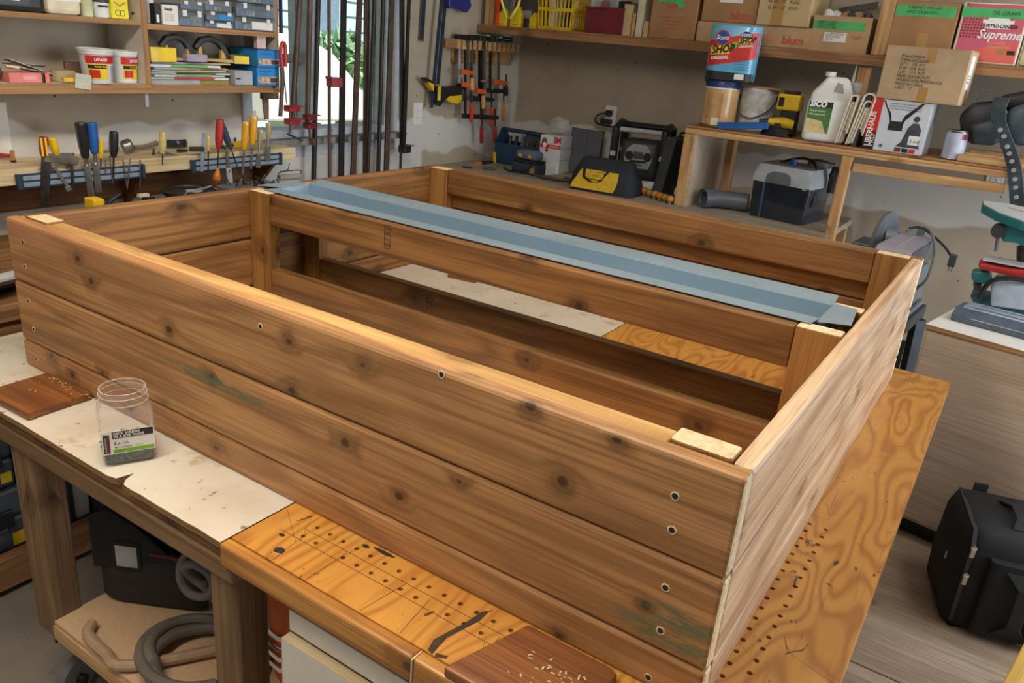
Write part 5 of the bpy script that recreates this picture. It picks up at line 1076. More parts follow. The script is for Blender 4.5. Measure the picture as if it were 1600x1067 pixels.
t, w, h, d = carton('brown carton with wide green tape right of the shelf upright', 1382, 1483, 82, 2, yb_ - .005, ON, .30, CARDD); F = -d / 2 - .0008
part('green_tape', G().box(-w * .47, w * .45, F, F + .0006, h * .74, h * .93), GREEN, t); text('CABINET HINGES', .017, BLACKINK, t, (-w * .3, F - .0004, h * .87)); text('AND DRAWERS', .017, BLACKINK, t, (-w * .3, F - .0004, h * .79)); part('tape', G().box(-.012, .03, F, F + .0005, 0, h * .45), BROWNT, t)
# pink oil carton
t, w, h, d = carton('pink oil carton with a maple leaf mark and green tape', 1484, 1588, 93, 4, yb_ - .005, ON, .26, plain('cream_carton', (226, 214, 196), .6), flaps=False); F = -d / 2 - .0006
pk = part('printed_panel', G().box(-w * .46, w * .47, F, F + .0005, h * .03, h * .98), plain('rose_print', (208, 96, 118), .5, var=.12, scale=5), t)
pr = part('printed_panel', G().prism([(-w * .40, h * .03), (w * .47, h * .03), (w * .47, h * .36), (w * .1, h * .30), (-w * .40, h * .16)], F - .0003, F, 'y'), plain('coral_print', (226, 104, 92), .5, var=.1), t)
dk = part('dot_grid', G(), DRED, t) if False else None
g = G()
for i in range(9):
    for j in range(12 - i): g.box(-w * .45 + i * .011, -w * .45 + i * .011 + .006, F - .0004, F, h * .42 + j * .011, h * .42 + j * .011 + .006)
part('dot_grid', g, DRED, t)
part('green_tape', G().box(-w * .5, w * .52, F - .001, F - .0004, h * .76, h * .92), GREEN, t); text('OIL DRAIN', .02, BLACKINK, t, (-.01, F - .0014, h * .81))
lg = part('logo_panel', G().box(-w * .10, w * .27, F - .0006, F - .0001, h * .585, h * .67), WHITEPR, t); text('PETRO-CANADA', .018, BLACKINK, lg, (-w * .085, F - .001, h * .60), bold=.0006, sx=.82)
leaf = [(-.5, 0), (-.5, .35), (-.36, .3), (-.30, .62), (-.16, .5), (0, 1), (.16, .5), (.3, .62), (.36, .3), (.5, .35), (.5, 0)]
part('leaf_emblem', G().prism([(w * .085 + a * .11, h * .67 + b * .04) for a, b in leaf], F - .0006, F - .0001, 'y'), WHITEPR, t)
text('Supreme', .048, WHITEPR, t, (-w * .18, F - .0006, h * .42), bold=.001, shear=.25, sx=.9)
for k, s in enumerate(('MOTOR OIL', 'HUILE MOTEUR')): text(s, .011, plain('gold_print', (236, 190, 110), .5), t, (w * .02, F - .0006, h * (.33 - .06 * k)))
for k in (.18, .33): part('badge', G().box(w * k, w * k + .028, F - .0006, F - .0002, h * .17, h * .24), BLACK if k > .2 else OLIVE, t)
x, w, h = fitB(1592, 1640, 97, 30, yb_ - .005, ON); t = thing('plastic_jug', 'pale yellow jug at the right end of the upper shelf', 'jug', (x, yb_ + .07, ON)); part('body', bxg(w, .13, h), plain('pale_yellow_poly', (226, 218, 178), .45), t, bevel=.015, smooth=True); part('cap', G().lathe([(.02, h), (.02, h + .02)], 14), WHITE, t)
bar_tool('dark_bracket', 'long dark metal strip behind the open carton', 'strip', B(1310, 18, YW - .06), B(1372, 8, YW - .06), .03, .006, DSTEEL, side=(0, 0, 1))
# ------------------------------------------------------------------ lower shelf unit
YS, ZS = 2.87, Z0 + .137
xs0 = B(1071, 200, YS).x; xs1 = 2.6
ls = thing('shelf_unit', 'pine framed shelf unit standing on the back counter', 'shelf', (1.3, YW - .27, Z0 - .245))
ZC = Z0 - .245
board('shelf_top', SHELFW, xs0, xs1, YS + .0005, YW - .001, ZS - .012, ZS, ls, axis='x'); board('front_rail', RAW, xs0, xs1, YS, YS + .038, ZS - .038, ZS - .0125, ls)
board('post', RAW, xs0, xs0 + .05, YS, YS + .04, ZC + .001, ZS - .039, ls); part('side_panel', G().box(xs0 + .05, xs0 + .062, YS + .003, YW - .003, ZC + .001, ZS - .0125), PLYFACE, ls, w=True)
board('post', RAW, xs0 + .063, xs0 + .1, YW - .07, YW - .003, ZC + .001, ZS - .0125, ls)
xp = B(1324, 245, YS).x; board('post', RAW, xp - .022, xp + .022, YS + .002, YS + .04, .005, ZS - .039, ls)
a, b = B(1326, 252, YS), B(1574, 288, YS); board('cross_rail', RAW, a.x + .02, b.x, YS + .004, YS + .04, a.z - .040, a.z - .004, ls)
xq = B(1340, 150, YU).x; board('post', RAW, xq - .026, xq + .026, YU + .03, YU + .068, ZS + .001, ZU - .045, ls)
SN = ZS + .001; yS = YS + .03
# wood stain can with blue lid
x, w, h = fitB(1086, 1138, 190, 124, yS, SN); r = w / 2
t = thing('paint_can', 'tan wood stain can with a blue lid on the lower shelf', 'can', (x, yS + r, SN)); part('body', G().lathe([(r, .008), (r, h * .84)], 32), plain('woodgrain_print', (206, 164, 112), .3, var=.15, scale=14, coat=.3), t, smooth=True)
part('bottom_rim', G().lathe([(r * .98, 0), (r * 1.02, .002), (r * 1.02, .012), (r, .014)], 32), plain('brass_rim', (150, 120, 60), .35, .7), t, smooth=True); part('blue_band', G().lathe([(r * 1.005, h * .84), (r * 1.005, h * .97), (r * .96, h)], 32), plain('lid_navy', (34, 52, 110), .4), t, smooth=True); part('white_rim', G().lathe([(r * 1.012, h * .82), (r * 1.012, h * .85)], 32), WHITE, t, smooth=True)
part('wire_handle', G().tube([(-r * 1.02, 0, h * .9), (-r * .9, -r * .5, h * 1.02), (0, -r * .9, h * 1.05), (r * .8, -r * .7, h * .9), (r * 1.02, 0, h * .82)], .003, 6), DGREY, t); part('barcode', G().box(-.005, .03, -r * 1.015, -r * .99, .012, .045), PAPER, t)
for k in range(14): part('label_line', G().box(-r * .5, r * .45, -r * 1.004, -r * .86, h * .2 + k * .0085, h * .2 + k * .0085 + .002), plain('tan_line', (178, 134, 86), .4), t)
zt = SN + h + .003
# shop towel pack
x, w, h = fitB(1094, 1170, 131, 38, yS - .01, zt); r = w / 4
t = thing('towel_pack', 'blue and red pack of paper shop towels on the stain can', 'towel pack', (x, yS - .01 + r, zt), 0); TB = plain('towel_blue', (98, 176, 214), .25, var=.08, coat=.4)
t.rotation_euler = (0, R(0), R(8))
prof = []
for k in range(13): a = R(90 + 15 * k); prof.append((-r + r * math.cos(a), r * math.sin(a)))
for k in range(13): a = R(-90 + 15 * k); prof.append((r + r * math.cos(a), r * math.sin(a)))
part('wrap', G().prism(prof, 0, h, 'z'), TB, t, bevel=.006, smooth=True, ang=50)
def band(nm, z0a, z1a, z0b, z1b, m, off, xa=-1.95, xb=1.95):
    g = G(); n = 24
    for k in range(n + 1):
        xx = r * (xa + (xb - xa) * k / n); f = k / n
        yy = -r if abs(xx) <= r else -math.sqrt(max(0, r * r - (abs(xx) - r) ** 2))
        for z in (z0a + (z0b - z0a) * f, z1a + (z1b - z1a) * f): g.v.append((xx, yy - off, z))
    g.f = [(2 * k, 2 * k + 2, 2 * k + 3, 2 * k + 1) for k in range(n)]; g.m = [0] * n
    return part(nm, g, m, t)
band('red_band', h * .22, h * .70, h * .42, h * .90, REDPRINT, .0008); band('black_band', 0, h * .16, .0, h * .14, BLACK, .0008)
def disc(nm, cx, cz, rx, rz_, m, off): return part(nm, G().prism([(cx + rx * math.cos(a), cz + rz_ * math.sin(a)) for a in [j * .3142 for j in range(20)]], -r - off, -r - off + .0008, 'y'), m, t)
disc('badge', -r * .85, h * .76, .034, .034, REDPRINT, .0014); b1 = disc('badge', -r * .85, h * .76, .028, .028, BLUEPR, .002); b2 = disc('badge', r * .95, h * .84, .024, .014, BLUEPR, .002)
text('Scott', .026, WHITEPR, t, (-r * .85, -r - .003, h * .73), align='CENTER', bold=.0006, shear=.2); text('Scott', .022, WHITEPR, t, (r * .95, -r - .003, h * .815), align='CENTER', bold=.0005, shear=.2)
def plate(x0, x1, z0, z1, m, off=.0016): return part('name_plate', G().raw([(x0, -r - off, z0), (x1, -r - off, z0 + (x1 - x0) * .14), (x1, -r - off, z1 + (x1 - x0) * .14), (x0, -r - off, z1)], [(0, 1, 2, 3)]), m, t)
plate(-r * 1.6, -r * .05, h * .44, h * .60, YELPR); plate(r * .45, r * 1.5, h * .66, h * .76, YELPR); plate(r * 0, r * .38, h * .58, h * .70, LIME)
text('SHOP', .046, BLACKINK, t, (-r * 1.55, -r - .0024, h * .465), rot=(90, -8, 0), bold=.0022, shear=.25, sx=.86); text('SHOP', .032, BLACKINK, t, (r * .5, -r - .0024, h * .675), rot=(90, -8, 0), bold=.0014, shear=.25, sx=.9)
text('ORIGINAL', .02, WHITEPR, t, (-r * 1.5, -r - .002, h * .35), rot=(90, -8, 0), bold=.0005, sx=.85); text('ORIGINAL', .014, WHITEPR, t, (r * .5, -r - .002, h * .60), rot=(90, -8, 0), bold=.0004); part('barcode', G().box(r * .55, r * 1.3, -r - .0022, -r - .0014, h * .03, h * .13), PAPER, t)
for k in range(4): text('55 towels 10.4 x 11 in', .008, BLUEPR, t, (r * .4, -r - .002, h * (.34 - .045 * k)))
# white pail with lid offcut
x, w, h = fitB(1143, 1201, 186, 137, yS + .09, SN); r = w / 2
t = thing('paint_pail', 'white paint splashed pail with a wire handle on the lower shelf', 'pail', (x, yS + .09 + r, SN)); part('body', G().lathe([(r * .84, 0), (r * .88, .004), (r * .98, h * .95), (r, h)], 32), plain('splashed_white', (214, 216, 216), .4, var=.25, scale=22), t, smooth=True)
part('wire_handle', G().tube([(-r, -r * .2, h * .8), (-r * .8, -r * .9, h * .45), (0, -r * 1.05, h * .3), (r * .8, -r * .75, h * .5), (r, -r * .1, h * .75)], .003, 6), DGREY, t, smooth=True)
for s in (-1, 1): part('handle_ear', G().lathe([(.01, 0), (.01, .006)], 12, TR(s * r * .97, 0, h * .8, 0, 90, 0)), BLACK, t)
solo('thin_board', G().box(-.11, .11, -.07, .07, 0, .006), RAW, 'thin wooden board covering the white pail', 'board', (x + .015, yS + .09 + r, SN + h + .001), -8, bevel=.001)
# blue strip, cable, driver
p = B(1162, 190, YS + .012); t = thing('blue_tray', 'flat blue plastic strip leaning at the shelf front', 'strip', (p.x, YS + .015, SN + .001), 0); e0, e1 = B(1127, 193, YS + .015), B(1200, 183, YS + .015)
part('strip', G().box(-.115, .115, -.012, .012, 0, .03), BLUE, t, bevel=.002); t.rotation_euler = (0, R(-7), 0); t.location.z = SN + .012
part('strip_lip', G().box(-.115, .115, -.014, -.012, .026, .032), BLUE, t)
g = G(); cxx = B(1212, 200, YS + .03)
for k in range(7): a0 = rnd(0, 6); g.tube([(.07 * math.cos(a) * rnd(.75, 1) , .03 * math.sin(a) + .004 * k - .01, .006 + .004 * k + .003 * math.sin(3 * a + a0)) for a in [j * .524 for j in range(12)]], .0045, 6, closed=True)
t = thing('cable_coil', 'bundle of black power cable on the lower shelf', 'cable', (cxx.x, YS + .05, SN)); part('cable', g, BLACK, t, smooth=True); part('plug', G().box(-.012, .012, -.01, .01, .03, .055), BLACK, t, bevel=.002)
x, w, h = fitB(1217, 1250, 176, 149, yS + .08, SN); p = B(1233, 162, yS + .08)
t = thing('cordless_driver', 'yellow and black cordless tool beside the white jug', 'power tool', (p.x, yS + .1, SN)); part('battery', G().box(-.05, .05, -.04, .04, p.z - SN - .03, p.z - SN + .04), YEL, t, bevel=.008); part('battery_vent', G().box(-.042, -.018, -.042, -.04, p.z - SN - .015, p.z - SN + .025), BLACK, t)
part('grip', G().box(-.03, .045, -.03, .03, 0, p.z - SN - .03), BLACK, t, bevel=.006); part('terminals', G().box(-.03, .03, -.03, .03, p.z - SN + .04, p.z - SN + .055), BLACK, t)
p = B(1222, 186, YS + .09); t = thing('cordless_driver', 'small yellow drill body lying behind the cable', 'power tool', (p.x, YS + .095, SN), 20); part('body', G().tube([(-.06, 0, .055), (.0, 0, .055), (.05, 0, .05)], [.014, .026, .024], 12), YEL, t, smooth=True); part('chuck', G().tube([(-.1, 0, .055), (-.06, 0, .055)], [.008, .015], 12), BLACK, t, smooth=True); part('stand', G().box(-.02, .04, -.02, .02, 0, .035), BLACK, t)
# SICO jug
x, w, h = fitB(1247, 1315, 214, 118, YS + .02, SN); d = .13
t = thing('plastic_jug', 'white jug with a green SICO label on the lower shelf', 'jug', (x, YS + .02 + d / 2, SN), 12)
g = G().box(-w / 2, w / 2, -d / 2, d / 2, 0, h * .66); part('body', g, plain('milky_poly', (224, 224, 220), .35, var=.03), t, bevel=.02, smooth=True, seg=3, ang=80)
g = G().prism([(-w / 2 + .006, h * .62), (w / 2 - .006, h * .62), (w * .46, h * .78), (w * .34, h * .97), (w * .24, h), (-w * .18, h), (-w * .24, h * .93), (-w * .46, h * .74)], -d * .36, d * .36, 'y'); part('shoulder', g, plain('milky_poly', (224, 224, 220), .35), t, bevel=.012, smooth=True, ang=80)
part('handle_hole', G().prism([(w * .02, h * .78), (w * .26, h * .76), (w * .20, h * .9), (w * .08, h * .92)], -d * .38, -d * .355, 'y'), plain('jug_shade', (150, 152, 152), .5), t, bevel=.004); part('cap', G().lathe([(.022, 0), (.022, .018)], 18, TR(-w * .12, 0, h)), WHITE, t)
lb = part('label', G().box(-w * .46, w * .08, -d / 2 - .001, -d / 2, h * .14, h * .62), plain('label_green', (74, 116, 58), .45, var=.2, scale=9), t); part('label_picture', G().prism([(-w * .46, h * .14), (w * .02, h * .14), (-w * .1, h * .32), (-w * .46, h * .36)], -d / 2 - .0014, -d / 2 - .001, 'y'), plain('deck_picture', (206, 184, 128), .5, var=.2), lb)
part('label_band', G().box(-w * .46, w * .08, -d / 2 - .0014, -d / 2 - .001, h * .53, h * .62), BLACK, lb); text('SICO', .033, WHITEPR, lb, (-w * .44, -d / 2 - .002, h * .54), bold=.0016, sx=.92, shear=.15)
for k, s in enumerate(('Wood Cleaner', 'Nettoyant bois')): text(s, .012, WHITEPR, lb, (-w * .42, -d / 2 - .002, h * (.46 - .05 * k)), sx=.9)
x, w, h = fitB(1318, 1334, 190, 128, YS + .2, SN); t = thing('plastic_cup', 'white cup with a pointed nozzle behind the white jug', 'cup', (x, YS + .2, SN)); part('cup', G().lathe([(w * .5, 0), (w * .62, h)], 18), WHITE, t, smooth=True); part('nozzle', G().tube([(-.02, 0, h * .8), (-.018, 0, h * 1.3)], [.012, .002], 10), WHITE, t)
# folded drop cloths
def cloth(label, uL, uR, vB, vT, n, lean):
    x, w, h = fitB(uL, uR, vB, vT, YS + .012, SN); t = thing('drop_cloth', label, 'cloth', (x, YS + .1, SN), 0, 'folded canvas drop cloths')
    hw = w * .46; th = hw / n
    for i in range(n):
        q = hw - th * (i + .5) * 1.0; hi = h - q * .9 - .03 * i; up = [(-q, .006 + .004 * i)] + [(-q * math.cos(R(a)), hi + q * .8 * math.sin(R(a))) for a in range(0, 181, 30)] + [(q, .05 + .012 * i)]
        part('fold', G().sweep([(a + lean * b + .02 * math.sin(9 * b), .004 * (i % 2), b) for a, b in up], .17 - .006 * i, th * .8, side=(0, 1, 0)), CANVAS, t, bevel=.001, smooth=True, ang=60)
cloth('thin folded canvas cloth against the white jug', 1302, 1318, 218, 146, 2, .03); cloth('thick folded canvas cloth beside the garbage bag box', 1318, 1342, 222, 143, 3, .06)
solo('grey_slab', G().box(-.012, .012, -.09, .09, 0, .22), DGREY, 'dark grey slab standing between cloth and garbage bag box', 'slab', (B(1340, 222, YS + .03).x - .018, YS + .12, SN), bevel=.002, rot=(0, R(6), 0))
# bag box (red and white)
x, w, h = fitB(1347, 1443, 229, 156, YS + .012, SN); d = .16
t = thing('bag_box', 'white and red box picturing a grey garbage bag', 'box', (x, YS + .012 + d / 2, SN), -3); part('box_body', bxg(w, d, h), plain('cool_white_card', (208, 214, 224), .4, var=.04), t, bevel=.001); F = -d / 2 - .0008
rd = part('red_panel', G().box(-w / 2, -w * .30, F, F + .0008, h * .38, h), REDPRINT, t); part('black_panel', G().box(-w / 2, -w * .30, F, F + .0008, 0, h * .22), plain('black_print', (40, 20, 20), .4), t); part('maroon_panel', G().box(-w / 2, -w * .30, F, F + .0008, h * .22, h * .38), plain('maroon_print', (120, 26, 24), .4), t)
text('UBERHAUS', .031, WHITEPR, t, (-w * .375, F - .0005, h * .06), rot=(90, -90, 0), bold=.0008, sx=.92); text('PRO', .026, WHITEPR, t, (-w * .315, F - .0005, h * .06), rot=(90, -90, 0), bold=.0004)
part('bag_picture', G().prism([(w * .06, h * .12), (w * .14, h * .22), (w * .20, h * .50), (w * .27, h * .60), (w * .36, h * .60), (w * .42, h * .48), (w * .42, h * .22), (w * .46, h * .12)], F, F + .0006, 'y'), plain('bag_grey', (66, 68, 76), .5, var=.3, scale=40), t); part('bag_knot', G().lathe([(.012, 0), (.012, .0006)], 12, TR(w * .31, F, h * .68, 90, 0, 0)), plain('bag_grey2', (60, 62, 70), .5), t)
part('hopper_picture', G().prism([(-w * .30, h * .98), (-w * .27, h * .98), (-w * .13, h * .62), (-w * .12, h * .52), (w * .10, h * .52), (w * .12, h * .62), (w * .38, h * .98), (w * .33, h * .98), (w * .10, h * .72), (w * .07, h * .60), (-w * .10, h * .60), (-w * .13, h * .74)], F, F + .0006, 'y'), BLACK, t)
part('hopper_tray', G().box(-w * .13, w * .11, F - .0004, F, h * .42, h * .54), BLACK, t); sq = part('size_plate', G().box(w * .25, w * .42, F - .0006, F, h * .18, h * .36), WHITEPR, t); text('3 mil', .02, BLACKINK, sq, (w * .27, F - .0012, h * .22))
for k, m in ((.06, DRED), (.18, BLACK), (.30, REDPRINT)): part('icon', G().box(w * k, w * k + .024, F - .0003, F, h * .02, h * .10), m, t)
part('eco_mark', G().lathe([(.007, 0), (.007, .0005)], 12, TR(-w * .18, F, h * .1, 90, 0, 0)), TEAL, t)
for k in range(3): text('CONTRACTOR GARBAGE BAGS', .009, BLACKINK, t, (-w * .18, F - .0004, h * (.92 - .05 * k)), sx=.95)
hz = h
# big carton on top
x, w, h = fitB(1366, 1500, 163, 74, YS - .0, SN + hz + .002); d = .165
t = thing('cardboard_box', 'tan shipping carton with black print stacked on the garbage bag box', 'box', (x + .002, YS + d / 2, SN + hz + .002), -4); part('box_body', bxg(w, d, h), CARDTAN, t, bevel=.004); F = -d / 2 - .0006
part('tape', G().box(w * .0, w * .11, F, F + .0005, 0, h * .28), BROWNT, t); part('tape', G().box(w * .0, w * .11, F, F + .0005, h * .74, h), BROWNT, t)
for s in (-1, 1): part('top_flap', G().box(-w / 2 + .002, w / 2 - .002, min(s * .001, s * (d / 2 - .002)), max(s * .001, s * (d / 2 - .002)), h, h + .003), CARDTAN, t)
for k, s in enumerate(('PO#:6039001A', 'ITEM#:642506002', 'QTY.   100  PCS', 'N.W.  10.8  KGS', 'G.W.   11.1  KGS', 'MEAS.:36X24X24CM', 'WAREHOUSE:MISSISSAUGA', 'MADE IN CHINA', 'C/NO.:  17')): text(s, .0165, BLACKINK, t, (-w * .30, F - .0004, h * (.80 - .074 * k)), sx=.86)
sl = part('shipping_label', G().box(w / 2, w / 2 + .0008, -d * .3, d * .15, h * .30, h * .92), PAPER, t)
part('side_tape', G().box(w / 2, w / 2 + .0006, -d * .05, d * .12, 0, h * .3), BROWNT, t)
for k in range(3): part('label_line', G().box(w / 2 + .0008, w / 2 + .0012, -d * .25, d * .05, h * (.55 - .06 * k), h * (.565 - .06 * k)), BLACKINK, sl)
# small can
x, w, h = fitB(1470, 1506, 237, 203, YS + .012, SN); r = w / 2
t = thing('small_can', 'small white labelled can at the lower shelf front', 'can', (x, YS + .012 + r, SN)); part('body', G().lathe([(r, .004), (r, h * .93)], 24), plain('lavender_label', (190, 194, 216), .35, var=.08), t, smooth=True); part('rim', G().lathe([(r * 1.02, h * .92), (r * 1.04, h * .96), (r * .98, h), (r * .9, h * .97), (r * .1, h * .97)], 24), STEEL, t, smooth=True); part('bottom_rim', G().lathe([(r * .98, 0), (r * 1.02, .003), (r * 1.0, .006)], 24), STEEL, t)
part('red_band', G().raw([(r * 1.004 * math.cos(R(a)), r * 1.004 * math.sin(R(a)), z) for a in (-62, -45, -28, -10) for z in (h * .7, h * .9)], [(0, 2, 3, 1), (2, 4, 5, 3), (4, 6, 7, 5)]), DRED, t)
for k in range(7): part('label_line', G().box(-r * .5, r * .1, -r * 1.004, -r * .8, h * .2 + k * .007, h * .2 + k * .007 + .0015), GREYP, t)
# strips of wood under the tool belt
for k, (y, z, hgt, xa) in enumerate(((YS + .004, SN, .028, 1497), (YS + .05, SN, .034, 1508), (YS + .1, SN, .045, 1512))):
    x0 = B(xa, 240, y).x; solo('wood_strip', G().box(0, .5, 0, .04, 0, hgt), RAW, ('front', 'middle', 'rear')[k] + ' pale wood strip lying under the tool belt', 'strip', (x0, y, z), 0, 'wood strips on the lower shelf', bevel=.003)
# leather tool belt
tb = thing('tool_belt', 'black and grey leather tool belt heaped on the wood strips', 'tool belt', B(1555, 232, YS + .08)); tbl = tb.location.copy(); tb.location.z = SN + .046; tbl.z = SN + .046
def TBp(u, v, y): return B(u, v, y) - tbl
def pouch(nm, uvs, y0, y1, m, bev=.02):
    return part(nm, G().prism([((B(u, v, y0) - tbl).x, (B(u, v, y0) - tbl).z) for u, v in uvs], y0 - tbl.y, y1 - tbl.y, 'y'), m, tb, bevel=bev, smooth=True, ang=70)
pouch('pouch', ((1498, 180), (1520, 160), (1560, 158), (1570, 190), (1560, 226), (1515, 226), (1500, 205)), YS + .05, YS + .17, BLKLEA); pouch('pouch', ((1515, 195), (1556, 185), (1566, 215), (1552, 228), (1522, 226)), YS + .02, YS + .07, plain('worn_leather', (52, 60, 68), .4, var=.3), .012)
pouch('pouch', ((1575, 170), (1640, 150), (1645, 230), (1585, 228), (1566, 200)), YS + .03, YS + .15, LEATHER); pouch('pouch', ((1560, 150), (1600, 142), (1640, 150), (1640, 175), (1570, 175)), YS + .1, YS + .2, BLKLEA)
part('belt_loop', G().sweep([TBp(u, v, YS + .08) for u, v in ((1524, 158), (1530, 146), (1545, 141), (1560, 145), (1565, 156), (1556, 160), (1546, 154))], .05, .005, side=(0, 1, 0)), LEATHER, tb, bevel=.001)
bp = [TBp(u, v, YS - .012) for u, v in ((1566, 152), (1560, 168), (1560, 188), (1568, 210), (1578, 235), (1585, 262), (1588, 290), (1590, 325))]
part('belt', G().sweep(bp, .055, .006, side=(.95, -.3, 0)), LEATHER, tb, bevel=.001)
for k, (u, v) in enumerate(((1563, 203), (1569, 213), (1574, 229), (1577, 240), (1581, 252), (1584, 266), (1586, 280), (1587, 293), (1588, 308))): part('grommet', G().lathe([(.0045, 0), (.0085, 0), (.0085, .003), (.0045, .003)], 14, Matrix.Translation(TBp(u, v, YS - .02)) @ Euler((R(90), 0, R(-18))).to_matrix().to_4x4()), LGREY, tb, smooth=True)
outlet('small outlet on the back wall under the cross rail', U(1556, 274, 'y', YW), 0)
# ------------------------------------------------------------------ back counter
ct = thing('back_counter', 'long wooden counter along the back wall', 'counter', (.1, 3.0, 0))
DUSTY = wood('dusty_counter_top', (176, 164, 148), (146, 132, 114), knot=(110, 92, 74), rings=16, kn=.9, rough=.7, var=.05, bmp=.1)
board('counter_top', DUSTY, XW + .001, 1.13, 2.62, YW - .001, ZC - .03, ZC, ct, axis='x'); board('counter_edge', RAW, XW + .001, 1.13, 2.60, 2.6195, ZC - .05, ZC, ct)
for x in (XW + .05, .05, 1.04):
    for y in (2.64, 3.3): board('leg', RAW, x, x + .085, y, y + .04, .0, ZC - .031, ct)
for k in range(4): board('front_panel', OLDW, XW + .14 + k * .5, XW + .14 + k * .5 + .48, 2.645, 2.66, .08, ZC - .06, ct, axis='x')
def C_(u, v): return U(u, v, 'z', ZC)
CN = ZC + .001
# open tool box
a, b = C_(776, 251), C_(842, 258); y_ = 3.14
x0, x1 = B(772, 251, y_).x, B(846, 251, y_).x; w = x1 - x0; h = B(800, 226, y_).z - ZC; hh = B(800, 203, y_).z - ZC
t = thing('tool_box', 'open blue metal tool box in the corner of the counter', 'tool box', ((x0 + x1) / 2, y_ + .08, CN), 0); d = .16; e = .003
part('tray', G().box(-w / 2, w / 2, -d / 2, d / 2, 0, e).box(-w / 2, w / 2, -d / 2, -d / 2 + e, e, h).box(-w / 2, w / 2, d / 2 - e, d / 2, e, h), NAVY, t)
for s in (-1, 1): part('end_panel', G().prism([(-d / 2, 0), (d / 2, 0), (d / 2, h), (.02, hh), (-.02, hh), (-d / 2, h)], s * w / 2 - .002, s * w / 2 + .002, 'x'), NAVY, t)
part('handle_bar', G().tube([(-w / 2, 0, hh - .012), (w / 2, 0, hh - .012)], .012, 10), NAVY, t, smooth=True)
for k in range(6): part('tool', G().tube([(-w * .35 + w * .12 * k, -.02 + .01 * (k % 3), .02), (-w * .35 + w * .13 * k, .01, h + rnd(.01, .06))], .009, 8), (DSTEEL, BLACK, STEEL)[k % 3], t)
part('grinding_wheel', G().lathe([(.065, 0), (.065, .012)], 24, TR(w * .12, .02, h + .01, 90, 0, 15)), DGREY, t, smooth=True)
p = C_(793, 252); bar_tool('pry_tool', 'small yellow tool leaning on the blue tool box', 'hand tool', (p.x, y_ - .012, CN), (p.x - .012, y_ - .004, CN + .06), .02, .004, YEL, side=(1, 0, 0))
# palm sander
p = C_(818, 272); t = thing('palm_sander', 'dark blue palm sander with a grey top on the counter', 'sander', (p.x, p.y + .05, CN), -6)
k = (p - CAM_P).length / FPX
part('base', G().box(-.085, .085, -.05, .05, 0, .06), plain('slate_blue', (46, 56, 78), .5), t, bevel=.01); part('skirt', G().box(-.08, .08, -.047, .047, .06, .075), BLACK, t, bevel=.003); part('top_grip', G().box(-.07, .07, -.042, .042, .076, .125), plain('grey_blue_plastic', (96, 106, 122), .45), t, bevel=.016, smooth=True)
part('sticker', G().box(.045, .075, -.0515, -.05, .012, .045), OLIVE, t); part('cord', G().tube([(.06, -.052, .05), (.02, -.07, .02), (-.08, -.07, .006), (-.16, -.02, .006)], .005, 6), BLACK, t)
for s in (-.035, .03): part('vent', G().box(s - .012, s + .012, -.0435, -.042, .09, .105), AMBER, t)
# respirator box
x0, x1 = C_(839, 263), C_(870, 265); fy = 3.12
x, w, h = fitB(840, 871, 263, 211, fy, CN); d = .14
t = thing('mask_box', 'white and red respirator box marked 3M on the counter', 'box', (x, fy + d / 2, CN), 4); part('box_body', bxg(w, d, h), plain('cold_white_card', (212, 216, 224), .5, var=.04), t, bevel=.001); F = -d / 2 - .0008
part('red_band', G().box(-w / 2, w / 2, F, F + .0008, h * .66, h * .76), REDPRINT, t); text('3M', .045, REDPRINT, t, (w * .14, F, h * .82), bold=.003, sx=.8)
part('face_picture', G().prism([(-w * .30 + w * .13 * math.cos(a), h * .80 + h * .13 * math.sin(a)) for a in [j * .4189 for j in range(15)]], F - .0004, F, 'y'), plain('skin_print', (140, 84, 66), .6), t); part('mask_picture', G().prism([(-w * .28 + w * .09 * math.cos(a), h * .74 + h * .07 * math.sin(a)) for a in [j * .4189 for j in range(15)]], F - .0008, F - .0004, 'y'), WHITEPR, t)
part('red_spot', G().lathe([(.011, 0), (.011, .0006)], 14, TR(-w * .16, F - .0002, h * .6, 90, 0, 0)), REDPRINT, t); text('RESPIRATOR', .012, WHITEPR, t, (-w * .05, F - .0004, h * .69), sx=.9)
for k in (.35, .65): part('side_seam', G().box(w / 2, w / 2 + .0006, -d / 2, d / 2, h * k, h * k + .002), BLACKINK, t)
g = G(); r2 = random.Random(4); n = 9
for j, (rr2, zz) in enumerate(((.05, 0), (.06, .03), (.05, .07), (.035, .085))):
    for k in range(n): a = k * 6.283 / n; q = rr2 * r2.uniform(.75, 1.2); g.v.append((q * math.cos(a), q * math.sin(a) * .8, zz + r2.uniform(-.01, .01)))
g.f = [(j * n + k, j * n + (k + 1) % n, (j + 1) * n + (k + 1) % n, (j + 1) * n + k) for j in range(3) for k in range(n)] + [tuple(range(3 * n, 4 * n)), tuple(range(n - 1, -1, -1))]; g.m = [0] * len(g.f)
solo('plastic_bag', g, clear('cloudy_film', (206, 204, 200), .3, .4), 'crumpled clear plastic bag on top of the respirator box', 'bag', (x + .01, fy + d / 2, CN + h + .014))
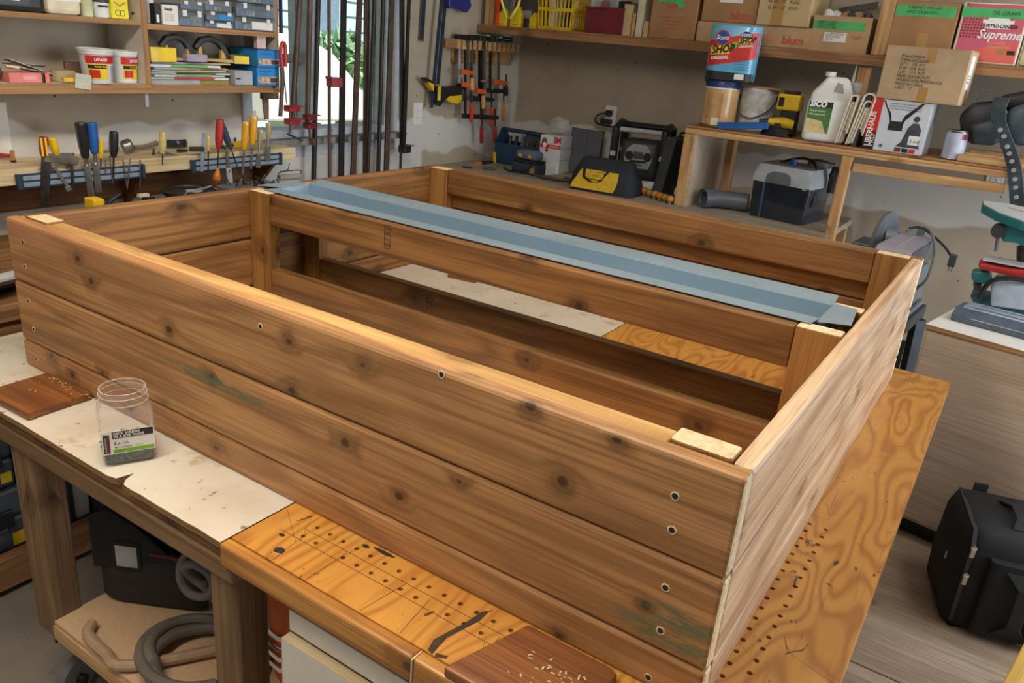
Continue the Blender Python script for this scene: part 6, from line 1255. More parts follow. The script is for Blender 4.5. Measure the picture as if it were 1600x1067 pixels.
# flat grey panels leaning on the wall
x, w, h = fitB(886, 932, 248, 202, 3.25, CN); t = thing('flat_screen', 'dark grey flat panel leaning behind the jobsite radio', 'panel', (x, 3.26, CN), rot=(R(-10), 0, R(6)))
part('panel', G().box(-w / 2, w / 2, -.008, .008, 0, h), plain('matte_grey_panel', (86, 88, 96), .4), t, bevel=.002); part('frame', G().tube([(-w / 2, 0, 0), (w / 2, 0, 0), (w / 2, 0, h), (-w / 2, 0, h)], .007, 6, closed=True), BLACK, t); part('seam', G().box(w * .02, w * .03, -.0086, -.008, 0, h), BLACK, t); part('mark', G().lathe([(.014, 0), (.014, .0008)], 14, TR(w * .2, -.008, h * .28, 90, 0, 0)), plain('pale_blue_mark', (150, 184, 224), .4), t)
# jobsite radio
fy = 3.02; xl, xr = B(928, 262, fy).x, B(1005, 270, fy).x; w = xr - xl; d = .26
t = thing('jobsite_radio', 'black jobsite radio with a roll cage and silver dials', 'radio', ((xl + xr) / 2 + .02, fy + .1 + d / 2, CN), 14)
hz = B(965, 198, fy + .1).z - ZC
part('body', G().box(-w * .36, w * .36, -d * .36, d * .36, .04, hz * .8), DGREY, t, bevel=.025, smooth=True, ang=60); pf = part('face_panel', G().prism([(-w * .22, hz * .33), (w * .22, hz * .33), (w * .27, hz * .5), (w * .22, hz * .66), (w * .12, hz * .74), (-w * .12, hz * .74), (-w * .22, hz * .66), (-w * .27, hz * .5)], -d * .36 - .012, -d * .36, 'y'), plain('dial_silver', (160, 164, 168), .4), t, bevel=.003)
for s in (-1, 1): part('dial', G().lathe([(.022, 0), (.02, .014), (.008, .014)], 18, TR(s * w * .17, -d * .36 - .011, hz * .55, 90, 0, 0)), BLACK, pf, smooth=True)
part('display', G().box(-w * .09, w * .09, -d * .36 - .0135, -d * .36 - .012, hz * .5, hz * .62), plain('lcd_grey', (80, 86, 84), .3), pf); text('BOSCH', .016, BLACKINK, pf, (0, -d * .36 - .0135, hz * .38), align='CENTER', bold=.0006); part('button_row', G().box(-w * .15, w * .15, -d * .36 - .0135, -d * .36 - .012, hz * .435, hz * .47), BLACK, pf)
cg = [(-w * .46, -d * .46), (w * .46, -d * .46), (w * .46, d * .46), (-w * .46, d * .46)]
for x, y in cg: part('cage_post', G().tube([(x, y, .0), (x, y, hz * .9), (x * .96, y * .96, hz)], .022, 10), BLACK, t, smooth=True); part('clip', G().box(x - .014, x + .014, y - .026, y - .02, hz * .52, hz * .6), LGREY, t)
part('cage_bar', G().tube([(-w * .44, -d * .44, hz * .97), (w * .44, -d * .44, hz * .97)], .013, 10), LGREY, t, smooth=True); part('cage_bar', G().tube([(-w * .44, d * .44, hz), (w * .44, d * .44, hz)], .016, 10), BLACK, t, smooth=True)
for s in (-1, 1):
    part('cage_bar', G().tube([(s * w * .45, -d * .45, hz * .97), (s * w * .46, 0, hz * 1.06), (s * w * .45, d * .45, hz)], .018, 10), BLACK, t, smooth=True); part('cage_bar', G().tube([(s * w * .46, -d * .46, .02), (s * w * .46, d * .46, .02)], .02, 10), BLACK, t, smooth=True)
part('side_panel', G().box(w * .36, w * .40, -d * .3, d * .3, .06, hz * .7), BLACK, t, bevel=.01); part('red_strip', G().box(w * .40, w * .405, -d * .1, d * .02, hz * .15, hz * .4), DRED, t)
lm = NT('green_indicator'); lm.b.inputs['Emission Color'].default_value = (.1, 1, .15, 1); lm.b.inputs['Emission Strength'].default_value = 4; lm.base((.1, .8, .1))
part('indicator_lamp', G().lathe([(.006, 0), (.006, .003)], 10, TR(w * .405, -d * .12, hz * .5, 0, 90, 0)), lm.m, t)
# yellow tool bag
p0, p1 = C_(885, 293), C_(986, 305); d = .2
p1.y = p0.y + .02; w = (B(986, 304, p0.y).x - p0.x); ang = 4
t = thing('tool_bag', 'yellow and black open top tool bag in front of the radio', 'bag', ((p0.x + p1.x) / 2 + .02, p0.y + d / 2, CN), ang); h = B(930, 247, p0.y + .08).z - ZC
def loft(g, secs, cap=True):
    n = len(secs[0]); o = len(g.v)
    for s in secs: g.v += list(s)
    for j in range(len(secs) - 1):
        for k in range(n): k2 = (k + 1) % n; g.f.append((o + j * n + k, o + j * n + k2, o + (j + 1) * n + k2, o + (j + 1) * n + k)); g.m.append(0)
    if cap: g.f += [tuple(o + k for k in range(n - 1, -1, -1)), tuple(o + (len(secs) - 1) * n + k for k in range(n))]; g.m += [0, 0]
    return g
def oval(a, b, z, n=20, e=.35, dx=0, dy=0):
    out = []
    for k in range(n):
        c, s = math.cos(6.2832 * k / n), math.sin(6.2832 * k / n); out.append((math.copysign(abs(c) ** e, c) * a + dx, math.copysign(abs(s) ** e, s) * b + dy, z))
    return out
part('bag_body', loft(G(), [oval(w * .49, d * .5, 0), oval(w * .5, d * .5, .02), oval(w * .45, d * .40, h * .6), oval(w * .36, d * .22, h), oval(w * .33, d * .17, h * 1.0)]), plain('navy_black_fabric', (34, 38, 46), .8, var=.2), t, smooth=True, ang=60)
def yf(x, z): return -(d * .5 if z < .02 else (d * (.5 - .1 * (z - .02) / (h * .6 - .02)) if z < h * .6 else d * (.4 - .18 * (z - h * .6) / (h * .4)))) - .005
g = G(); rows_ = [(.08, -.43, .22), (.25, -.40, .25), (.4, -.36, .26), (.55, -.33, .26), (.68, -.30, .25)]
for f, xa, xb in rows_: g.v += [(w * (xa + (xb - xa) * k / 6), yf(0, h * f), h * f) for k in range(7)]
g.f = [(j * 7 + k, j * 7 + k + 1, j * 7 + k + 8, j * 7 + k + 7) for j in range(4) for k in range(6)]; g.m = [0] * 24
part('yellow_front', g, YELFAB, t, smooth=True)
part('strap_handle', G().sweep([(x, yf(0, z) - .006, z) for x, z in ((-w * .26, h * .72), (-w * .24, h * .45), (-w * .12, h * .32), (.0, h * .36), (w * .1, h * .7))], .014, .004, side=(1, 0, .3)), BLKFAB, t)
tg = part('badge', G().box(-w * .15, w * .05, -.001, .001, -.018, .018), YELFAB, t); tg.location = (0, yf(0, h * .5) - .004, h * .52); tg.rotation_euler = (R(-18), 0, 0); part('badge_border', G().tube([(-w * .15, -.001, -.018), (w * .05, -.001, -.018), (w * .05, -.001, .018), (-w * .15, -.001, .018)], .0015, 5, closed=True), BLACK, tg); text('DEWALT', .018, BLACKINK, tg, (-w * .135, -.0015, -.006), sx=.72)
# paper roll, dark case, beads
q0, q1 = C_(980, 299), C_(1050, 292); q1 = Vector((q0.x + .24, q0.y + .13, 0)); L_ = (q1.xy - q0.xy).length; an = math.degrees(math.atan2(q1.y - q0.y, q1.x - q0.x))
t = thing('paper_roll', 'white rolled paper lying beside the yellow tool bag', 'paper roll', (q0.x, q0.y, CN + .031), an); g = G().lathe([(.031, 0), (.031, L_), (.027, L_), (.027, 0), (.031, 0)], 24, TR(0, 0, 0, 0, 90, 0), cap=False); part('roll', g, plain('drafting_paper', (214, 212, 218), .6, var=.04), t, smooth=True, ang=50)
part('inner_roll', G().lathe([(.020, .002), (.020, L_ - .002), (.0185, L_ - .002), (.0185, .002), (.020, .002)], 24, TR(0, 0, 0, 0, 90, 0), cap=False), PAPER, t, smooth=True)
x0 = B(1046, 290, 3.05).x; t = thing('dark_case', 'dark slim case leaning against the shelf unit side', 'case', (x0 - .02, 3.07, CN), rot=(0, R(9), R(-4))); hc = B(1056, 212, 3.05).z - ZC; part('case_body', G().box(-.028, .028, -.13, .13, 0, hc), plain('charcoal_case', (52, 56, 60), .6), t, bevel=.008); part('case_seam', G().box(-.0005, .0005, -.1305, .1305, .0, hc), BLACK, t); part('handle', G().tube([(0, -.04, hc), (0, -.04, hc + .02), (0, .04, hc + .02), (0, .04, hc)], .006, 6), BLACK, t)
for k in range(7):
    p = C_(998 + 8 * k, 303 + 2.6 * k); m = ('turned_wood_handle', 'orange_wood', 'olive_paper')[k % 3]
    t = thing('wooden_knob', ('leftmost', 'second', 'third', 'fourth', 'fifth', 'sixth', 'rightmost')[k] + ' wooden knob in the row on the counter front', 'knob', (p.x, p.y, CN), 0, 'wooden knobs on the counter'); part('knob', G().lathe([(.008, 0), (.009, .008), (.019, .016), (.021, .026), (.015, .037), (.004, .041)], 14), MATS[m], t, smooth=True); part('base_ring', G().lathe([(.011, 0), (.011, .004)], 12), STEEL, t)
# loose tools on the counter
def lay(name, label, u0, v0, u1, v1, w, m, hm=None, frac=.4, th=.006, cat='hand tool'):
    a, b = C_(u0, v0), C_(u1, v1); bar_tool(name, label, cat, (a.x, a.y, CN + th), (b.x, b.y, CN + th * .6), w, th, m, hm, frac, w * 1.1, side=(Vector((-(b - a).y, (b - a).x, 0))).normalized())
lay('pliers', 'small pliers at the left end of the counter', 722, 262, 738, 263, .02, DSTEEL); lay('brown_pliers', 'brown handled pliers behind the small pliers', 742, 259, 764, 255, .02, DSTEEL, WOODH, .4); lay('drill_chuck', 'dark drill bit set lying on the counter', 755, 264, 772, 266, .04, plain('purple_grey', (88, 84, 96), .5), None, .4, .01)
lay('steel_snips', 'pale blue steel snips left of the palm sander', 780, 263, 797, 264, .025, BLUEBAR, STEEL, .5); lay('curved_spanner', 'long dark spanner in front of the blue tool box', 752, 254, 790, 254, .022, DSTEEL); lay('brush_handle', 'brush with a pale handle behind the yellow tool bag', 850, 273, 888, 269, .03, plain('birch_handle', (214, 178, 130), .5), WHITE, .4, .016, 'brush')
c = C_(868, 281); t = thing('c_clamp', 'brown iron C clamp lying left of the yellow bag', 'clamp', (c.x, c.y, CN + .009), 10)
part('frame', G().tube([(-.10, -.01, 0), (-.06, -.035, 0), (.03, -.04, 0), (.085, -.015, 0), (.09, .02, 0), (.04, .04, 0)], .009, 8), plain('rust_iron', (92, 78, 66), .6, .4), t, smooth=True); part('screw', G().tube([(-.13, .0, 0), (-.03, .022, 0)], .006, 8), DSTEEL, t); part('tommy_bar', G().tube([(-.13, -.03, 0), (-.13, .03, 0)], .003, 6), DSTEEL, t)
solo('parts_block', G().box(-.045, .045, -.03, .03, 0, .03), CREAM, 'pale block behind the respirator box', 'block', (C_(890, 262).x, 3.2, CN), bevel=.004)
# outlet with plugs and cord
op = U(954, 182, 'y', YW); outlet('white outlet with a black plug above the radio', op, 0)
t = thing('plug_cord', 'black plug and cord running from the back wall outlet', 'cord', (op.x, YW - .008, op.z)); part('plug', G().box(-.016, .016, -.035, 0, .005, .035), BLACK, t, bevel=.005); part('cord', G().tube([(0, -.035, .02), (-.05, -.05, .005), (-.065, -.05, -.03), (-.02, -.06, -.045), (.1, -.07, -.05), (.16, -.08, -.065)], .005, 6), BLACK, t, smooth=True); part('lower_plug', G().box(-.045, .02, -.03, 0, -.04, -.015), BLACK, t, bevel=.004)
# ------------------------------------------------------------------ under the lower shelf: vacuum and elbow pipe
fy = 2.96; xl, xr = B(1160, 330, fy).x, B(1254, 345, fy).x; w = xr - xl; d = .26; h1 = B(1205, 283, fy).z - ZC; h2 = B(1220, 258, fy + .05).z - ZC
t = thing('dust_extractor', 'grey and dark translucent vacuum bin standing under the lower shelf', 'vacuum', ((xl + xr) / 2 + .03, fy + d / 2, CN), -8)
part('bin', loft(G(), [rs for rs in ([(x * w * .46 * 2, y * d, 0) for x, y in rsq(.5, .06)], [(x * w * .5 * 2, y * d * 1.02, h1) for x, y in rsq(.5, .06)])]), plain('smoked_bin', (34, 42, 54), .15, coat=.4), t, smooth=True, ang=50)
part('lid', loft(G(), [[(x * w * 1.05, y * d * 1.06, z) for x, y in rsq(.5, .08)] for z in (h1 - .01, h1 + .02)] + [[(x * w * .92, y * d * .95, h2) for x, y in rsq(.5, .08)]]), plain('pale_blue_grey', (168, 178, 190), .4), t, smooth=True, ang=40)
part('handle_recess', G().prism([(-w * .28, h1 - .012), (w * .18, h1 - .012), (w * .16, h1 + .028), (w * .08, h1 + .045), (-w * .16, h1 + .045), (-w * .26, h1 + .028)], -d * .535, -d * .5, 'y'), plain('recess_grey', (96, 104, 112), .5), t, bevel=.006); part('corner_rib', G().tube([(-w * .26, -d * .52, 0), (-w * .27, -d * .53, h1 - .01)], .006, 8), plain('rib_blue', (56, 82, 110), .3), t)
part('blue_knob', G().lathe([(.016, h2), (.014, h2 + .03)], 14, TR(0, -.03, 0)), BLUE, t, smooth=True); part('motor_cap', G().lathe([(.05, h2), (.045, h2 + .03), (.02, h2 + .036)], 18, TR(.08, .06, 0)), MGREY, t, smooth=True); part('hang_grip', G().tube([(w * .62, .02, h2 + .02), (w * .64, .02, h2 - .02), (w * .63, .02, h2 - .1)], [.012, .026, .018], 10), BLACK, t, smooth=True); part('grip_rod', G().tube([(.08, .05, h2 + .03), (w * .62, .02, h2 + .03)], .004, 6), STEEL, t)
part('power_cord', G().tube([(-w * .4, .05, h2 - .01), (0, .04, h2 + .03), (w * .35, -.02, h2 + .015), (w * .5, -.06, h1 - .05), (w * .5, -.07, .08)], .006, 6), BLACK, t, smooth=True); part('warning_mark', G().prism([(w * .36, h1 * .9), (w * .44, h1 * .9), (w * .4, h1 * .96)], -d * .512, -d * .508, 'y'), LGREY, t)
p = B(1110, 330, 2.98); t = thing('elbow_pipe', 'grey plastic elbow pipe lying beside the vacuum', 'pipe', (p.x + .02, 3.0, CN + .046), 0); rp = .042
g = G(); P = [(-.05, -.06, 0), (-.02, -.02, 0), (.03, .01, 0), (.1, .03, 0), (.14, .04, 0)]; g.tube(P, rp, 18); g.f = g.f[:-2]; g.m = g.m[:-2]; o = part('elbow', g, plain('pvc_grey', (92, 98, 106), .4), t, smooth=True); m = o.modifiers.new('s', 'SOLIDIFY'); m.thickness = .006; part('collar', G().tube([(-.056, -.068, 0), (-.03, -.033, 0)], rp * 1.12, 18), plain('pvc_grey', (92, 98, 106), .4), t, smooth=True).modifiers.new('s', 'SOLIDIFY').thickness = .004; bpy.data.meshes.remove
co = [o for o in t.children if o.name.startswith('collar')][0]
bm = bmesh.new(); bm.from_mesh(co.data); bmesh.ops.delete(bm, geom=[f for f in bm.faces if len(f.verts) > 6], context='FACES_ONLY'); bm.to_mesh(co.data); bm.free()
# ------------------------------------------------------------------ belt sander on its stand
hS = .965
nl, nr, frr, fll = (U(u, v, 'z', hS) for u, v in ((1371, 381), (1430, 393), (1461, 373), (1402, 362)))
ax = (nr - nl).normalized(); w = (nr - nl).length; dl = ((fll - nl).length + (frr - nr).length) / 2; an = math.degrees(math.atan2(ax.y, ax.x))
t = thing('belt_sander', 'grey belt and disc sander on a dark steel stand behind the planter', 'sander', ((nl + frr) / 2).xy.to_3d(), an)
rB = .045
pr = [(-dl / 2 + rB * math.cos(R(a)), hS - rB + rB * math.sin(R(a))) for a in range(90, 271, 20)] + [(dl / 2 + rB * math.cos(R(a)), hS - rB + rB * math.sin(R(a))) for a in range(-90, 91, 20)]
part('sanding_belt', G().prism(pr, -w * .47, w * .47, 'x'), SANDBELT, t, smooth=True, ang=50); part('belt_seam', G().box(-.002, .002, -dl / 2 - .01, dl / 2, hS, hS + .0006), LGREY, t)
for s in (-1, 1): part('side_plate', G().box(min(s * w * .475, s * w * .53), max(s * w * .475, s * w * .53), -dl / 2 - .02, dl / 2 + .03, hS - .085, hS - .002), plain('side_grey', (104, 108, 122), .4, .3), t, bevel=.006)
part('motor_body', G().box(-w * .45, w * .55, -dl * .42, dl * .55, hS - .26, hS - .095), GREYMET, t, bevel=.02, smooth=True); part('base_casting', G().box(-w * .6, w * .62, -dl * .5, dl * .62, hS - .285, hS - .262), GREYMET, t, bevel=.005)
rD = .115; part('sanding_disc', G().lathe([(rD, 0), (rD, .014)], 36, TR(-w * .85, dl * .32, hS - .03, 0, 90, -10)), plain('disc_grey', (98, 100, 108), .7), t, smooth=True); part('disc_hub', G().tube([(-w * .8, dl * .33, hS - .02), (-w * .5, dl * .36, hS - .02)], .04, 14), GREYMET, t, smooth=True); part('work_table', G().box(-w * 1.5, -w * .9, dl * .0, dl * .5, hS - .06, hS - .045), plain('slate_teal', (74, 96, 104), .4, .3), t, bevel=.003)
part('knob', G().lathe([(.02, 0), (.018, .02)], 14, TR(-w * .6, -dl * .45, hS - .05)), plain('putty_knob', (120, 112, 92), .5), t, smooth=True); part('stop_fence', G().box(-w * .1, w * .14, dl / 2 + .05, dl / 2 + .065, hS - .02, hS + .03), GREYMET, t)
part('power_cord', G().tube([(-w * .3, dl * .45, hS + .01), (0, dl * .55, hS + .03), (w * .4, dl * .4, hS + .025), (w * .75, dl * .1, hS - .03), (w * .8, -.02, hS - .12), (w * .6, -dl * .1, hS - .17)], .006, 8), plain('grey_cord', (110, 116, 120), .5), t, smooth=True)
e = [U(u, v, 'y', 2.75) - t.location for u, v in ((1420, 356), (1440, 356), (1462, 372), (1478, 388), (1487, 402))]; Mi = Matrix.Rotation(R(-an), 3, 'Z'); part('plug_cord', G().tube([Mi @ q for q in e], .005, 8), BLACK, t, smooth=True); q = Mi @ (U(1489, 405, 'y', 2.75) - t.location); part('plug', G().box(-.014, .014, -.012, .012, -.03, .02), DGREY, t, bevel=.004).location = q; part('plug_pin', G().box(-.008, -.004, -.003, .003, -.05, -.03).box(.004, .008, -.003, .003, -.05, -.03), STEEL, t).location = q
SD = plain('stand_steel', (66, 72, 78), .45, .4)
part('stand_top', G().box(-w * .75, w * .72, -dl * .6, dl * .68, hS - .34, hS - .286), SD, t, bevel=.004)
for sx in (-1, 1):
    for sy in (-1, 1): part('stand_leg', G().tube([(sx * w * .66, sy * dl * .52, hS - .34), (sx * w * .8, sy * dl * .66, 0)], [.03, .03], 4), SD, t)
# ------------------------------------------------------------------ plywood cabinet on the right
zc_ = .796; c0 = U(1449, 506, 'z', zc_); an = -11; wC, dC = .75, .43
t = thing('plywood_cabinet', 'pale plywood cabinet in front of the back wall on the right', 'cabinet', (c0.x, c0.y, 0), an)
part('carcass', G().box(0, wC, .004, dC, .08, zc_ - .016), PLYFACE, t); board('toe_kick', OLDW, .03, wC - .03, .05, .07, 0, .08, None); bpy.data.objects.remove(bpy.data.objects['toe_kick'])
part('toe_kick', G().box(.03, wC - .03, .06, dC - .02, .005, .0795), BLACK, t); part('cabinet_top', G().box(-.003, wC, -.004, dC, zc_ - .0155, zc_), [plain('white_laminate', (222, 220, 216), .4, var=.04), MDFEDGE], t)
topm = [o for o in t.children if o.name.startswith('cabinet_top')][0]
for p in topm.data.polygons:
    if abs(p.normal.z) < .5: p.material_index = 1
part('door_panel', G().box(.008, wC - .01, .0, .0035, .09, zc_ - .022), PLYFACE, t)
Mc = Matrix.Translation((c0.x, c0.y, 0)) @ Matrix.Rotation(R(an), 4, 'Z')
# grey slotted tool rest on the cabinet
f0, f1 = U(1484, 500, 'z', zc_), U(1600, 531, 'z', zc_); an2 = math.degrees(math.atan2(f1.y - f0.y, f1.x - f0.x)); 
t = thing('slotted_table', 'blue grey slotted machine table lying on the plywood cabinet', 'machine table', (f0.x, f0.y, zc_ + .001), an2); hq = .045; dq = .13
part('table_body', G().prism([(0, 0), (dq, 0), (dq, hq * .9), (dq * .92, hq), (.03, hq), (0, hq * .55)], 0, .42, 'x'), plain('steel_blue_paint', (86, 98, 116), .35, .3), t, bevel=.003); part('table_plate', G().prism([(.02, .034), (.02, dq - .004), (.03, dq), (.42, dq), (.42, .03), (.03, .03)], hq, hq + .004, 'z'), plain('pale_steel_blue', (164, 176, 194), .35, .4), t, bevel=.001)
for k, (a, b) in enumerate(((.06, .26), (.05, .27))): part('slot', G().box(a, b, (.10, .05)[k], (.10, .05)[k] + .006, hq + .004, hq + .0046), BLACK, t)
part('edge_line', G().box(.06, .42, -.0012, 0, hq * .45, hq * .5), LGREY, t)
# teal scroll saw behind
yb0 = 2.46; bx = B(1560, 470, yb0)
t = thing('scroll_saw', 'teal scroll saw with a tilted white topped table on the plywood cabinet', 'scroll saw', (bx.x, yb0, zc_ + .001)); O = t.location.copy()
def Q(u, v, y=yb0): return B(u, v, y) - O
def sil(nm, uvs, y0, y1, m, bev=.006): return part(nm, G().prism([(Q(u, v, y0).x, max(.0005, Q(u, v, y0).z)) for u, v in uvs], y0 - O.y, y1 - O.y, 'y'), m, t, bevel=bev, smooth=True, ang=40)
sil('base', ((1515, 462), (1640, 485), (1640, 505), (1520, 500)), yb0 - .02, yb0 + .13, plain('dark_teal', (36, 84, 92), .45))
sil('motor_housing', ((1548, 445), (1555, 439), (1640, 448), (1640, 490), (1548, 478)), yb0 - .06, yb0 + .08, plain('ice_grey', (178, 190, 206), .4)); sil('clamp_motor', ((1518, 424), (1545, 424), (1549, 438), (1545, 446), (1522, 442), (1517, 434)), yb0 - .02, yb0 + .05, TEAL); sil('clamp_foot', ((1520, 442), (1534, 444), (1532, 455), (1522, 454)), yb0, yb0 + .03, DGREY, .003)
sil('red_pad', ((1528, 412), (1540, 413), (1575, 420), (1640, 425), (1640, 440), (1590, 434), (1554, 426), (1530, 420)), yb0 - .05, yb0 + .06, RED, .004); part('pad_abrasive', G().prism([(Q(u, v, yb0 - .04).x, Q(u, v, yb0 - .04).y + dy) for u, v, dy in ((1534, 411, 0), (1640, 423, 0), (1640, 423, .09), (1540, 411, .09))], Q(1580, 411).z - .002, Q(1580, 411).z + .004, 'z'), plain('grey_abrasive', (186, 184, 190), .8), t)
ct_ = [Q(u, v) for u, v in ((1512, 317), (1535, 312), (1570, 313), (1640, 320), (1660, 345), (1600, 345), (1560, 338), (1530, 328))]
tz = Q(1560, 335).z
outl = [(-.115, .03), (-.10, -.02), (-.03, -.085), (.06, -.115), (.2, -.12), (.3, -.05), (.3, .1), (.1, .12), (-.05, .09)]
tp_ = part('saw_table', loft(G(), [[(x * .96, y * .96, -.03) for x, y in outl], [(x, y, -.006) for x, y in outl], [(x, y, 0) for x, y in outl]]), TEAL, t, bevel=.002); tp_.location = Q(1553, 330) + Vector((.06, .03, .006)); tp_.rotation_euler = (R(4), R(5), R(-12))
part('table_surface', loft(G(), [[(x * .97, y * .97, .0005) for x, y in outl], [(x * .97, y * .97, .003) for x, y in outl]]), plain('machined_white', (206, 212, 216), .3, .3, var=.04), tp_)
for a in ((-.03, .02, .11, .004), (.05, -.05, .05, .008), (.13, -.02, .06, .008)): part('table_slot', G().box(a[0], a[0] + a[2], a[1], a[1] + a[3], .0031, .0036), BLACK, tp_)
sil('trunnion', ((1570, 348), (1640, 356), (1640, 384), (1594, 384), (1590, 380), (1566, 378), (1564, 366), (1569, 358)), yb0 - .0, yb0 + .08, TEAL, .01); part('pivot_knob', G().lathe([(.024, -.02), (.024, .03)], 16, Matrix.Translation(Q(1560, 361)) @ TR(0, .02, 0, 90, 0, 0)), DGREY, t, smooth=True)
part('lock_lever', G().tube([Q(1560, 366), Q(1556, 392)], .006, 8), plain('lever_grey', (104, 96, 112), .4), t, smooth=True); part('support_post', G().tube([Q(1600, 384, yb0 + .05), Q(1598, 470, yb0 + .05)], .022, 10), DSTEEL, t, smooth=True); part('power_cord', G().tube([Q(1530, 466, yb0 - .05), Q(1538, 450, yb0 - .07), Q(1552, 438, yb0 - .08), Q(1575, 435, yb0 - .08), Q(1600, 438, yb0 - .07), Q(1640, 446, yb0 - .06)], .009, 8), BLACK, t, smooth=True)
part('red_knob', G().lathe([(.012, 0), (.012, .02)], 12, Matrix.Translation(Q(1548, 412, yb0 + .03))), RED, t, smooth=True)
for k, (u0, v0, u1, v1, m) in enumerate(((1552, 398, 1596, 398, PLYFACE), (1594, 395, 1640, 400, EDGE))):
    a, b = B(u0, v0, 2.72), B(u1, v1, 2.72); solo('wood_scrap', G().box(0, b.x - a.x, 0, .02, 0, a.z - zc_ + .0), m, ('pale plywood scrap standing behind the scroll saw', 'yellowish wood scrap behind the red pad')[k], 'scrap', (a.x, 2.72 - .02 * k, zc_ - .0 if False else 0), 0, bevel=.002)
    bpy.data.objects[-1] if False else None
# ------------------------------------------------------------------ black camera bag on the floor
bw, bd, bh = .285, .31, .345; fx, fy_ = 1.895, 1.60
cb_ = thing('camera_bag', 'black nylon equipment bag standing on the floor at the right', 'bag', (fx + .135, fy_ + .205, 0), 15)
def rr_sec(a, b, z, n=6, r=.05, dx=0, dy=0):
    return [(x * 2 * a + dx, y * 2 * b + dy, z) for x, y in rsq(.5, .16, n)]
part('main_body', loft(G(), [rr_sec(bw * .46, bd * .46, .006), rr_sec(bw * .5, bd * .5, .03), rr_sec(bw * .52, bd * .52, bh * .4), rr_sec(bw * .5, bd * .5, bh * .85), rr_sec(bw * .46, bd * .46, bh * .97), rr_sec(bw * .40, bd * .40, bh)]), BLKFAB, cb_, smooth=True, ang=70)
part('front_pocket', loft(G(), [[(x * bw * .72 + .035, y * .05 - bd * .52, z) for x, y in rsq(.5, .16)] for z in (.03, .05, bh * .75, bh * .8)]), plain('black_nylon_pocket', (22, 22, 25), .8, var=.3, scale=60), cb_, smooth=True, ang=60)
for s, z in ((1, .0), (1, .0)): pass
part('top_handle', G().sweep([(.02, -.09, bh + .0), (.02, -.05, bh + .018), (.02, .02, bh + .022), (.02, .08, bh + .002)], [.075, .04, .04, .075], .008, side=(1, 0, 0)), BLKFAB, cb_, bevel=.003); part('front_handle', G().sweep([(.03, -bd * .56 - .01, bh * .74), (.03, -bd * .56 - .03, bh * .62), (.03, -bd * .56 - .032, bh * .25), (.03, -bd * .56 - .012, bh * .12)], [.12, .04, .04, .1], .008, side=(1, 0, 0)), BLKFAB, cb_, bevel=.003)
zpts = [(-bw * .40, bd * .42, bh * .985), (-bw * .42, 0, bh * 1.0), (-bw * .42, -bd * .42, bh * .985), (-bw * .42, -bd * .51, bh * .85), (-bw * .42, -bd * .53, bh * .4), (-bw * .40, -bd * .5, .03)]
part('zipper', G().sweep(zpts, .012, .004, side=(1, 0, 0)), plain('zip_tape', (44, 45, 50), .6), cb_)
for z, y in ((bh * .86, -bd * .52), (bh * .60, -bd * .55)): part('zip_pull', G().box(-.006, .006, -.004, 0, -.03, .0).lathe([(.009, -.004), (.009, .002)], 10, TR(0, 0, 0, 90, 0, 0)), plain('bright_zip', (190, 186, 184), .25, .9), cb_, bevel=.001).location = (-bw * .42, y - .006, z)
part('loop_tab', G().box(-.02, .02, -.004, .004, 0, .03), BLKFAB, cb_).location = (-bw * .2, bd * .45, bh * .97); part('side_strap', G().sweep([(bw * .46, -bd * .55, bh * .5), (bw * .40, -bd * .62, bh * .3), (bw * .44, -bd * .66, .03)], .07, .006, side=(1, .2, 0)), BLKFAB, cb_); part('buckle', G().box(-.03, .03, -.012, .012, -.03, .03), BLACK, cb_, bevel=.004).location = (bw * .45, -bd * .58, bh * .55)
part('foot', G().lathe([(.012, 0), (.012, .008)], 10, TR(-bw * .36, -bd * .44, 0)), BLACK, cb_); part('side_tag', G().box(-.001, .001, -.006, .006, -.012, .012), LGREY, cb_).location = (-bw * .525, -.05, bh * .55)
# plank at the lower right corner
a, b = U(1600, 1004, 'z', .42), U(1562, 1075, 'z', .42); dr = (a - b); 
solo('pine_plank', G().box(0, .3, -.04, 0, 0, .4155), wood('yellow_pine', (214, 182, 92), (184, 146, 66), rings=20, kn=.8, rough=.55), 'yellowish pine plank end in the lower right corner', 'plank', (b.x, b.y, .0045), math.degrees(math.atan2(dr.y, dr.x)), bevel=.004)
# ------------------------------------------------------------------ on the shelf under the workbench
ZSH = .2645
# tool bag
t = thing('tool_tote', 'black open tool bag with red piping on the bench shelf', 'bag', (.33, .12, ZSH), 28); w, d, h = .28, .2, .25
part('bag_body', loft(G(), [oval(w * .45, d * .45, 0, 20, .3), oval(w * .5, d * .5, .02, 20, .3), oval(w * .5, d * .5, h * .62, 20, .3), oval(w * .44, d * .46, h * .62, 20, .3), oval(w * .42, d * .44, h * .45, 20, .3)]), GRYFAB, t, smooth=True, ang=60)
part('side_flap', G().sweep([(-w * .5, 0, h * .5), (-w * .46, 0, h * .8), (-w * .34, 0, h * 1.08)], [d * .95, d * .8, d * .5], .006, side=(0, 1, 0)), BLKFAB, t, bevel=.002); part('front_flap', G().prism([(-w * .5, h * .4), (w * .2, h * .55), (-.02, h * .85), (-w * .34, h * 1.05), (-w * .5, h * .95)], -d * .5, -d * .5 + .006, 'y'), BLKFAB, t, bevel=.002)
part('red_piping', G().tube([(-.0, -d * .505, h * .62), (w * .49, -d * .45, h * .62), (w * .5, d * .4, h * .62)], .003, 6), DRED, t); part('red_piping', G().tube([(w * .46, -d * .47, h * .6), (w * .46, -d * .47, .02)], .0025, 6), DRED, t)
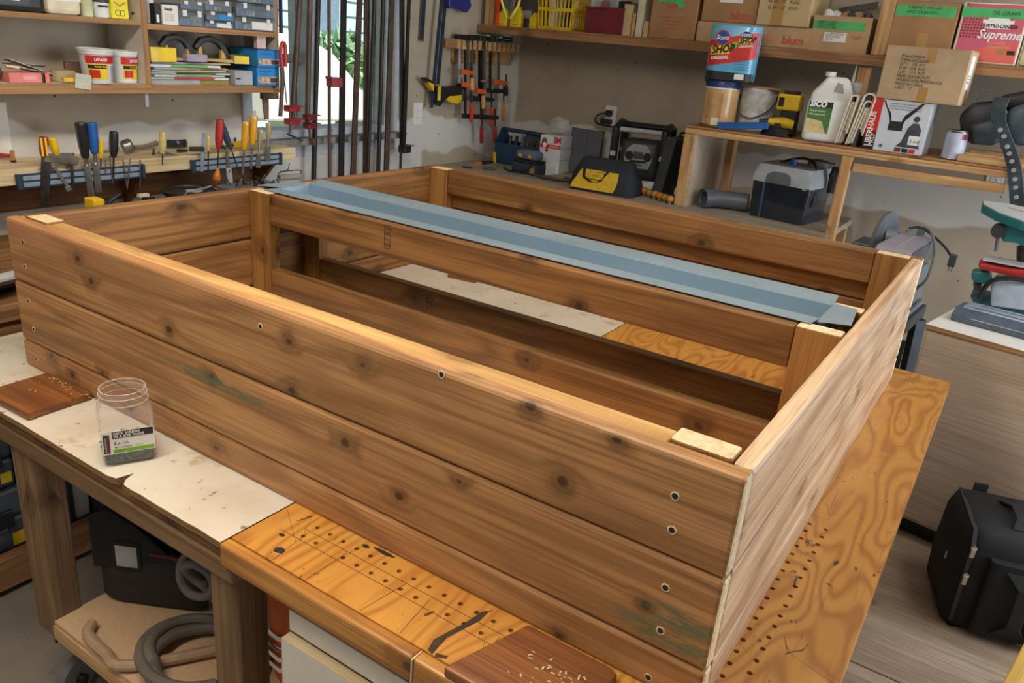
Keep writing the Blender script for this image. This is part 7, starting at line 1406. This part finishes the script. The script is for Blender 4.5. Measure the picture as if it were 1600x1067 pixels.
pk = part('label_pocket', G().box(-w * .32, -w * .08, -d * .515, -d * .5, h * .42, h * .72), BLKFAB, t, bevel=.002); part('name_card', G().box(-w * .29, -w * .11, -d * .52, -d * .515, h * .46, h * .68), GREYP, pk)
part('carry_handle', G().tube([(-w * .5, -.03, h * .9), (-w * .56, -.03, h * .75), (-w * .54, -.03, h * .55)], .008, 8), BLACK, t)
for k, (x, y, m, hh, a) in enumerate(((.02, -.05, TEAL, 1.05, 12), (.05, -.05, BLUE, 1.1, -4), (.065, -.045, YEL, 1.14, 2), (.09, -.03, YEL, 1.0, 8), (.07, .0, DGREY, .95, -8), (.11, .02, NAVY, .9, 5))):
    kk = solo('hand_tool', G().tube([(0, 0, -.12), (0, 0, -.03), (.003, 0, .06), (.005, 0, .09)], [.006, .008, .012, .008], 8), m, ('teal handled pliers in the black tool bag', 'blue handled pliers in the black tool bag', 'tall yellow handle in the black tool bag', 'short yellow handle in the black tool bag', 'grey handle in the black tool bag', 'navy handle in the black tool bag')[k], 'hand tool', Matrix.Translation(t.location) @ Matrix.Rotation(R(28), 4, 'Z') @ Vector((x, y, h * .62)), 0, 'tools in the black bag', smooth=True, rot=(R(a * .5), R(a), 0))
# coiled grey hose on the shelf
cx, cy = .605, -.01; pts = []
N = 150
for k in range(N):
    f = k / (N - 1); a = f * 2 * math.pi * 4.6 + 1.2; r = .132 - .03 * f + .010 * math.sin(7.3 * f * 6.28); pts.append((r * math.cos(a) * 1.0, r * math.sin(a) * .86, .0135 + .0215 * (f * 4.2 % 1.6) * .9 + .004 * math.sin(a * 2)))
t = thing('hose_coil', 'coil of thick grey hose lying on the bench shelf', 'hose', (cx, cy, ZSH)); part('coil', G().tube(pts, .0125, 10), HOSE, t, smooth=True)
part('free_end', G().tube([(pts[0][0], pts[0][1], pts[0][2]), (-.10, -.10, .014), (-.17, -.112, .014), (-.25, -.105, .014), (-.28, -.08, .014)], .0125, 10), plain('tan_hose', (176, 144, 116), .5), t, smooth=True)
p = Vector((.58, .01, .47)); q = [(p.x + .05 * math.cos(a) * f, p.y + .012 * math.sin(a * 1.3), p.z + .06 * math.sin(a) * f) for a, f in [(R(80 + 12 * k), 1 - .012 * k) for k in range(50)]]
t = thing('hanging_hose', 'loop of grey hose hanging beside the right bench leg', 'hose', (p.x, p.y, ZSH + .05)); part('loop', G().tube([tuple(Vector(a) - t.location) for a in [(p.x + .06, p.y + .02, ZB - .09)] + q + [(p.x + .06, p.y + .05, .33)]], .0095, 10), plain('mauve_hose', (116, 108, 108), .5), t, smooth=True); part('wire_hook', G().tube([(.02, 0, ZB - .1 - ZSH - .05), (.03, 0, .19)], .0015, 5), STEEL, t)
# orange bucket behind the right leg
t = thing('orange_bucket', 'orange plastic bucket standing behind the right bench leg', 'bucket', (.785, .135, ZSH)); r, h = .092, .27
part('body', G().lathe([(r * .84, 0), (r * .86, .004), (r * .97, h * .74), (r * 1.0, h * .75), (r * 1.0, h * .78), (r * .98, h * .79), (r * 1.0, h * .9), (r * 1.04, h * .905), (r * 1.04, h), (r * .98, h), (r * .95, h * .9)], 32), BUCKETO, t, smooth=True); part('bail', G().tube([(-r, 0, h * .85), (-r * .8, -r * .7, h * .5), (0, -r * 1.02, h * .4), (r * .8, -r * .7, h * .5), (r, 0, h * .85)], .003, 6), STEEL, t)
for k in range(4): part('white_stripe', G().raw([(r * 1.0 * math.cos(R(a)), r * 1.0 * math.sin(R(a)), h * (.12 + .1 * k) + .03 * j / 4 + zz) for j, a in enumerate((-140, -115, -90, -65, -40)) for zz in (0, .012)], [(2 * j, 2 * j + 2, 2 * j + 3, 2 * j + 1) for j in range(4)]), WHITEPR, t)
# white drawer cabinet under the bench front
y0 = -.122; x0 = U(440, 997, 'y', y0 - .018).x; x0u = U(452, 938, 'y', y0).x; zl_ = U(440, 997, 'y', y0 - .018).z
t = thing('drawer_cabinet', 'white drawer cabinet under the amber bench front', 'cabinet', (x0 + .27, .1, ZSH))
part('carcass', G().box(x0 + .02, x0 + .56, y0 + .02, .35, ZSH + .0005, ZB - .09), WCAB, t, w=True)
def drw(x, y, z0, z1):
    g = G().box(x, x + .56, y, y + .018, z0, z1); o = part('drawer_front', g, WCAB, t, w=True, bevel=.001); l = wloc(o)
    part('edge_strip', G().box(x, x + .56, y, y + .018, z1, z1 + .0012), EDGE, o, w=True); part('edge_strip', G().box(x - .0012, x, y, y + .018, z0, z1), EDGE, o, w=True)
    part('screw', G().lathe([(.004, 0), (.003, .001)], 10, TR(x + .22, y, (z0 + z1) / 2 + .0, 90, 0, 0)), STEEL, o, w=True)
drw(x0u, y0, zl_ + .004, ZB - .088); drw(x0, y0 - .018, zl_ - .17, zl_); drw(x0, y0 - .018, ZSH + .002, zl_ - .175)
